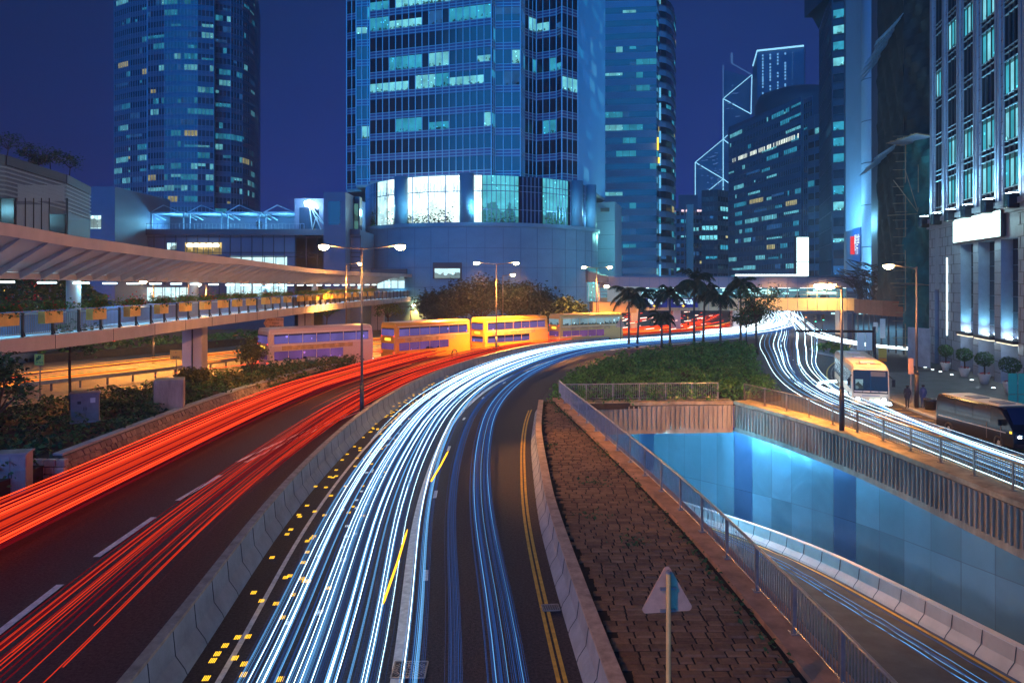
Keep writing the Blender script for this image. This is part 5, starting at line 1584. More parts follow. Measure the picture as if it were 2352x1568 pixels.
def lits(tag_, z0, fl, k=1.0, dark=.12, sc=1.2):
    return [room_light(tag_ + "_cyan", (.05, .52, .78), 1.05*k, z0, fl, dark, sc), room_light(tag_ + "_bright", (.20, .76, .88), 1.4*k, z0, fl, dark, sc),
            room_light(tag_ + "_blue", (.05, .28, .8), .6*k, z0, fl, dark, sc), room_light(tag_ + "_yellow", (.95, .85, .35), 1.0*k, z0, fl, dark, sc)]
def plan(pts): return [(xu(u, Y), Y) for u, Y in pts]

# middle tower over the round podium
ZT = 26.7; FLh = 3.86
lm = lits("office", ZT, FLh, .72)
T = Tower("office_tower", "huge glass office tower standing on the round podium, with wide lit strip windows", "skyscraper", (-7, 150, 0), M['spandrel'], M['glass_dark'], M['frame_pale'], lm[:2] + [lm[2]], [.5, .32, .18], ZT, FLh, 5)
PT = [(-34.2, 165), (-33.9, 152), (-30.5, 150.5), (-30.4, 144.5), (-27.0, 143.9), (-26.8, 139.6), (-3.7, 132.0), (-3.1, 134.0), (1.5, 133.6), (2.3, 137.6), (4.6, 140), (8.3, 138.2), (9.2, 136.8), (12.3, 139.4)]
rowp = lambda f: [0.03, .03, 1.1, .06, 2.2, 2.2, .35, 1.7, .8, 1.4, .7, 1.3, 1, 1, 1, 1, 1, 1, 1, 1, 1, 1, 1, 1][min(f, 23)]
ZTOP = 92
for a, b in zip(PT, PT[1:]):
    T.face(a, b, ZT + FLh * 17, 1.32, (.30, .97), .13, .95 if a[0] < -3 and a[1] < 141 else .34, rowp, (.02, .16, .30), .11, (2, 6))
RF = [(12.3, 139.4), (21.0, 168)]
T.face(RF[0], RF[1], ZT + FLh * 17, .9, (.25, .98), .16, .5, lambda f: 1.0 if f > 2 else .2, (), .05, (3, 8), .16)
soff = MB(); soff.prism(PT + [(21.0, 168), (20, 185), (-34, 185)], ZT - .5, ZT - .06); recalc(soff.build("soffit", M['concrete_pale'], T.root))
T.done()
# round podium
DC = (-6.7, 150.0); DR = 24.0
pod = thing("round_podium", "round stone-clad podium with a brightly lit glazed upper storey under the office tower", "building", (DC[0], DC[1], 0))
def arc(r, a0, a1, n): return [(DC[0] + r*math.cos(R(a0 + (a1-a0)*i/n)), DC[1] + r*math.sin(R(a0 + (a1-a0)*i/n))) for i in range(n+1)]
ring_ = arc(DR, 150, 390, 96)
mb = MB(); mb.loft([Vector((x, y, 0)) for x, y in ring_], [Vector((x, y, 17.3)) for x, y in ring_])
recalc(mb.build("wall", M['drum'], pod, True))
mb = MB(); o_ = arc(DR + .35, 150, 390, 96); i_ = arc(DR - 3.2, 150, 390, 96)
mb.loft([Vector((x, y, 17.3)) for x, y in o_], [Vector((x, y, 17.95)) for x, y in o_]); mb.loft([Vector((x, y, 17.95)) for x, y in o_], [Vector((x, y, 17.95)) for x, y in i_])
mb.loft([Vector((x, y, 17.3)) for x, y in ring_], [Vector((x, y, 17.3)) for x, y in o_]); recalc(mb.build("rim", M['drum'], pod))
jn = MB()
for i in range(2, 95, 3):
    x, y = arc(DR + .02, 150, 390, 96)[i]; jn.bar((x, y, .2), (x, y, 17.2), .05, .03)
rj = arc(DR + .02, 150, 390, 96)
for z in (3.5, 6.9, 10.3, 13.6):
    jn.sweep([Vector((x, y, z)) for x, y in rj], [(-.02, -.035), (.02, -.035), (.02, .035), (-.02, .035)])
jn.build("panel_joint", M['soft_joint'], pod)
# glazed storey, panel by panel
ZG0, ZG1 = 17.95, 26.2
gl_r = DR - 1.6
spans = [(168, 216, 'dark'), (216, 225, 'lit'), (225, 274, 'lit2'), (274, 290.5, 'shop'), (290.5, 302.5, 'dark'), (302.5, 319, 'shop'), (319, 345, 'dark')]
lum = {'lit': room_light("hall_glow", (.55, .92, .97), 1.7, 17.95, 8.25, .7, .25), 'lit2': room_light("hall_bright", (.74, .98, .96), 2.3, 17.95, 8.25, .75, .25), 'shop': room_light("hall_cyan", (.12, .70, .85), .95, 17.95, 8.25, .4, .35)}
fr = MB()
for a0, a1, kd in spans:
    pts = arc(gl_r, a0, a1, max(2, int((a1-a0)/2)))
    mb = MB(); mb.loft([Vector((x, y, ZG0)) for x, y in pts], [Vector((x, y, ZG1)) for x, y in pts])
    mb.build("dark_glazing" if kd == 'dark' else "lit_glazing", M['glass_blue'] if kd == 'dark' else lum[kd], pod)
    step = 1 if kd in ('dark', 'shop') else 4
    for x, y in arc(gl_r + .1, a0, a1, max(2, int((a1-a0)/2)))[::step]: fr.bar((x, y, ZG0), (x, y, ZG1), .12, .16)
    for z in ((ZG0 + 2.4, ZG0 + 5.6, ZG0 + 6.6) if kd in ('dark', 'shop') else (ZG0 + 5.5,)):
        fr.sweep([Vector((x, y, z)) for x, y in arc(gl_r + .1, a0, a1, 12)], [(-.05, -.06), (.05, -.06), (.05, .06), (-.05, .06)])
fr.build("glazing_frame", M['frame_blue'], pod)
cv_ = MB()                                                       # hanging lamps and curtains inside the bright hall
hr = random.Random(9)
for i in range(120):
    a = hr.uniform(218, 274); z = ZG1 - 2.4 - hr.uniform(0, 1.6); x, y = DC[0] + (gl_r + .03)*math.cos(R(a)), DC[1] + (gl_r + .03)*math.sin(R(a))
    cv_.bar((x, y, z), (x, y, z + hr.uniform(.3, 2.2)), .05)
cv_.build("hanging_lamps", M['frame_blue'], pod)
pl = MB()
for i in range(900):
    a = hr.choice([hr.uniform(209, 214), hr.gauss(231, 3), hr.gauss(240, 3), hr.gauss(249, 3), hr.gauss(256, 3), hr.uniform(275, 289), hr.uniform(304, 316)])
    x, y = DC[0] + (gl_r + .15)*math.cos(R(a)), DC[1] + (gl_r + .15)*math.sin(R(a)); pl.leaf((x, y, ZG0 + abs(hr.gauss(0, 1.0))), .45, None, hr)
pl.build("indoor_plants", M['leaf_dark'], pod)
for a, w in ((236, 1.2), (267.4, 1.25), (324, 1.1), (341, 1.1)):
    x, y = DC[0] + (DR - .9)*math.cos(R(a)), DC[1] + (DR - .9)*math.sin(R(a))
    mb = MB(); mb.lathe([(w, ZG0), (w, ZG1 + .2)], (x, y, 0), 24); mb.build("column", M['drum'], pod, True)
mb = MB(); hh = arc(DR - 2.2, 308, 350, 20); mb.sweep([Vector((x, y, ZG1 - 2.6)) for x, y in hh], [(-.3, -.5), (.5, -.5), (.5, .5), (-.3, .5)]); recalc(mb.build("ring_beam", M['concrete_pale'], pod))
for a in (226, 246, 272, 310, 330):
    x, y = DC[0] + (DR + .5)*math.cos(R(a)), DC[1] + (DR + .5)*math.sin(R(a))
    lamp("rim_light", (x, y, ZG0 + 2.2), 900, (.25, .75, 1.0), pod, 'POINT', .6)
# lit windows low on the drum
for u0, u1, v0, v1 in ((858, 935, 618, 640), (998, 1062, 604, 640)):
    a, b = at(u0, v0, 128.5), at(u1, v1, 127.2)
    mb = MB(); mb.box(a.x, 125.7, b.z, b.x, 127.5, a.z); fo = mb.build("window", M['steel_dark'], pod)
    mb = MB(); mb.poly([(a.x + .3, 125.66, b.z + .1), (b.x - .3, 125.66, b.z + .1), (b.x - .3, 125.66, a.z - 1.0), (a.x + .3, 125.66, a.z - 1.0)]); mb.build("lit_pane", M['glow_shop'], fo)
mb = MB(); a, b = at(1349, 640, 131.5), at(1374, 690, 131.5); mb.box(a.x, 130, b.z, b.x, 131, a.z + 2); mb.build("lit_entrance", lum['shop'], pod)

# bowed tower on the left
lm2 = lits("bow", 0, 3.72, .42, .2, 1.6)
T = Tower("skyscraper", "bowed blue glass skyscraper standing apart behind the shopping mall roof", "skyscraper", (xu(420, 262), 262, 0), M['tower_blue'], M['glass_blue'], M['frame_blue'], lm2, [.52, .26, .16, .06], 0, 3.72, 17)
PL = plan([(263, 264), (300, 259), (338, 256), (340, 253.5), (378, 251.6), (416, 251), (454, 251.5), (491, 253), (494, 256), (530, 258), (556, 262), (572, 267), (584, 274), (592, 284), (597, 300)])
rw = lambda f: {9: 1.5, 10: 1.8, 11: 1.6, 12: .8}.get(f, .75 if f < 30 else .9)
for a, b in zip(PL, PL[1:]): T.face(a, b, 3.72 * 31, 1.18, (.34, .9), .13, .66, rw, (.06, .34, .92), .13, (1, 6), .2)
T.done()
# banded tower right of the middle tower
lm3 = lits("band", 0, 4.05, .6, .1, 1.8)
T = Tower("office_tower", "tall pale banded tower beside the glass office tower", "skyscraper", (xu(1450, 230), 230, 0), M['tower_pale'], M['glass_dark'], M['frame_blue'], lm3, [.35, .3, .28, .07], 0, 4.05, 23)
PB = plan([(1384, 231), (1508, 229)])
T.face(PB[0], PB[1], 4.05 * 24, 2.2, (.5, .97), .1, .42, lambda f: 1 if f > 3 else .6, (), .1, (1, 3), .1, mullions=False)
PB2 = plan([(1508, 229), (1514, 233), (1518, 233), (1530, 234), (1541, 237), (1548, 242), (1552, 250)])
for a, b in zip(PB2, PB2[1:]): T.face(a, b, 4.05 * 24, 1.6, (.4, .95), .1, .4, None, (.4,), .25, (1, 4), .25, mullions=False)
mb = MB()
for k in range(9): mb.bar(at(1516, 640 - k*52, 232), at(1516, 600 - k*52 + rnd.uniform(0, 20), 232), .5)
mb.build("light_strip", emit("strip_cyan", (.15, .6, 1), 1.0), T.root)
mb = MB(); mb.bar(at(1511, 345, 228), at(1511, 316, 228), .45); mb.bar(at(1513.5, 375, 228), at(1513.5, 362, 228), .5); mb.build("yellow_light", M['glow_yellow'], T.root)
T.done()
# pale block with a blank cyan-lit flank
pb = thing("pale_block", "blank pale block with a greenish lit flank beside the round podium", "building", (xu(1400, 160), 160, 0))
q0, q1, q2 = plan([(1366, 163), (1412, 160), (1428, 172)])
mb = MB(); mb.prism([q0, q1, q2, (q2[0] - 4, 185), (q0[0], 185)], 0, zv(463, 160)); pbw = mb
jb = MB()
for z in (6, 9, 12, 15, 18, 21): jb.bar((q0[0], q0[1] - .06, z), (q1[0], q1[1] - .06, z), .06)
build_multi("wall", [(pbw, M['tower_pale']), (jb, M['panel_joint'])], pb)
mb = MB(); c = at(1392, 482, 160.9); mb.box(c.x - 1.2, c.y - .12, c.z - .4, c.x + 1.2, c.y + .2, c.z + .4); mb.build("vent", M['steel_dark'], pb)
lamp("flood_light", (q0[0] + 2.2, 151, 17), 3000, (.30, 1.0, .85), pb, 'POINT', .5)
# slim residential tower
T = Tower("apartment_tower", "slim apartment tower with one tall white pilaster, far behind the palms", "tower", (xu(1582, 330), 330, 0), M['tower_mid'], M['glass_dark'], M['frame_blue'], lits("apt", 0, 3.6, .8), [.3, .5, .1, .1], 0, 3.6, 31, 40)
PA = plan([(1553, 331), (1582, 329), (1613, 331)])
for a, b in zip(PA, PA[1:]): T.face(a, b, zv(478, 330), 1.9, (.35, .85), .5, .16, None, (.0,), .5, (1, 2), .3)
T.face((PA[0][0] + 1.5, 333), (PA[2][0] - 1.5, 333), zv(446, 330), 2, solid=True, zbase=10)
mb = MB(); mb.box(xu(1576, 328), 326.5, 0, xu(1591, 328), 328.6, zv(470, 328)); mb.build("pilaster", M['white'], T.root)
mb = MB()
for u in (1568, 1578, 1604, 1611): c = at(u, 484, 327); mb.obox(c, .5, .3, .4)
mb.build("roof_lights", emit("roof_pink", (1, .7, .8), 1.5), T.root)
T.done()
# dark tower with scattered lit windows
T = Tower("office_tower", "dark square tower with scattered white windows behind the palms", "tower", (xu(1642, 300), 300, 0), M['tower_dark'], M['glass_dark'], M['tower_dark'], lits("dk", 0, 3.9, 1.0), [.2, .65, .05, .1], 0, 3.9, 37)
PD = plan([(1612, 302), (1648, 299), (1672, 304)])
for a, b in zip(PD, PD[1:]): T.face(a, b, zv(436, 300), 1.7, (.3, .8), .2, .34, None, (), .1, (1, 5), .1)
T.done()
# broad stepped blue tower
T = Tower("office_tower", "broad dark blue office block with rows of lit windows and a slanting roof line", "skyscraper", (xu(1760, 280), 280, 0), M['tower_blue'], M['glass_blue'], M['frame_blue'], lits("broad", 0, 3.75, .62, .2, 1.8), [.42, .34, .20, .04], 0, 3.75, 41)
PC = plan([(1674, 318), (1840, 258), (1846, 262), (1866, 256)])
tops = [zv(292, 318), zv(222, 258), zv(226, 260), zv(250, 256)]
T.face(PC[0], PC[1], min(tops[:2]), 1.35, (.3, .8), .16, .40, lambda f: .9 + .8 * math.sin(f * 1.7) ** 2, (.3,), .12, (1, 9), .15)
T.face(PC[2], PC[3], tops[2], 1.35, (.3, .8), .16, .35, None, (.3,), .12, (1, 4), .15)
T.wall.prism([PC[0], PC[1], (PC[1][0] + 3, 300), (PC[0][0] + 3, 330)], min(tops[:2]) - 1, [tops[0], tops[1], tops[1], tops[0]])
mb = MB(); a, b = at(1690, 356, 309), at(1846, 318, 258)
wr_ = random.Random(4)
for k in range(46):
    t0 = k / 46; 
    if wr_.random() < .2: continue
    p, q = Vector(PC[0]).lerp(Vector(PC[1]), .06 + t0*.92), Vector(PC[0]).lerp(Vector(PC[1]), .06 + (t0 + .6/46)*.92)
    z = zv(340, 284); mb.poly([(p.x - .05, p.y - .14, z - .8), (q.x - .05, q.y - .14, z - .8), (q.x - .05, q.y - .14, z + .8), (p.x - .05, p.y - .14, z + .8)])
mb.build("lit_window_row", emit("row_white", (.85, .95, .8), 1.5), T.root)
mb = MB(); mb.lathe([(17, 0), (17, zv(240, 300)), (15.5, zv(220, 300)), (10, zv(209, 300)), (0.5, zv(205, 300))], (xu(1835, 300), 300, 0), 24); mb.build("domed_core", M['tower_dark'], T.root, True)
T.done()
# angular tower outlined in light
bt = thing("skyscraper", "far angular skyscraper outlined with glowing triangular lines", "skyscraper", (xu(1661, 620), 620, 0))
YB = 620; n1 = at(1661, 150, YB); 
mb = MB(); mb.prism([(xu(1661, YB), YB), (xu(1726, YB), YB + 4), (xu(1700, YB), YB + 40)], 0, [zv(160, YB), zv(175, YB), zv(140, YB)]); recalc(mb.build("shaft", M['tower_blue'], bt))
mb = MB(); mb.prism([(xu(1597, YB), YB + 4), (xu(1661, YB), YB + .5), (xu(1640, YB), YB + 40)], 0, [zv(374, YB), zv(322, YB), zv(350, YB)]); recalc(mb.build("lower_shaft", M['tower_blue'], bt))
N_ = {k: at(u, v, YB - 2) for k, (u, v) in dict(A=(1681, 146), B=(1727, 172), C=(1661, 227), D=(1725, 262), E=(1661, 320), F=(1597, 373), G=(1661, 411), H=(1612, 450), I=(1597, 470), J=(1661, 480), K=(1700, 440), L=(1700, 285), Z=(1661, 150), Q=(1694, 345)).items()}
mb = MB()
for a, b in ("BC", "CD", "BD", "CE", "EF", "FG", "GH", "FI", "EG", "GK", "EL", "EQ", "GJ"): mb.bar(N_[a], N_[b], .6)
mb.build("edge_light", M['glow_edge'], bt)
mb = MB(); mb.bar(N_['A'], N_['B'], .8); mb.bar(N_['C'], N_['Z'], .8); mb.bar(at(1681, 146, YB - 2), at(1681, 122, YB - 2), 1.5); mb.build("dim_edge_light", M['glow_edge_dim'], bt)
mb = MB(); q = random.Random(6)
for i in range(34):
    u, v = q.uniform(1604, 1658), q.uniform(350, 440)
    if (v - 320) * 64 < (1661 - u) * 53 + 500: continue
    mb = MB(); mb.bar(at(u, v, YB - 2.5), at(u + q.uniform(2, 9), v, YB - 2.5), .7); mb.build('lit_window', M['glow_edge_dim'], bt)
for i in range(12):
    u, v = q.uniform(1665, 1690), q.choice([197, 204, 215, 238, 250, 268]); mb = MB(); mb.bar(at(u, v, YB - 2.5), at(u + q.uniform(2, 12), v - 1, YB - 2.5), .6); mb.build('lit_window', M['glow_edge_dim'], bt)
# square tower of tiny dots
dt = thing("skyscraper", "far square skyscraper dotted with tiny lights under a glowing roof edge", "skyscraper", (xu(1790, 580), 580, 0))
pd = plan([(1729, 600), (1739, 580), (1847, 560), (1850, 590)])
mb = MB(); mb.prism(pd, 0, [zv(150, 600), zv(120, 580), zv(108, 560), zv(112, 590)]); recalc(mb.build("shaft", M['tower_blue'], dt))
mb = MB(); mb.bar(at(1739, 117, 578), at(1846, 105.5, 558), 1.1); mb.bar(at(1729, 152, 598), at(1739, 117, 578), .7); mb.build("roof_light", M['glow_edge'], dt)
mb = MB(); q = random.Random(12)
for i in range(6):
    for j in range(24):
        u = 1752 + i*17.2; v = 128 + j*7.2 - i*1.5
        if q.random() < .82 and v < 300: c = at(u, v, 574 - i*2.2); mb.obox(c, .5, .3, .7 if q.random() < .8 else 1.1)
mb.build("dot_lights", emit("dot", (.2, .55, 1), 1.0), dt)
# glowing panel
gs = thing("billboard", "tall glowing white screen on the street beyond the far footbridge", "billboard", (xu(1843, 190), 190, 0))
a, b = at(1830, 545, 190), at(1857, 640, 190)
mb = MB(); mb.box(a.x - .2, 190.05, 0, b.x + .2, 191.5, a.z + .3); mb.build("cabinet", M['steel_dark'], gs)
mb = MB(); zc = zv(601, 190)
mb.box(a.x, 189.9, b.z - 2, b.x, 190, zc - .08); mb.box(a.x, 189.9, zc + .08, b.x, 190, a.z); mb.build("screen", M['glow_sign'], gs)
# tall dark tower with a sloping flank, and the ribbed blue tower
T = Tower("office_tower", "very tall dark tower with a tapering flank and a single column of lit windows", "skyscraper", (xu(1912, 195), 195, 0), M['tower_dark'], M['glass_dark'], M['tower_dark'], lits("tp", 0, 4.2, .8, .2, .8), [.5, .4, .1, 0], 0, 4.2, 47, 60)
T.face((xu(1912, 195), 195), (xu(1946, 193), 193), 4.2*20, 4.0, (.28, .86), .4, .52, None, (.28, .86), .2, (1, 1), .3)
T.face((xu(1884, 224), 224), (xu(1912, 195), 195), 4.2*20, 2.8, (.25, .9), .25, .10, None, (.25,), .15, (1, 1), .3)
T.wall.prism([(xu(1884, 224) - .4, 224), (xu(1912, 195) - .2, 195), (xu(1912, 195), 210)], 84, [84.2, 150, 150]); T.wall.prism([(xu(1913, 195), 194.8), (xu(1946, 193), 192.8), (xu(1946, 193), 214), (xu(1913, 195), 214)], 84, 150)
T.done()
T = Tower("dark_slab", "narrow unlit slab between the glowing screen and the tall dark tower", "building", (xu(1868, 230), 230, 0), M['tower_mid'], M['glass_dark'], M['frame_blue'], lits("sl", 0, 4, .5), [.4, .3, .3, 0], 0, 4.0, 51, 20)
T.face((xu(1856, 232), 232), (xu(1888, 226), 226), zv(265, 230), 3, (.3, .8), .2, .12, None, (.3,), .15, (1, 1), .2)
T.done()
rb = thing("ribbed_tower", "blue vertical-ribbed tower with a rounded corner and a red and white sign low down", "tower", (xu(1985, 135), 135, 0))
A_, B_2 = Vector((xu(1944, 150), 150, 0)), Vector((xu(2001, 132), 132, 0))
mb = MB(); mb.prism([(A_.x, A_.y), (B_2.x, B_2.y), (B_2.x + 4, 140), (A_.x + 4, 160)], 6, 105); recalc(mb.build("wall", M['tower_mid'], rb))
mb = MB()
for k in range(15):
    p = A_.lerp(B_2, (k + .5) / 15); mb.obox((p.x - .1, p.y - .25, 59.5), .12, .3, 41.5, .3)
mb.build("fins", M['tower_pale'], rb)
mb = MB(); mb.lathe([(2.0, 4), (2.0, 105)], (xu(2013, 132), 133, 0), 24); mb.build("corner_column", M['tower_pale'], rb, True)
mb = MB()
for z in (14, 21.5, 29, 36.5, 44): mb.lathe([(2.03, z), (2.03, z + .12)], (xu(2013, 132), 133, 0), 24)
mb.build("column_joint", M['panel_joint'], rb)
sp_ = Vector((B_2 - A_)).normalized(); up_ = Vector((0, 0, 1)); nn = Vector((sp_.y, -sp_.x, 0))
c = A_.lerp(B_2, .62) + nn * .9 + Vector((0, 0, zv(562, 138)))
mb = MB(); mb.obox(c - nn*.2, 3.0, .12, 3.2, math.atan2(sp_.y, sp_.x)); sg = mb.build("sign_board", mat("sign_navy", (.02, .06, .18), .4), rb)
text_mesh("lettering", "建金\n行", 2.0, emit("sign_white", (.8, .95, 1), 1.6), sg, c + sp_*.7, sp_, up_)
mb = MB(); cc = c - sp_*1.7 + nn*.02; mb.tube([cc + Vector((0, 0, 1.7)), cc + Vector((0, 0, -1.7))], .55, 12); mb.build("emblem", emit("sign_red", (1, .05, .06), .9), sg)
mb = MB(); mb.box(cc.x - .06 , cc.y - .75, cc.z - 1.1, cc.x + .12, cc.y - .62, cc.z + 1.1); mb.build("emblem_mark", emit("sign_white2", (.8, .95, 1), 1.2), sg)
lamp("flood_light", tuple(c + nn*6 + Vector((0, 0, 4))), 11000, (.2, .65, 1), rb, 'POINT', .6)
lamp("flood_light", (xu(2013, 132) - 4, 125, 9), 11000, (.2, .65, 1), rb, 'POINT', .6)

# ------------------------------------------------------------------ shopping mall with its roof terrace
ml = thing("shopping_mall", "long dark shopping mall with a roof terrace of lit glass canopies behind the walkway", "building", (xu(480, 122), 122, 0))
X0, X1 = xu(205, 122), xu(828, 122); ZR = zv(528, 122)
mb = MB(); mb.box(X0, 122, 0, X1, 190, ZR); mb.build("wall", M['tower_mid'], ml)
mb = MB(); mb.box(X0 - .3, 121.4, ZR - .9, X1, 122, ZR + .1); mb.build("parapet", M['tower_dark'], ml)
mb = MB()
for k in range(26):
    x = X0 + (X1 - X0) * k / 25; mb.bar((x, 121.93, 5), (x, 121.93, ZR - .9), .1)
for z in (zv(545, 122), zv(580, 122), zv(590, 122), zv(615, 122)): mb.bar((X0, 121.92, z), (X1, 121.92, z), .12)
mb.build("facade_frame", M['panel_joint'], ml)
def pane(u0, v0, u1, v1, Y, m, nm, n=1, gap=.12):
    a, b = at(u0, v0, Y), at(u1, v1, Y)
    for k in range(n):
        mb = MB(); x0 = a.x + (b.x - a.x)*k/n + gap/2; x1 = a.x + (b.x - a.x)*(k+1)/n - gap/2
        mb.poly([(x0, Y, b.z), (x1, Y, b.z), (x1, Y, a.z), (x0, Y, a.z)]); mb.build(nm, m, ml)
pane(424, 557, 510, 584, 121.9, M['glow_shop_warm'], "warm_window", 4)
pane(383, 558, 406, 573, 121.9, M['glow_shop'], "lit_window", 2)
pane(528, 588, 660, 612, 121.9, M['glow_shop'], "lit_window", 5)
pane(276, 660, 432, 692, 121.9, M['glow_shop'], "shop_window", 8)
pane(520, 650, 660, 690, 121.9, M['glow_shop'], "shop_window", 7)
pane(866, 640, 930, 662, 121.9, M['glow_shop'], "shop_window", 4)
mb = MB(); a = at(440, 568, 121.8)
for k in range(5):
    c = at(436 + k*15, 563, 121.6); mb.lathe([(.45, -.35), (.62, 0), (.3, .35)], c, 10)
mb.build("globe_lamps", emit("globe", (1, .92, .7), 2.0), ml)
# roof canopies: one part each
for k in range(6):
    u = 264 + 86.5 * k; w = 80
    if u + w > 700: w = 52
    a, b = at(u, 486, 124), at(u + w, 486, 124)
    zt = zv(482, 124); zb = ZR
    mb = MB(); mb.poly([(a.x, 123, zt - .6), (b.x, 123, zt - .6), (b.x - .6, 133, zt - .6), (a.x + .6, 133, zt - .6)]); mb.poly([(a.x, 123, zt - .5), (b.x, 123, zt - .5), (b.x - .6, 133, zt - .5), (a.x + .6, 133, zt - .5)][::-1])
    cn = mb.build("terrace_canopy", M['tower_pale'], ml)
    mb = MB()
    for x in (a.x + .3, b.x - .3):
        mb.bar((x, 123.2, zb), (x, 123.2, zt - .5), .16); mb.bar((x, 123.2, zt - .6), (x + 1.2, 125.5, zt - 1.6), .1)
    mb.bar((a.x, 123, zt - .55), (b.x, 123, zt - .55), .25); mb.bar((a.x + 2.2, 123.2, zt + .7), (b.x - 1, 123.2, zt - .4), .08); mb.bar((a.x + 2.2, 123.2, zt + .7), (a.x, 123.2, zt - .5), .14)
    mb.build("canopy_frame", M['frame_pale'], cn)
    lamp("canopy_light", ((a.x + b.x)/2, 125.5, zt - 2.2), 1200 if k else 300, (.20, .70, 1.0), ml, 'POINT', .4)
mb = MB(); mb.box(X0, 134, ZR, xu(690, 134), 135, ZR + 3.6); mb.build("terrace_wall", M['tower_blue'], ml)
mb = MB()
for k in range(60):
    x = X0 + (xu(700, 122) - X0) * k / 59; mb.bar((x, 121.6, ZR), (x, 121.6, ZR + 1.0), .05)
mb.bar((X0, 121.6, ZR + 1.0), (xu(700, 122), 121.6, ZR + 1.0), .07); mb.build("terrace_railing", M['frame_blue'], ml)
# stair towers at the end of the mall
for nm, lb, u0, u1, vt, Y, m in (("stair_tower", "plain dark block at the end of the mall roof", 700, 764, 465, 128, M['tower_blue']), ("lift_tower", "narrow pale lift tower beside the round podium", 764, 812, 451, 124, M['tower_mid'])):
    r_ = thing(nm, lb, "building", (xu((u0 + u1)/2, Y), Y, 0))
    mb = MB(); mb.box(xu(u0, Y), Y - 6, 0, xu(u1, Y), Y + 10, zv(vt, Y)); mb.build("wall", m, r_)
    mb = MB(); mb.box(xu(u0, Y) + .8, Y - 6.06, zv(vt, Y) - 5.2, xu(u1, Y) - .8, Y - 6.0, zv(vt, Y) - 1.5); mb.build("louvre", M['glass_dark'], r_)
gp_ = thing("glass_stair", "narrow greenish lit glass stair between the lift tower and the podium", "building", (xu(818, 130), 130, 0))
mb = MB(); mb.box(xu(812, 124), 124, 0, xu(826, 124), 126, zv(452, 124)); mb.build("wall", M['glass_blue'], gp_)
mb = MB(); mb.box(xu(814, 124), 123.9, zv(560, 124), xu(823, 124), 123.96, zv(468, 124)); mb.build("lit_pane", room_light("stair_glow", (.2, .6, .55), .35, 0, 3, .3, .8), gp_)
fl_ = thing("flood_light", "blinding white flood lamp on a lattice arm at the end of the mall roof", "flood light", (xu(712, 121), 121, ZR))
c = at(710, 468, 120.5); mb = MB()
for dx in (-1.2, .2, 1.4): mb.bar((c.x + 1.5 + dx, 121.4, ZR), (c.x, 120.6, c.z), .14); mb.bar((c.x + 1.5 + dx, 121.4, ZR), (c.x + 1, 121, c.z - 2), .1)
mb.build("lattice_arm", M['frame_pale'], fl_)
mb = MB(); mb.lathe([(.2, -.5), (.75, -.3), (.75, .3), (.2, .5)], c, 12); mb.build("lamp_head", M['lens_white'], fl_)
lamp("flood_bulb", (c.x, c.y - 1.2, c.z), 1500, (.45, .85, 1), fl_, 'POINT', .5)

# left building with a planted roof
lbd = thing("terrace_building", "pale building with a sloping roof line and trees on top, behind the near canopy", "building", (xu(90, 78), 78, 0))
q = [(xu(-120, 62), 62), (xu(12, 70), 70), (xu(150, 78), 78), (xu(207, 86), 86), (xu(203, 104), 104), (xu(-120, 62) - 12, 104)]
zt = [zv(352, 62), zv(378, 70), zv(420, 78), zv(447, 86), zv(447, 86), zv(352, 62)]
mb = MB(); mb.prism(q, 0, zt); recalc(mb.build("wall", M['tower_mid'], lbd))
mb = MB()
for k in range(7):
    f = k * .42
    for i in range(3): mb.bar((q[i][0] + .08, q[i][1] - .08, zt[i] - .3 - f), (q[i+1][0] + .08, q[i+1][1] - .08, zt[i+1] - .3 - f), .16, .16)
mb.build("parapet_ribs", M['tower_pale'], lbd)
def wallpt(u, v, o=.1):
    for i in range(3):
        a, b = q[i], q[i+1]
        u0, u1 = 1176 + a[0]*F/a[1], 1176 + b[0]*F/b[1]
        if u0 - 1 <= u <= u1 + 1:
            lo, hi = 0.0, 1.0
            for _ in range(40):
                m_ = (lo + hi)/2; x, y = a[0] + (b[0]-a[0])*m_, a[1] + (b[1]-a[1])*m_
                if 1176 + x*F/y < u: lo = m_
                else: hi = m_
            return Vector((x + o*1.2, y - o*.4, H - (v - 645)*(y - o*.4)/F))
def wq(u0, v0, u1, v1, m, nm, o=.1):
    a, b, c_, d = wallpt(u0, v1, o), wallpt(u1, v1, o), wallpt(u1, v0, o), wallpt(u0, v0, o)
    mb = MB(); mb.poly([a, b, Vector((b.x, b.y, c_.z)), Vector((a.x, a.y, d.z))]); return mb.build(nm, m, lbd)
wq(0, 455, 32, 540, M['glass_dark'], "dark_window"); wq(111, 492, 149, 545, M['glass_dark'], "dark_window"); wq(152, 505, 205, 570, M['tower_dark'], "louvre_panel")
wq(36, 470, 110, 540, M['tower_pale'], "wall_panel", .12); wq(38, 425, 146, 462, M['tower_pale'], "wall_panel", .12)
mb = MB()
for u in (33, 55, 74, 92, 110, 149, 152): mb.bar(wallpt(u, 540, .16), wallpt(u, 455, .16), .07)
mb.build("panel_joint", M['panel_joint'], lbd)
mb = MB()
for i in range(3): mb.bar((q[i][0] + .1, q[i][1] - .1, zt[i] + .4), (q[i+1][0], q[i+1][1] - .1, zt[i+1] + .4), .3, .9)
mb.build("roof_planter", M['tower_dark'], lbd)
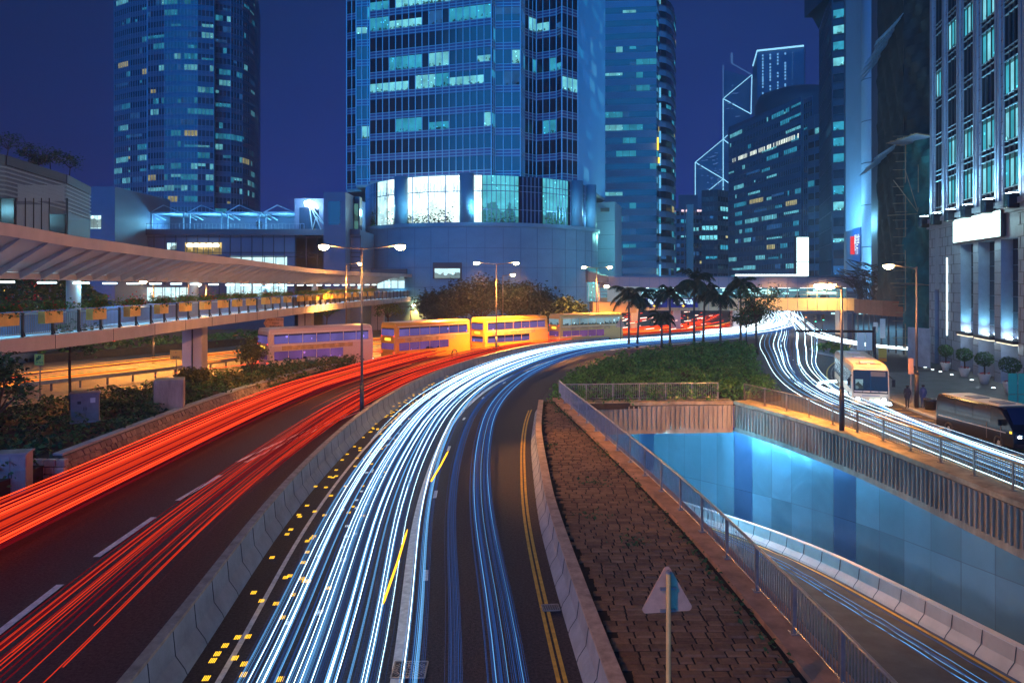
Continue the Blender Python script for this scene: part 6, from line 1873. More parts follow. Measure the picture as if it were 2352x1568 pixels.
for k, (u, v, sz) in enumerate([(15, 322, 3.2), (68, 345, 2.6), (92, 372, 1.7), (117, 352, 2.6), (158, 368, 2.4), (-20, 330, 3.0)]):
    if u < 0: continue
    Y = 72 + u * .05; zb = zv(372 + u * .28, Y); hh = zv(v - 4, Y) - zb
    tree("roof_tree", "small roof-garden tree, %s from the edge of the picture" % ORD[k], xu(u, Y), Y, zb - .2, hh + .4, sz * .62, 70 + k, M['leaf_dark'], 420, .24, .07, "roof garden trees", .8, .55)
bb = thing("plain_block", "plain blue-grey block with one bright window between the planted building and the mall", "building", (xu(235, 112), 112, 0))
mb = MB(); mb.box(xu(206, 112), 112, 0, xu(264, 112), 130, zv(429, 112)); mb.build("wall", M['tower_mid'], bb)
mb = MB(); a, b = at(208, 495, 111.9), at(232, 525, 111.9)
for k in range(3): mb.box(a.x + k*.55, 111.85, b.z, a.x + k*.55 + .48, 111.9, a.z)
mb.build("lit_window", M['glow_shop'], bb)
hd = thing("hedge", "dark hedge with a few red blossoms behind the walkway", "hedge", (-40, 62, 0))
mb = MB(); q_ = random.Random(15)
for i in range(4200):
    u = q_.uniform(-60, 245); Y = q_.uniform(58, 70); top = 632 + max(0, u - 160) * .55 + 6*math.sin(u*.09)
    v = q_.uniform(top, 740); mb.leaf(at(u, v, Y), .5, None, q_)
mb.build("foliage", M['leaf_dark'], hd)
mb = MB()
for i in range(60):
    u = q_.gauss(86, 20); v = q_.uniform(640, 690); mb.leaf(at(u, v, 57.5), .22, None, q_)
mb.build("blossoms", M['flower'], hd)
# lit wall and niches under the far end of the walkway
uw = thing("podium_wall", "ochre lit wall with blue-lit niches under the far end of the walkway", "wall", (-16, 133, 0))
mb = MB(); mb.box(xu(850, 133), 133, 0, xu(1100, 133), 136, 5.0); mb.build("wall", M['concrete_pale'], uw)
for u0, u1 in ((905, 960), (1012, 1040), (1048, 1075)):
    a, b = at(u0, 702, 132.9), at(u1, 722, 132.9); mb = MB(); mb.box(a.x, 132.85, b.z - 2.0, b.x, 132.92, a.z); mb.build("niche", emit("niche_blue_%d" % u0, (.12, .32, .62), .5), uw)
mb = MB()
for k in range(7):
    a = at(908 + k*8, 704 + (k*37 % 11), 132.7); mb.bar(a, a + Vector((.1, 0, -1.6)), .12); mb.bar(a, a + Vector((.9, 0, 0)), .1)
mb.build("pipework", M['steel_dark'], uw)
# ------------------------------------------------------------------ far footbridge over the streets
YF = 108.0
fb = thing("footbridge", "long glazed footbridge crossing the whole street, with an amber lit lower band", "footbridge", (xu(1700, YF), YF, 0))
xa, xb = xu(1378, YF), xu(1968, YF)
zb0, zb1 = zv(713, YF), zv(685, YF); zr0, zr1 = zv(661, YF), zv(637, YF)
mb = MB(); mb.box(xa, YF, zb0, xb, YF + 4.5, zb1); mb.build("deck_band", mat("bridge_band", (.58, .44, .26), .6, var=.1, vscale=.3), fb)
mb = MB(); mb.box(xa, YF - .1, zr0, xb, YF + 4.6, zr1); mb.build("roof_band", mat("bridge_roof", (.30, .26, .32), .6, var=.08, vscale=.3), fb)
mb = MB(); mb.box(xa, YF - .5, zr1, xb, YF + 5, zr1 + .18); mb.build("roof_edge", M['frame_blue'], fb)
mb = MB(); mb.box(xa, YF + 3.6, zb1, xb, YF + 3.7, zr0); mb.build("glazing", room_light("bridge_glow", (.16, .50, .68), .6, 0, 4, .2, .5), fb)
mb = MB(); n = 26
for k in range(n + 1):
    x = xa + (xb - xa)*k/n; mb.bar((x, YF + .1, zb1), (x, YF + .1, zr0), .1)
    mb.bar((x, YF - .02, zb0), (x, YF - .02, zb1), .05, .05); mb.bar((x, YF - .12, zr0), (x, YF - .12, zr1), .04, .04)
for f in (.35, .62): mb.bar((xa, YF + .1, zb1 + (zr0 - zb1)*f), (xb, YF + .1, zb1 + (zr0 - zb1)*f), .08)
mb.build("mullions", M['frame_blue'], fb)
mb = MB(); q = random.Random(30)
for i in range(46):
    x = q.uniform(xa + 3, xb - 2); mb.obox((x, YF + 3.3, zb1 + q.uniform(.3, 1.3)), q.uniform(.1, .9), .05, q.uniform(.06, .2))
mb.build("reflections_inside", emit("bridge_inside", (.4, .95, .95), 1.8), fb)
for k in range(9):
    x = xa + (xb - xa)*(k + .5)/9; mb = MB(); mb.box(x - 1.3, YF + 1.6, zr0 - .06, x + 1.3, YF + 1.9, zr0 - .005); mb.build("ceiling_light", M['glow_tube'], fb)
mb = MB(); mb.box(xu(1688, YF), YF - .45, zr1 + .19, xu(1850, YF), YF - .2, zr1 + .42); mb.build("roof_light_strip", M['glow_white'], fb)
for u in (1462, 1560, 1700, 1948):
    x = xu(u, YF); mb = MB(); mb.box(x - .6, YF + 1.6, 0, x + .6, YF + 3.0, zb0); bevel(mb.build("column", M['fascia'], fb), .1)
lamp("deck_bulb", (xu(1890, YF), YF - 3.2, 6.9), 4200, (1, .55, .15), fb, 'SPOT', .3, (xu(1890, YF), YF, 4.2), 130, .8)
lamp("deck_bulb", (xu(1780, YF), YF - 4, 6.4), 1800, (1, .5, .13), fb, 'SPOT', .3, (xu(1780, YF), YF, 4.2), 130, .8)
lamp("deck_bulb", (xu(1440, YF), YF - 4, 3.0), 1600, (1, .5, .13), fb, 'SPOT', .3, (xu(1440, YF), YF, 4.2), 130, .8)
# landing block at its near end
ld = thing("bridge_landing", "brown edged landing of the footbridge with a cyan lit glass front", "building", (xu(1390, 103), 103, 0))
mb = MB(); mb.box(xu(1362, 103), 103, zv(718, 103), xu(1462, 103), 107.8, zv(694, 103)); mb.build("base_band", mat("landing_band", (.5, .3, .12), .6, var=.15, vscale=.4), ld)
mb = MB(); mb.box(xu(1352, 104), 104, zv(692, 104), xu(1376, 104), 104.2, zv(652, 104)); mb.build("lit_front", room_light("landing_glow", (.25, .85, .85), .8, 0, 4, .5, .3), ld)
mb = MB()
for k in range(4): x = xu(1352 + k*8, 104); mb.bar((x, 103.9, zv(692, 104)), (x, 103.9, zv(652, 104)), .1)
mb.build("front_frame", M['frame_pale'], ld)
mb = MB(); mb.prism([(xu(1346, 104), 104.5), (xu(1352, 102), 102), (xu(1398, 102), 102), (xu(1398, 104), 107)], zv(648, 102), [zv(618, 104), zv(624, 102), zv(636, 102), zv(630, 104)]); recalc(mb.build("canopy", M['tower_dark'], ld))
mb = MB(); mb.box(xu(1395, 107), 106, zv(692, 107), xu(1470, 107), 107, zv(658, 107)); mb.build("white_hall", emit("hall_dim", (.5, .62, .72), .42), ld)
# blue direction boards hung on the bridge
gs_ = thing("direction_board", "wide blue road direction board with white lettering hanging on the footbridge", "sign", (xu(1536, YF - .6), YF - .6, zv(696, YF - .6)))
for (u0, u1, l1, l2) in ((1473, 1533, "西隧  機場", "Western  5"), (1536, 1603, "中區及半山區", "Central & Mid-Levels")):
    a, b = at(u0, 685, YF - .6), at(u1, 706, YF - .6)
    mb = MB(); mb.box(a.x, YF - .6, b.z, b.x, YF - .5, a.z); bd = mb.build("board", M['sign_blue'], gs_)
    cx = (a.x + b.x)/2; w = b.x - a.x
    text_mesh("lettering", l2, .30 if len(l2) > 12 else .4, M['glow_sign'], bd, (cx, YF - .62, a.z - .25), (1, 0, 0), (0, 0, 1))
    text_mesh("lettering", l1, .5, M['glow_sign'], bd, (cx, YF - .62, a.z - .66), (1, 0, 0), (0, 0, 1))
    mb = MB()
    mb.poly([(cx - .3, YF - .62, b.z + .28), (cx, YF - .62, b.z + .06), (cx + .3, YF - .62, b.z + .28)]); mb.bar((cx, YF - .62, b.z + .26), (cx, YF - .62, b.z + .42), .14, .01); mb.build("arrow", M['glow_yellow'], bd)
# bright shopfronts of the far street under the bridge
sf = thing("shopfronts", "row of bright shopfronts at street level far beyond the footbridge", "shops", (xu(1850, 175), 175, 0))
q = random.Random(44)
mb = MB(); mb.box(xu(1770, 178), 178, 0, xu(2010, 178), 186, 9); mb.build("wall", M['tower_dark'], sf)
fcols = [emit("shop_a", (.6, .95, 1), 1.6), emit("shop_b", (1, .75, .3), 1.2), emit("shop_c", (.15, .6, .8), .8), emit("shop_d", (1, .15, .12), .9)]
for i in range(34):
    u = 1785 + i*6.2; v0 = q.uniform(716, 742); h = q.uniform(5, 22); w = q.uniform(3, 7)
    a, b = at(u, v0, 177.9 - q.uniform(0, .8)), at(u + w, v0 + h, 177.9)
    mb = MB(); mb.poly([(a.x, a.y, b.z), (b.x, a.y, b.z), (b.x, a.y, a.z), (a.x, a.y, a.z)]); mb.build("lit_sign", q.choices(fcols, [.5, .15, .25, .1])[0], sf)
for k, (u, v, Y) in enumerate([(1850, 780, 98), (1872, 783, 97), (1890, 778, 101)]):
    root = thing("traffic_signal", "distant traffic signal post at the crossing, %s from the straight road" % ORD[k], "traffic light", (xu(u, Y), Y, 0), "traffic signals at the crossing")
    x = xu(u, Y); mb = MB(); mb.tube([(x, Y, 0), (x, Y, 3.4)], .06, 8); mb.build("pole", M['steel_dark'], root)
    mb = MB(); mb.box(x - .16, Y - .15, 2.5, x + .16, Y + .12, 3.4); hd_ = mb.build("signal_head", M['black'], root)
    mb = MB(); mb.lathe([(.1, -.03), (.1, .03)], (x, Y - .17, 2.68 if k else 3.2), 10); mb.build("signal_lamp", emit("sig%d" % k, (1, .25, .05) if k == 0 else (.1, 1, .6), 5), hd_)
sa = thing("gantry_arm", "dark horizontal signal arm reaching over the straight road from a thick post", "gantry", (xu(2008, 70), 70, 0))
x = xu(2008, 64); mb = MB(); mb.tube([(x, 64, 0), (x, 64, zv(758, 64) + .3)], .16, 10); mb.build("post", M['black'], sa)
mb = MB(); mb.bar((x, 64, zv(761, 64)), (xu(1828, 64), 64, zv(760, 64)), .14, .2); mb.build("arm", M['black'], sa)
ci = thing("traffic_island", "small planted traffic island with a stone kerb behind the cream coach", "island", (xu(1915, 62), 62, 0))
ip = [(xu(u, 0) * 0 + gp(u, v).x, gp(u, v).y) for u, v in ((1858, 803), (1890, 797), (1940, 799), (1968, 806), (1962, 815), (1925, 822), (1880, 813))]
mb = MB(); mb.prism(ip, 0, .18); recalc(mb.build("kerb_slab", M['concrete'], ci))
mb = leafy(grow(ip, -.5), 260, lambda x, y: .45, .4, random.Random(4), .3); tag(mb.build("ground_cover", M['leaf'], ci), kind='stuff')

# ------------------------------------------------------------------ stone building
ang = math.atan2(-1, -.23)                      # direction of travel from the far corner toward the camera
A0 = Vector((41.5, 73.4, 0)); DS = Vector((-.23, -1, 0)).normalized(); NS = Vector((-DS.y, DS.x, 0)); NS = NS if NS.x < 0 else -NS
stn = thing("stone_building", "pale stone building with floodlit pilasters, tall niches and a glowing white sign", "building", tuple(A0))
yaw = math.atan2(DS.y, DS.x)
def SP(s, n, z): return A0 + DS*s + NS*n + Vector((0, 0, z))
def s_of_u(u):
    # facade coordinate whose picture column is u
    t = (u - 1176) / F
    return (A0.x - t*A0.y) / (t*DS.y - DS.x)
def zs(u, v):
    p = A0 + DS * s_of_u(u); return H - (v - 645)*p.y/F
def sbox(mb, s0, s1, n0, n1, z0, z1):
    P = [SP(s0, n0, z0), SP(s1, n0, z0), SP(s1, n1, z0), SP(s0, n1, z0), SP(s0, n0, z1), SP(s1, n0, z1), SP(s1, n1, z1), SP(s0, n1, z1)]
    k = len(mb.v); mb.v += [tuple(p) for p in P]
    mb.f += [(k, k+3, k+2, k+1), (k+4, k+5, k+6, k+7), (k, k+1, k+5, k+4), (k+1, k+2, k+6, k+5), (k+2, k+3, k+7, k+6), (k+3, k, k+4, k+7)]
cols = [(s_of_u(a), s_of_u(b)) for a, b in ((2147, 2165), (2175, 2197), (2211, 2235), (2252, 2284), (2304, 2338), (2366, 2408))]
SEND = cols[-1][1] + 5
ZC = 13.6; ZTP = 48
wallmb = MB(); edges = [0.0] + [x for c in cols for x in c] + [SEND]
for k in range(0, len(edges), 2): sbox(wallmb, edges[k], edges[k+1], -.8, 0, ZC + .4, ZTP)
nich = cols[2:5]
eb = [0.0, s_of_u(2150), s_of_u(2160)] + [x for c in nich for x in (c[0] - .1, c[1] + .35)] + [SEND]
sbox(wallmb, 0, eb[1], -1.6, .12, 0, ZC)
sbox(wallmb, eb[2], eb[3], -1.6, .12, 0, ZC)
for k in range(4, len(eb) - 1, 2): sbox(wallmb, eb[k], eb[k+1], -1.6, .12, 0, ZC)
sbox(wallmb, eb[1], eb[2], -1.6, .1, 7.2, ZC); sbox(wallmb, eb[1], eb[2], -1.6, -.9, 0, 7.2)
for c in nich: sbox(wallmb, c[0] - .1, c[1] + .35, -1.6, .1, 11.2, ZC)
sbox(wallmb, 0, SEND, -6, -1.6, 0, ZTP); sbox(wallmb, 0, .02, -1.6, 0, ZC, ZTP)
recalc(wallmb.build("wall", M['stone'], stn))
mb = MB(); sbox(mb, -.2, SEND, -1.2, .55, ZC, ZC + .42); sbox(mb, -.1, SEND, -1, .32, ZC - .5, ZC - .002); recalc(mb.build("cornice", M['stone'], stn))
jb = MB()
for i, z in enumerate([.9 + .86*k for k in range(15)]):
    for a, b in zip(eb[::2], eb[1::2]):
        if z < ZC: jb.bar(SP(a, .13, z), SP(b, .13, z), .03, .035)
for z in [ZC + 1.2 + .9*k for k in range(36)]:
    for a, b in zip(edges[::2], edges[1::2]): jb.bar(SP(a, .01, z), SP(b, .01, z), .02, .03)
q = random.Random(5)
for a, b in zip(eb[::2], eb[1::2]):
    for k in range(15):
        for j in range(int((b - a)/1.5)):
            s_ = a + (j + (.5 if k % 2 else .1)) * 1.5 + .2
            if s_ < b: jb.bar(SP(s_, .13, .9 + .86*k - .86), SP(s_, .13, .9 + .86*k), .03, .03)
jb.build("stone_joints", M['stone_joint'], stn)
# pilaster strips that the floodlights graze
pil = MB()
for a, b in zip(edges[::2], edges[1::2]):
    w = b - a
    if w < .3: continue
    w2 = min(w, 2.2)
    for f in ((.24, .44), (.56, .76)): sbox(pil, a + w2*f[0], a + w2*f[1], .0, .16, ZC + .43, ZTP)
recalc(pil.build("pilaster_strips", M['stone'], stn))
lm4 = [room_light("stone_cyan", (.08, .62, .80), .85, ZC, 3.6, .25, .9), room_light("stone_bright", (.25, .80, .95), 1.1, ZC, 3.6, .2, .9)]
FLS = 3.55
fr, sl, gz = MB(), MB(), MB()
litset = {(1, 0), (1, 1), (1, 4), (2, 4), (2, 1), (2, 0), (3, 0), (3, 1), (3, 3), (3, 4), (4, 0), (4, 1), (4, 2), (4, 5), (5, 1), (5, 2), (2, 5), (0, 3), (3, 6), (4, 6), (1, 6)}
for ci_, (a, b) in enumerate(cols):
    gz.poly([SP(a, -.2, ZC + .42), SP(b, -.2, ZC + .42), SP(b, -.2, ZTP), SP(a, -.2, ZTP)])
    for f in range(9):
        z0 = ZC + .5 + FLS*f
        for z in (z0 + .55, z0 + .95, z0 + FLS - .05): sbox(sl, a, b, -.2, -.06, z, z + .07)
        for t in (.0, .33, .66, 1.0): sbox(fr, a + (b-a)*t - .04, a + (b-a)*t + .04, -.2, -.1, z0, z0 + FLS)
        if (ci_, f) in litset:
            for t in range(3):
                mb = MB(); p0, p1 = a + (b-a)*(t/3) + .06, a + (b-a)*((t+1)/3) - .06
                mb.poly([SP(p0, -.17, z0 + 1.02), SP(p1, -.17, z0 + 1.02), SP(p1, -.17, z0 + FLS - .06), SP(p0, -.17, z0 + FLS - .06)]); mb.build("lit_window", lm4[(t + f + ci_) % 2], stn)
build_multi("dark_windows", [(gz, M['glass_dark']), (sl, M['frame_pale']), (fr, M['steel_dark'])], stn)
# entrance niches with lit jambs, glass and small canopies
for k, c in enumerate(nich):
    a, b = c[0] - .1, c[1] + .35
    mb = MB(); mb.poly([SP(a, -.72, 3.6), SP(b, -.72, 3.6), SP(b, -.72, 11.2), SP(a, -.72, 11.2)]); mb.build("niche_glass", M['glass_dark'], stn)
    mb = MB()
    for z in (4.4, 5.6, 6.8, 8, 9.2, 10.4): mb.bar(SP(a, -.68, z), SP(b, -.68, z), .05)
    for t in (.45, .8): mb.bar(SP(a + (b-a)*t, -.68, 3.6), SP(a + (b-a)*t, -.68, 11.2), .07)
    mb.build("niche_frame", M['frame_blue'], stn)
    mb = MB(); sbox(mb, a - .05, b + .05, -1.5, .5, 3.35, 3.58); cn = recalc(mb.build("door_canopy", M['steel_dark'], stn))
    mb = MB(); sbox(mb, a, b, .12, .42, 3.25, 3.345); mb.build("canopy_bulbs", emit("canopy_warm%d" % k, (1, .85, .6), 1.6), cn)
    mb = MB(); mb.poly([SP(a, -1.5, .15), SP(b, -1.5, .15), SP(b, -1.5, 3.3), SP(a, -1.5, 3.3)]); mb.build("door", M['glass_blue'], stn)
    mb = MB(); sbox(mb, a + .15, a + .6, -.45, -.2, 3.6, 3.68); mb.build("uplight", M['lens_white'], stn)
    lamp("niche_bulb", SP(a + .55, -.28, 3.85), 300, (.30, .85, 1.0), stn, 'SPOT', .1, SP(a + .05, -.45, 12), 100, .9)
    lamp("door_bulb", SP((a + b)/2, .4, 3.0), 60, (.7, .9, 1), stn, 'POINT', .15)
mb = MB(); a = s_of_u(2150); b = s_of_u(2160); mb.poly([SP(a, -.85, .2), SP(b, -.85, .2), SP(b, -.85, 7.1), SP(a, -.85, 7.1)]); mb.build("slot_window", M['glass_dark'], stn)
mb = MB(); s_ = s_of_u(2180); mb.bar(SP(s_, .18, zs(2180, 770)), SP(s_, .18, zs(2180, 592)), .09, .07); mb.build("light_line", M['glow_tube'], stn)
# floodlights on the cornice
pier_mid = [s_of_u(u) for u in (2141, 2170, 2204, 2244, 2294, 2350)]
for k, s_ in enumerate(pier_mid):
    mb = MB(); sbox(mb, s_ - .42, s_ + .42, .35, 1.15, ZC - .35, ZC + .75); o = bevel(recalc(mb.build("floodlight_box", M['black'], stn)), .08)
    mb = MB(); sbox(mb, s_ - .3, s_ + .3, .45, 1.0, ZC + .755, ZC + .78); mb.build("floodlight_lens", M['lens_white'], o)
    lamp("flood_bulb", SP(s_, .75, ZC + 1.0), 3200, (.28, .74, 1.0), stn, 'SPOT', .15, SP(s_, -.1, ZC + 14), 70, .8)
# blown-out sign
s0, s1 = s_of_u(2204), s_of_u(2316)
mb = MB(); sbox(mb, s0, s1, .14, .5, zs(2260, 551), zs(2260, 493)); sb = bevel(recalc(mb.build("sign_box", M['steel_dark'], stn)), .1)
mb = MB(); sbox(mb, s0 + .08, s1 - .08, .505, .56, zs(2260, 550), zs(2260, 494)); bevel(recalc(mb.build("sign_face", M['glow_sign'], sb)), .02)
for i in range(3): lamp("sign_bulb", SP(s0 + (s1-s0)*(i+.5)/3, 1.6, zs(2260, 520)), 240, (.6, 1, .95), stn, 'POINT', .3)

# ------------------------------------------------------------------ building wrapped in scaffold netting
sc = thing("scaffolded_building", "tall building wrapped in dark green scaffold netting", "building", (xu(2070, 82), 82, 0))
n0, n1, n2 = Vector((xu(2016, 96), 96, 0)), Vector((xu(2075, 80), 80, 0)), Vector((xu(2141, 75), 75, 0))
def sheet(name, a, b, z0, z1, m, nx, nz, amp, seed):
    q = random.Random(seed); mb = MB(); d = (b - a); L = d.length; d.normalize(); n = Vector((d.y, -d.x, 0)); g = []
    for j in range(nz + 1):
        row_ = []
        for i in range(nx + 1):
            z = z0 + (z1 - z0)*j/nz; s_ = L*i/nx
            o = amp*(math.sin(s_*1.3 + z*.9 + seed) + .6*math.sin(z*2.3 - s_*2 + seed*2) + q.uniform(-.3, .3)) * (0.15 if i in (0, nx) else 1)
            row_.append(a + d*s_ + n*o + Vector((0, 0, z)))
        g.append(row_)
    for r0, r1 in zip(g, g[1:]): mb.loft(r0, r1)
    return mb.build(name, m, sc, True)
mb = MB(); mb.prism([(n0.x + .8, n0.y + .5), (n1.x + .6, n1.y + 1), (n2.x + 2, n2.y + 1), (n2.x + 8, 100), (n0.x + 5, 108)], 4, 70); recalc(mb.build("core", M['tower_dark'], sc))
zq = zv(322, 78)
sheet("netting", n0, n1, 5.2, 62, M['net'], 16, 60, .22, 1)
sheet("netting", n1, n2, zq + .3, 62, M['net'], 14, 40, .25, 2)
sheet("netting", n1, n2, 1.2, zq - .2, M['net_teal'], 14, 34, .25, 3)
def fan(label, c0, c1, zin, out, rise, n, m, roof=True, seed=0):
    root = thing("bamboo_fan", label, "scaffold", (c0.x, c0.y, zin)); q = random.Random(seed)
    d = (c1 - c0).normalized(); nn = Vector((d.y, -d.x, 0)); L = (c1 - c0).length; mb = MB()
    for i in range(n):
        a = c0 + d*L*i/(n-1) + Vector((0, 0, zin)); b = a + nn*out*q.uniform(.9, 1.12) + Vector((q.uniform(-.1, .1), 0, rise)); mb.tube([a, b], .05, 4)
    for j in range(9):
        t = (j + .5)/9; a = c0 + nn*out*t + Vector((0, 0, zin + rise*t)) - d*.4; mb.tube([a, a + d*(L + .8)], .03, 4)
    mb.build("bamboo_grid", m, root)
    if roof:
        mb = MB(); z = Vector((0, 0, -.05)); a = c0 + Vector((0, 0, zin)) + z; b = c1 + Vector((0, 0, zin)) + z; e_ = nn*out*.92 + Vector((0, 0, rise*.92))
        mb.poly([a, b, b + e_, a + e_]); mb.build("mesh_sheet", M['tower_mid'], root)
    return root
fan("bamboo catch fan high on the netted building, topmost", n0 + Vector((.3, -.3, 0)), n1, zv(60, 84), 2.4, -2.6, 22, M['frame_pale'], False, 1)
fan("bamboo catch fan halfway up the side of the netted building", n0 + Vector((.3, -.3, 0)), n1, zv(335, 84), 2.4, -1.6, 22, M['frame_pale'], False, 2)
fan("pale bamboo shelf across the front of the netted building", n1, n2, zq - .2, 1.8, .3, 12, M['bamboo'], True, 3)
fan("low white bamboo shelf behind the kerb street lamp", n1 + (n2 - n1)*.1, n2 - (n2-n1)*.1, zv(655, 77), 1.6, .2, 12, M['bamboo'], True, 4)
ld_ = thing("bamboo_ladder", "tall bamboo ladder pole with rungs running up the corner of the netted building", "scaffold", tuple(n1))
mb = MB(); p = n1 + Vector((-.1, -.6, 0)); mb.tube([p, p + Vector((0, 0, zq))], .06, 6)
for k in range(26): z = 1 + k*.9; mb.tube([p + Vector((-1.3 if k % 2 else -1.0, .1, z)), p + Vector((.2, 0, z + .03))], .03, 4)
mb.build("pole_and_rungs", M['bamboo'], ld_)
mb = MB(); zz = zv(488, 77); c = n1.lerp(n2, .35) + Vector((0, -1, zz))
for dx, dz in ((-2.6, 3.4), (-1.4, 4.6), (0, 5.0), (1.4, 4.0), (2.6, 2.0)): mb.tube([c, c + Vector((dx, 0, dz))], .035, 4)
mb.tube([c + Vector((-3.2, 0, -.3)), c + Vector((1.8, 0, 0))], .04, 4); mb.build("spread_canes", M['bamboo'], ld_)
# tangle of canes over the end of the footbridge, and the hoarding
tg = thing("bamboo_tangle", "untidy tangle of dark bamboo canes over the end of the footbridge", "scaffold", (xu(1990, 100), 100, 6))
q = random.Random(18); mb = MB()
for i in range(70):
    u, v = q.gauss(1985, 22), q.gauss(640, 16); a = at(u, v, 101 + q.uniform(-2, 2)); L = q.uniform(2.0, 4.6); t = q.gauss(-.35, .28)
    mb.tube([a - Vector((math.cos(t)*L/2, .3, math.sin(t)*L/2)), a + Vector((math.cos(t)*L/2, -.3, math.sin(t)*L/2))], .05, 4)
for i in range(46):
    u = q.uniform(1972, 2015); a = at(u, 690, 101); b = at(u + q.gauss(-10, 10), q.uniform(630, 655), 101); mb.tube([a, b], .045, 4)
mb.build("canes", M['bamboo_dark'], tg)
ho = thing("hoarding", "red-brown site hoarding on dark posts around the foot of the netted building", "hoarding", (xu(2010, 88), 88, 0))
h0, h1, h2 = Vector((xu(1962, 92), 92, 0)), Vector((xu(2028, 84), 84, 0)), Vector((xu(2084, 80), 80, 0))
for a, b in ((h0, h1), (h1, h2)):
    mb = MB(); z0, z1 = zv(724, 85), zv(690, 85); d = (b - a).normalized(); nn = Vector((d.y, -d.x, 0))
    k = 5
    for i in range(k):
        p, r_ = a.lerp(b, i/k), a.lerp(b, (i + .97)/k)
        pts = [p, r_, r_ + nn*-.12, p + nn*-.12]; mb.prism([(t.x, t.y) for t in pts], z0, z1)
    recalc(mb.build("panel", M['hoard'], ho))
mb = MB()
for i in range(9):
    p = h0.lerp(h1, i/5) if i < 6 else h1.lerp(h2, (i-5)/3.2); mb.tube([(p.x, p.y + .4, 0), (p.x, p.y + .4, zv(724, 85))], .09, 6)
mb.build("posts", M['steel_dark'], ho)
mb = MB()
for f, w, h in ((.72, .5, 1.2), (.95, .6, 2.2)):
    p = h0.lerp(h1, f); mb.obox((p.x, p.y - .3, 2.6), w/2, .03, h/2, 0)
mb.build("poster", M['white'], ho)
mb = MB(); p = h1.lerp(h2, .5); mb.box(h0.x + 1, 94, 0, n2.x, 95, zv(722, 90)); mb.build("dark_backing", M['tower_dark'], ho)
lamp("site_bulb", (h1.x + 1.0, 87, 2.6), 260, (.3, .7, 1), ho, 'POINT', .2)
ws_ = thing("site_screen", "plain pale screen wall beside the stone building entrance", "wall", (xu(2098, 74), 74, 0))
mb = MB(); a, b = gp(2085, 838), gp(2136, 845); mb.prism([(a.x, a.y), (b.x, b.y), (b.x + .2, b.y + .2), (a.x + .2, a.y + .2)], 0, 3.6); recalc(mb.build("panel", M['concrete'], ws_))

# ------------------------------------------------------------------ pavement furniture
def topiary(label, x, y, sc_, seed):
    root = thing("potted_topiary", label, "potted tree", (x, y, .13), "clipped trees in pots along the stone building")
    q = random.Random(seed)
    mb = MB(); mb.lathe([(.22*sc_, 0), (.32*sc_, .35*sc_), (.40*sc_, .62*sc_), (.42*sc_, .68*sc_), (.36*sc_, .68*sc_), (.33*sc_, .60*sc_), (.01, .60*sc_)], (x, y, .13), 18); mb.build("pot", M['planter_white'], root, True)
    mb = MB(); mb.tube([(x, y, .6), (x + .03, y, 1.0), (x, y, .13 + 1.5*sc_)], .05*sc_, 8); mb.build("trunk", M['bark'], root, True)
    mb = MB(); c = Vector((x, y, .13 + 1.72*sc_))
    for i in range(900):
        v = Vector((q.gauss(0, 1), q.gauss(0, 1), q.gauss(0, 1))).normalized() * (.58*sc_ * q.uniform(.75, 1.04)); v.z *= .9
        mb.leaf(c + v, .13, v.normalized(), q)
    mb.build("crown", M['leaf_dark'], root)
    mb = MB()
    for i in range(40): mb.leaf((x + q.gauss(0, .18), y + q.gauss(0, .18), .13 + .7*sc_ + q.uniform(-.02, .08)), .12, None, q)
    mb.build("flowers", M['flower'], root)
for k, (u, v, s_) in enumerate(((2172, 851, 1.02), (2215, 865, 1.06), (2261, 881, 1.1), (2320, 903, 1.15))):
    p = gp(u, v, .13)
    topiary(["clipped ball tree in a white pot next to the dark slot window", "clipped ball tree in a white pot before the first entrance niche", "clipped ball tree in a white pot with the most red flowers, before the middle niche", "clipped ball tree in a white pot partly behind the green sign"][k], p.x, p.y, s_, 90 + k)
for u, v in ((2135, 850), (2150, 856), (2198, 868), (2247, 885), (2300, 905)):
    pass
pl_ = MB()
for u, v in ((2125, 843), (2142, 848), (2160, 853), (2186, 860), (2232, 872), (2282, 890)):
    p = gp(u, v, .14); pl_.lathe([(.14, 0), (.12, .015)], (p.x, p.y, .135), 10)
pv = thing("paving_lights", "row of small round lights sunk in the pavement before the stone building", "ground lights", (36, 58, .13)); pl_.build("lenses", M['glow_white'], pv)
gsn = thing("green_sign", "green double-panel sign on a post, seen from behind at the picture edge", "sign", (xu(2336, 46), 46, .13))
a, b = at(2315, 857, 46), at(2358, 960, 46); x = xu(2336, 46)
mb = MB(); mb.tube([(x, 46.05, .13), (x, 46.05, a.z)], .05, 8); mb.build("post", M['sign_green'], gsn)
mid_ = (a.z*.53 + b.z*.47)
for z0, z1 in ((b.z, mid_ - .02), (mid_ + .02, a.z)):
    for x0, x1 in ((a.x, x - .06), (x + .06, b.x)): 
        mb = MB(); mb.box(x0, 45.95, z0, x1, 46, z1); bevel(mb.build("panel", M['sign_green'], gsn), .02)
bs = thing("bus_stop_sign", "slim bus stop pole with a white timetable beside the kerb street lamp", "sign", tuple(gp(2092, 925, .13)))
p = gp(2092, 925, .13); mb = MB(); mb.tube([p, p + Vector((0, 0, 2.9))], .045, 8); mb.build("pole", M['steel'], bs)
mb = MB(); mb.obox((p.x - .03, p.y - .06, 2.5), .16, .03, .5); bd = mb.build("timetable", M['sign_back'], bs)
os_ = thing("bus_stop_sign", "orange and white sign on a post behind the cream coach", "sign", tuple(gp(2010, 850, .13)))
p = gp(2009, 850, .13); p = Vector((p.x + 1.4, p.y, .13)); x = xu(2009, 60); zt_ = zv(800, 60)
mb = MB(); mb.tube([(x + .6, 60, .0), (x + .6, 60, zt_)], .05, 8); mb.build("post", M['pole'], os_)
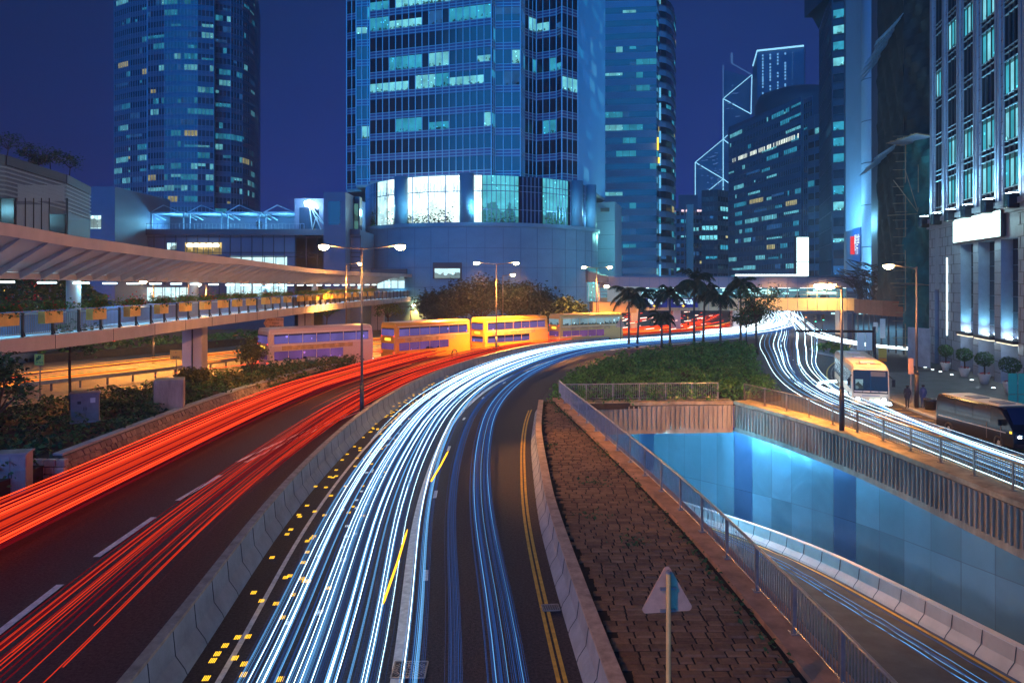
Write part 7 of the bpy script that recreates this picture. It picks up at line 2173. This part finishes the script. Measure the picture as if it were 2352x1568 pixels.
mb = MB(); mb.box(x + .28, 59.9, zt_ - .75, x + .92, 59.95, zt_); mb.build("white_panel", M['sign_yellow'], os_)
mb = MB(); mb.box(x + .28, 59.9, zt_ - 1.05, x + .92, 59.95, zt_ - .78); mb.build("orange_panel", mat("sign_orange", (.75, .22, .02), .5), os_)
wb = thing("notice_board", "two white notice boxes on posts beside the hoarding", "sign", (xu(1990, 72), 72, 0))
for u in (1978, 1998):
    a = at(u, 783, 72); mb = MB(); mb.box(a.x - .35, 72, a.z - .9, a.x + .35, 72.12, a.z + .9); bd = mb.build("board", M['white'], wb)
    mb = MB(); mb.tube([(a.x, 72.2, 0), (a.x, 72.2, a.z)], .05, 6); mb.build("post", M['steel_dark'], wb)

# ------------------------------------------------------------------ people: one skinned figure each
def person(label, x, y, z, h, yaw, cloth, trous, stride=.12, group=None, arm=.1):
    root = thing("person", label, "person", (x, y, z), group)
    k = h / 1.75
    P = {'pel': (0, 0, .93), 'wai': (0, 0, 1.08), 'che': (0, .0, 1.32), 'nec': (0, 0, 1.50), 'hd0': (0, .01, 1.56), 'hd1': (0, .02, 1.68), 'hd2': (0, .0, 1.745),
         'sl': (.17, 0, 1.43), 'el': (.24, -arm*.3, 1.17), 'wl': (.25, arm, .93), 'fl': (.25, arm + .03, .80), 'sr': (-.17, 0, 1.43), 'er': (-.24, arm*.2, 1.17), 'wr': (-.25, -arm, .93), 'fr': (-.25, -arm + .02, .80),
         'hl': (.09, 0, .88), 'kl': (.10, stride*.7, .49), 'al': (.10, stride*.6, .09), 'tl': (.10, stride*.6 + .16, .03), 'hr': (-.09, 0, .88), 'kr': (-.10, -stride*.3, .49), 'ar': (-.10, -stride*1.2, .10), 'tr': (-.10, -stride*1.2 + .15, .03)}
    Rr = {'pel': .15, 'wai': .13, 'che': .16, 'nec': .055, 'hd0': .075, 'hd1': .105, 'hd2': .06, 'sl': .075, 'el': .05, 'wl': .036, 'fl': .03, 'sr': .075, 'er': .05, 'wr': .036, 'fr': .03,
          'hl': .10, 'kl': .065, 'al': .045, 'tl': .035, 'hr': .10, 'kr': .065, 'ar': .045, 'tr': .035}
    E = "pel-wai wai-che che-nec nec-hd0 hd0-hd1 hd1-hd2 che-sl sl-el el-wl wl-fl che-sr sr-er er-wr wr-fr pel-hl hl-kl kl-al al-tl pel-hr hr-kr kr-ar ar-tr".split()
    names = list(P); me = bpy.data.meshes.new("body")
    me.from_pydata([tuple(c*k for c in P[n_]) for n_ in names], [tuple(names.index(t) for t in e_.split('-')) for e_ in E], [])
    o = bpy.data.objects.new("body", me); link(o, root); me.materials.append(cloth)
    sk = o.modifiers.new("skin", 'SKIN'); o.modifiers.new("sub", 'SUBSURF').render_levels = 2
    for i, n_ in enumerate(names):
        d = me.skin_vertices[0].data[i]; d.radius = (Rr[n_]*k, Rr[n_]*k); d.use_root = (n_ == 'pel')
    hb = MB(); hb.lathe([(.02*k, .05*k), (.1*k, .04*k), (.115*k, -.03*k), (.09*k, -.09*k)], (0, -.02*k, 1.70*k), 12)
    hb.v = [(a + x, b + y, c_ + z) for a, b, c_ in hb.v]; hb.build("hair", M['black'], root, True)
    root.rotation_euler = (0, 0, yaw)
    return root
# hair is built in world space, so give every figure an unrotated base
cl1, cl2, cl3 = mat("cloth_dark", (.03, .035, .05), .9), mat("cloth_blue", (.06, .09, .2), .9), mat("cloth_pale", (.3, .3, .32), .9)
person("person in dark clothes stepping off the kerb in front of the cream coach", *gp(1930, 876)[:2], .02, 1.5, 0, cl1, cl1)
person("person in blue standing in the road just behind the pole by the coach", *gp(1948, 870)[:2], .02, 1.5, 0, cl2, cl1, .04)
person("person in dark clothes waiting at the bus stop pole", *gp(2084, 938, .13)[:2], .13, 1.45, 0, cl1, cl1, .03)
person("person in grey waiting beside the kerb street lamp", *gp(2120, 936, .13)[:2], .13, 1.42, 0, cl2, cl1, .05)
lg = thing("litter_bin", "low dark bin on the pavement beside the kerb street lamp", "bin", tuple(gp(2136, 940, .13)))
p = gp(2137, 940, .13); mb = MB(); mb.lathe([(.3, 0), (.34, .5), (.36, .62), (.3, .68)], (p.x, p.y, .13), 14); mb.build("bin_body", M['black'], lg, True)
mb = MB(); mb.lathe([(.37, .6), (.37, .66)], (p.x, p.y, .13), 14); mb.build("rim", M['steel_dark'], lg)
p = at(850, 0, 60)
for k, (u, Y) in enumerate(((856, 123.6), (864, 123.9))):
    person("tiny figure on the mall roof terrace under the lit canopies, %s of the pair" % ORD[k], xu(u - 265, Y), Y, ZR, 1.6, 0, cl1, cl1)

# ------------------------------------------------------------------ night air
hz = MB(); hz.box(-260, -40, -10.5, 420, 720, 262)
hm = bpy.data.materials.new("haze"); hm.use_nodes = True; hn = hm.node_tree; hn.nodes.clear()
ho_ = hn.nodes.new("ShaderNodeOutputMaterial"); hv = hn.nodes.new("ShaderNodeVolumePrincipled")
hv.inputs["Color"].default_value = (.75, .82, .95, 1); hv.inputs["Density"].default_value = HAZE
hn.links.new(hv.outputs[0], ho_.inputs["Volume"])
if HAZE > 0: tag(hz.build("haze", hm), kind="stuff")
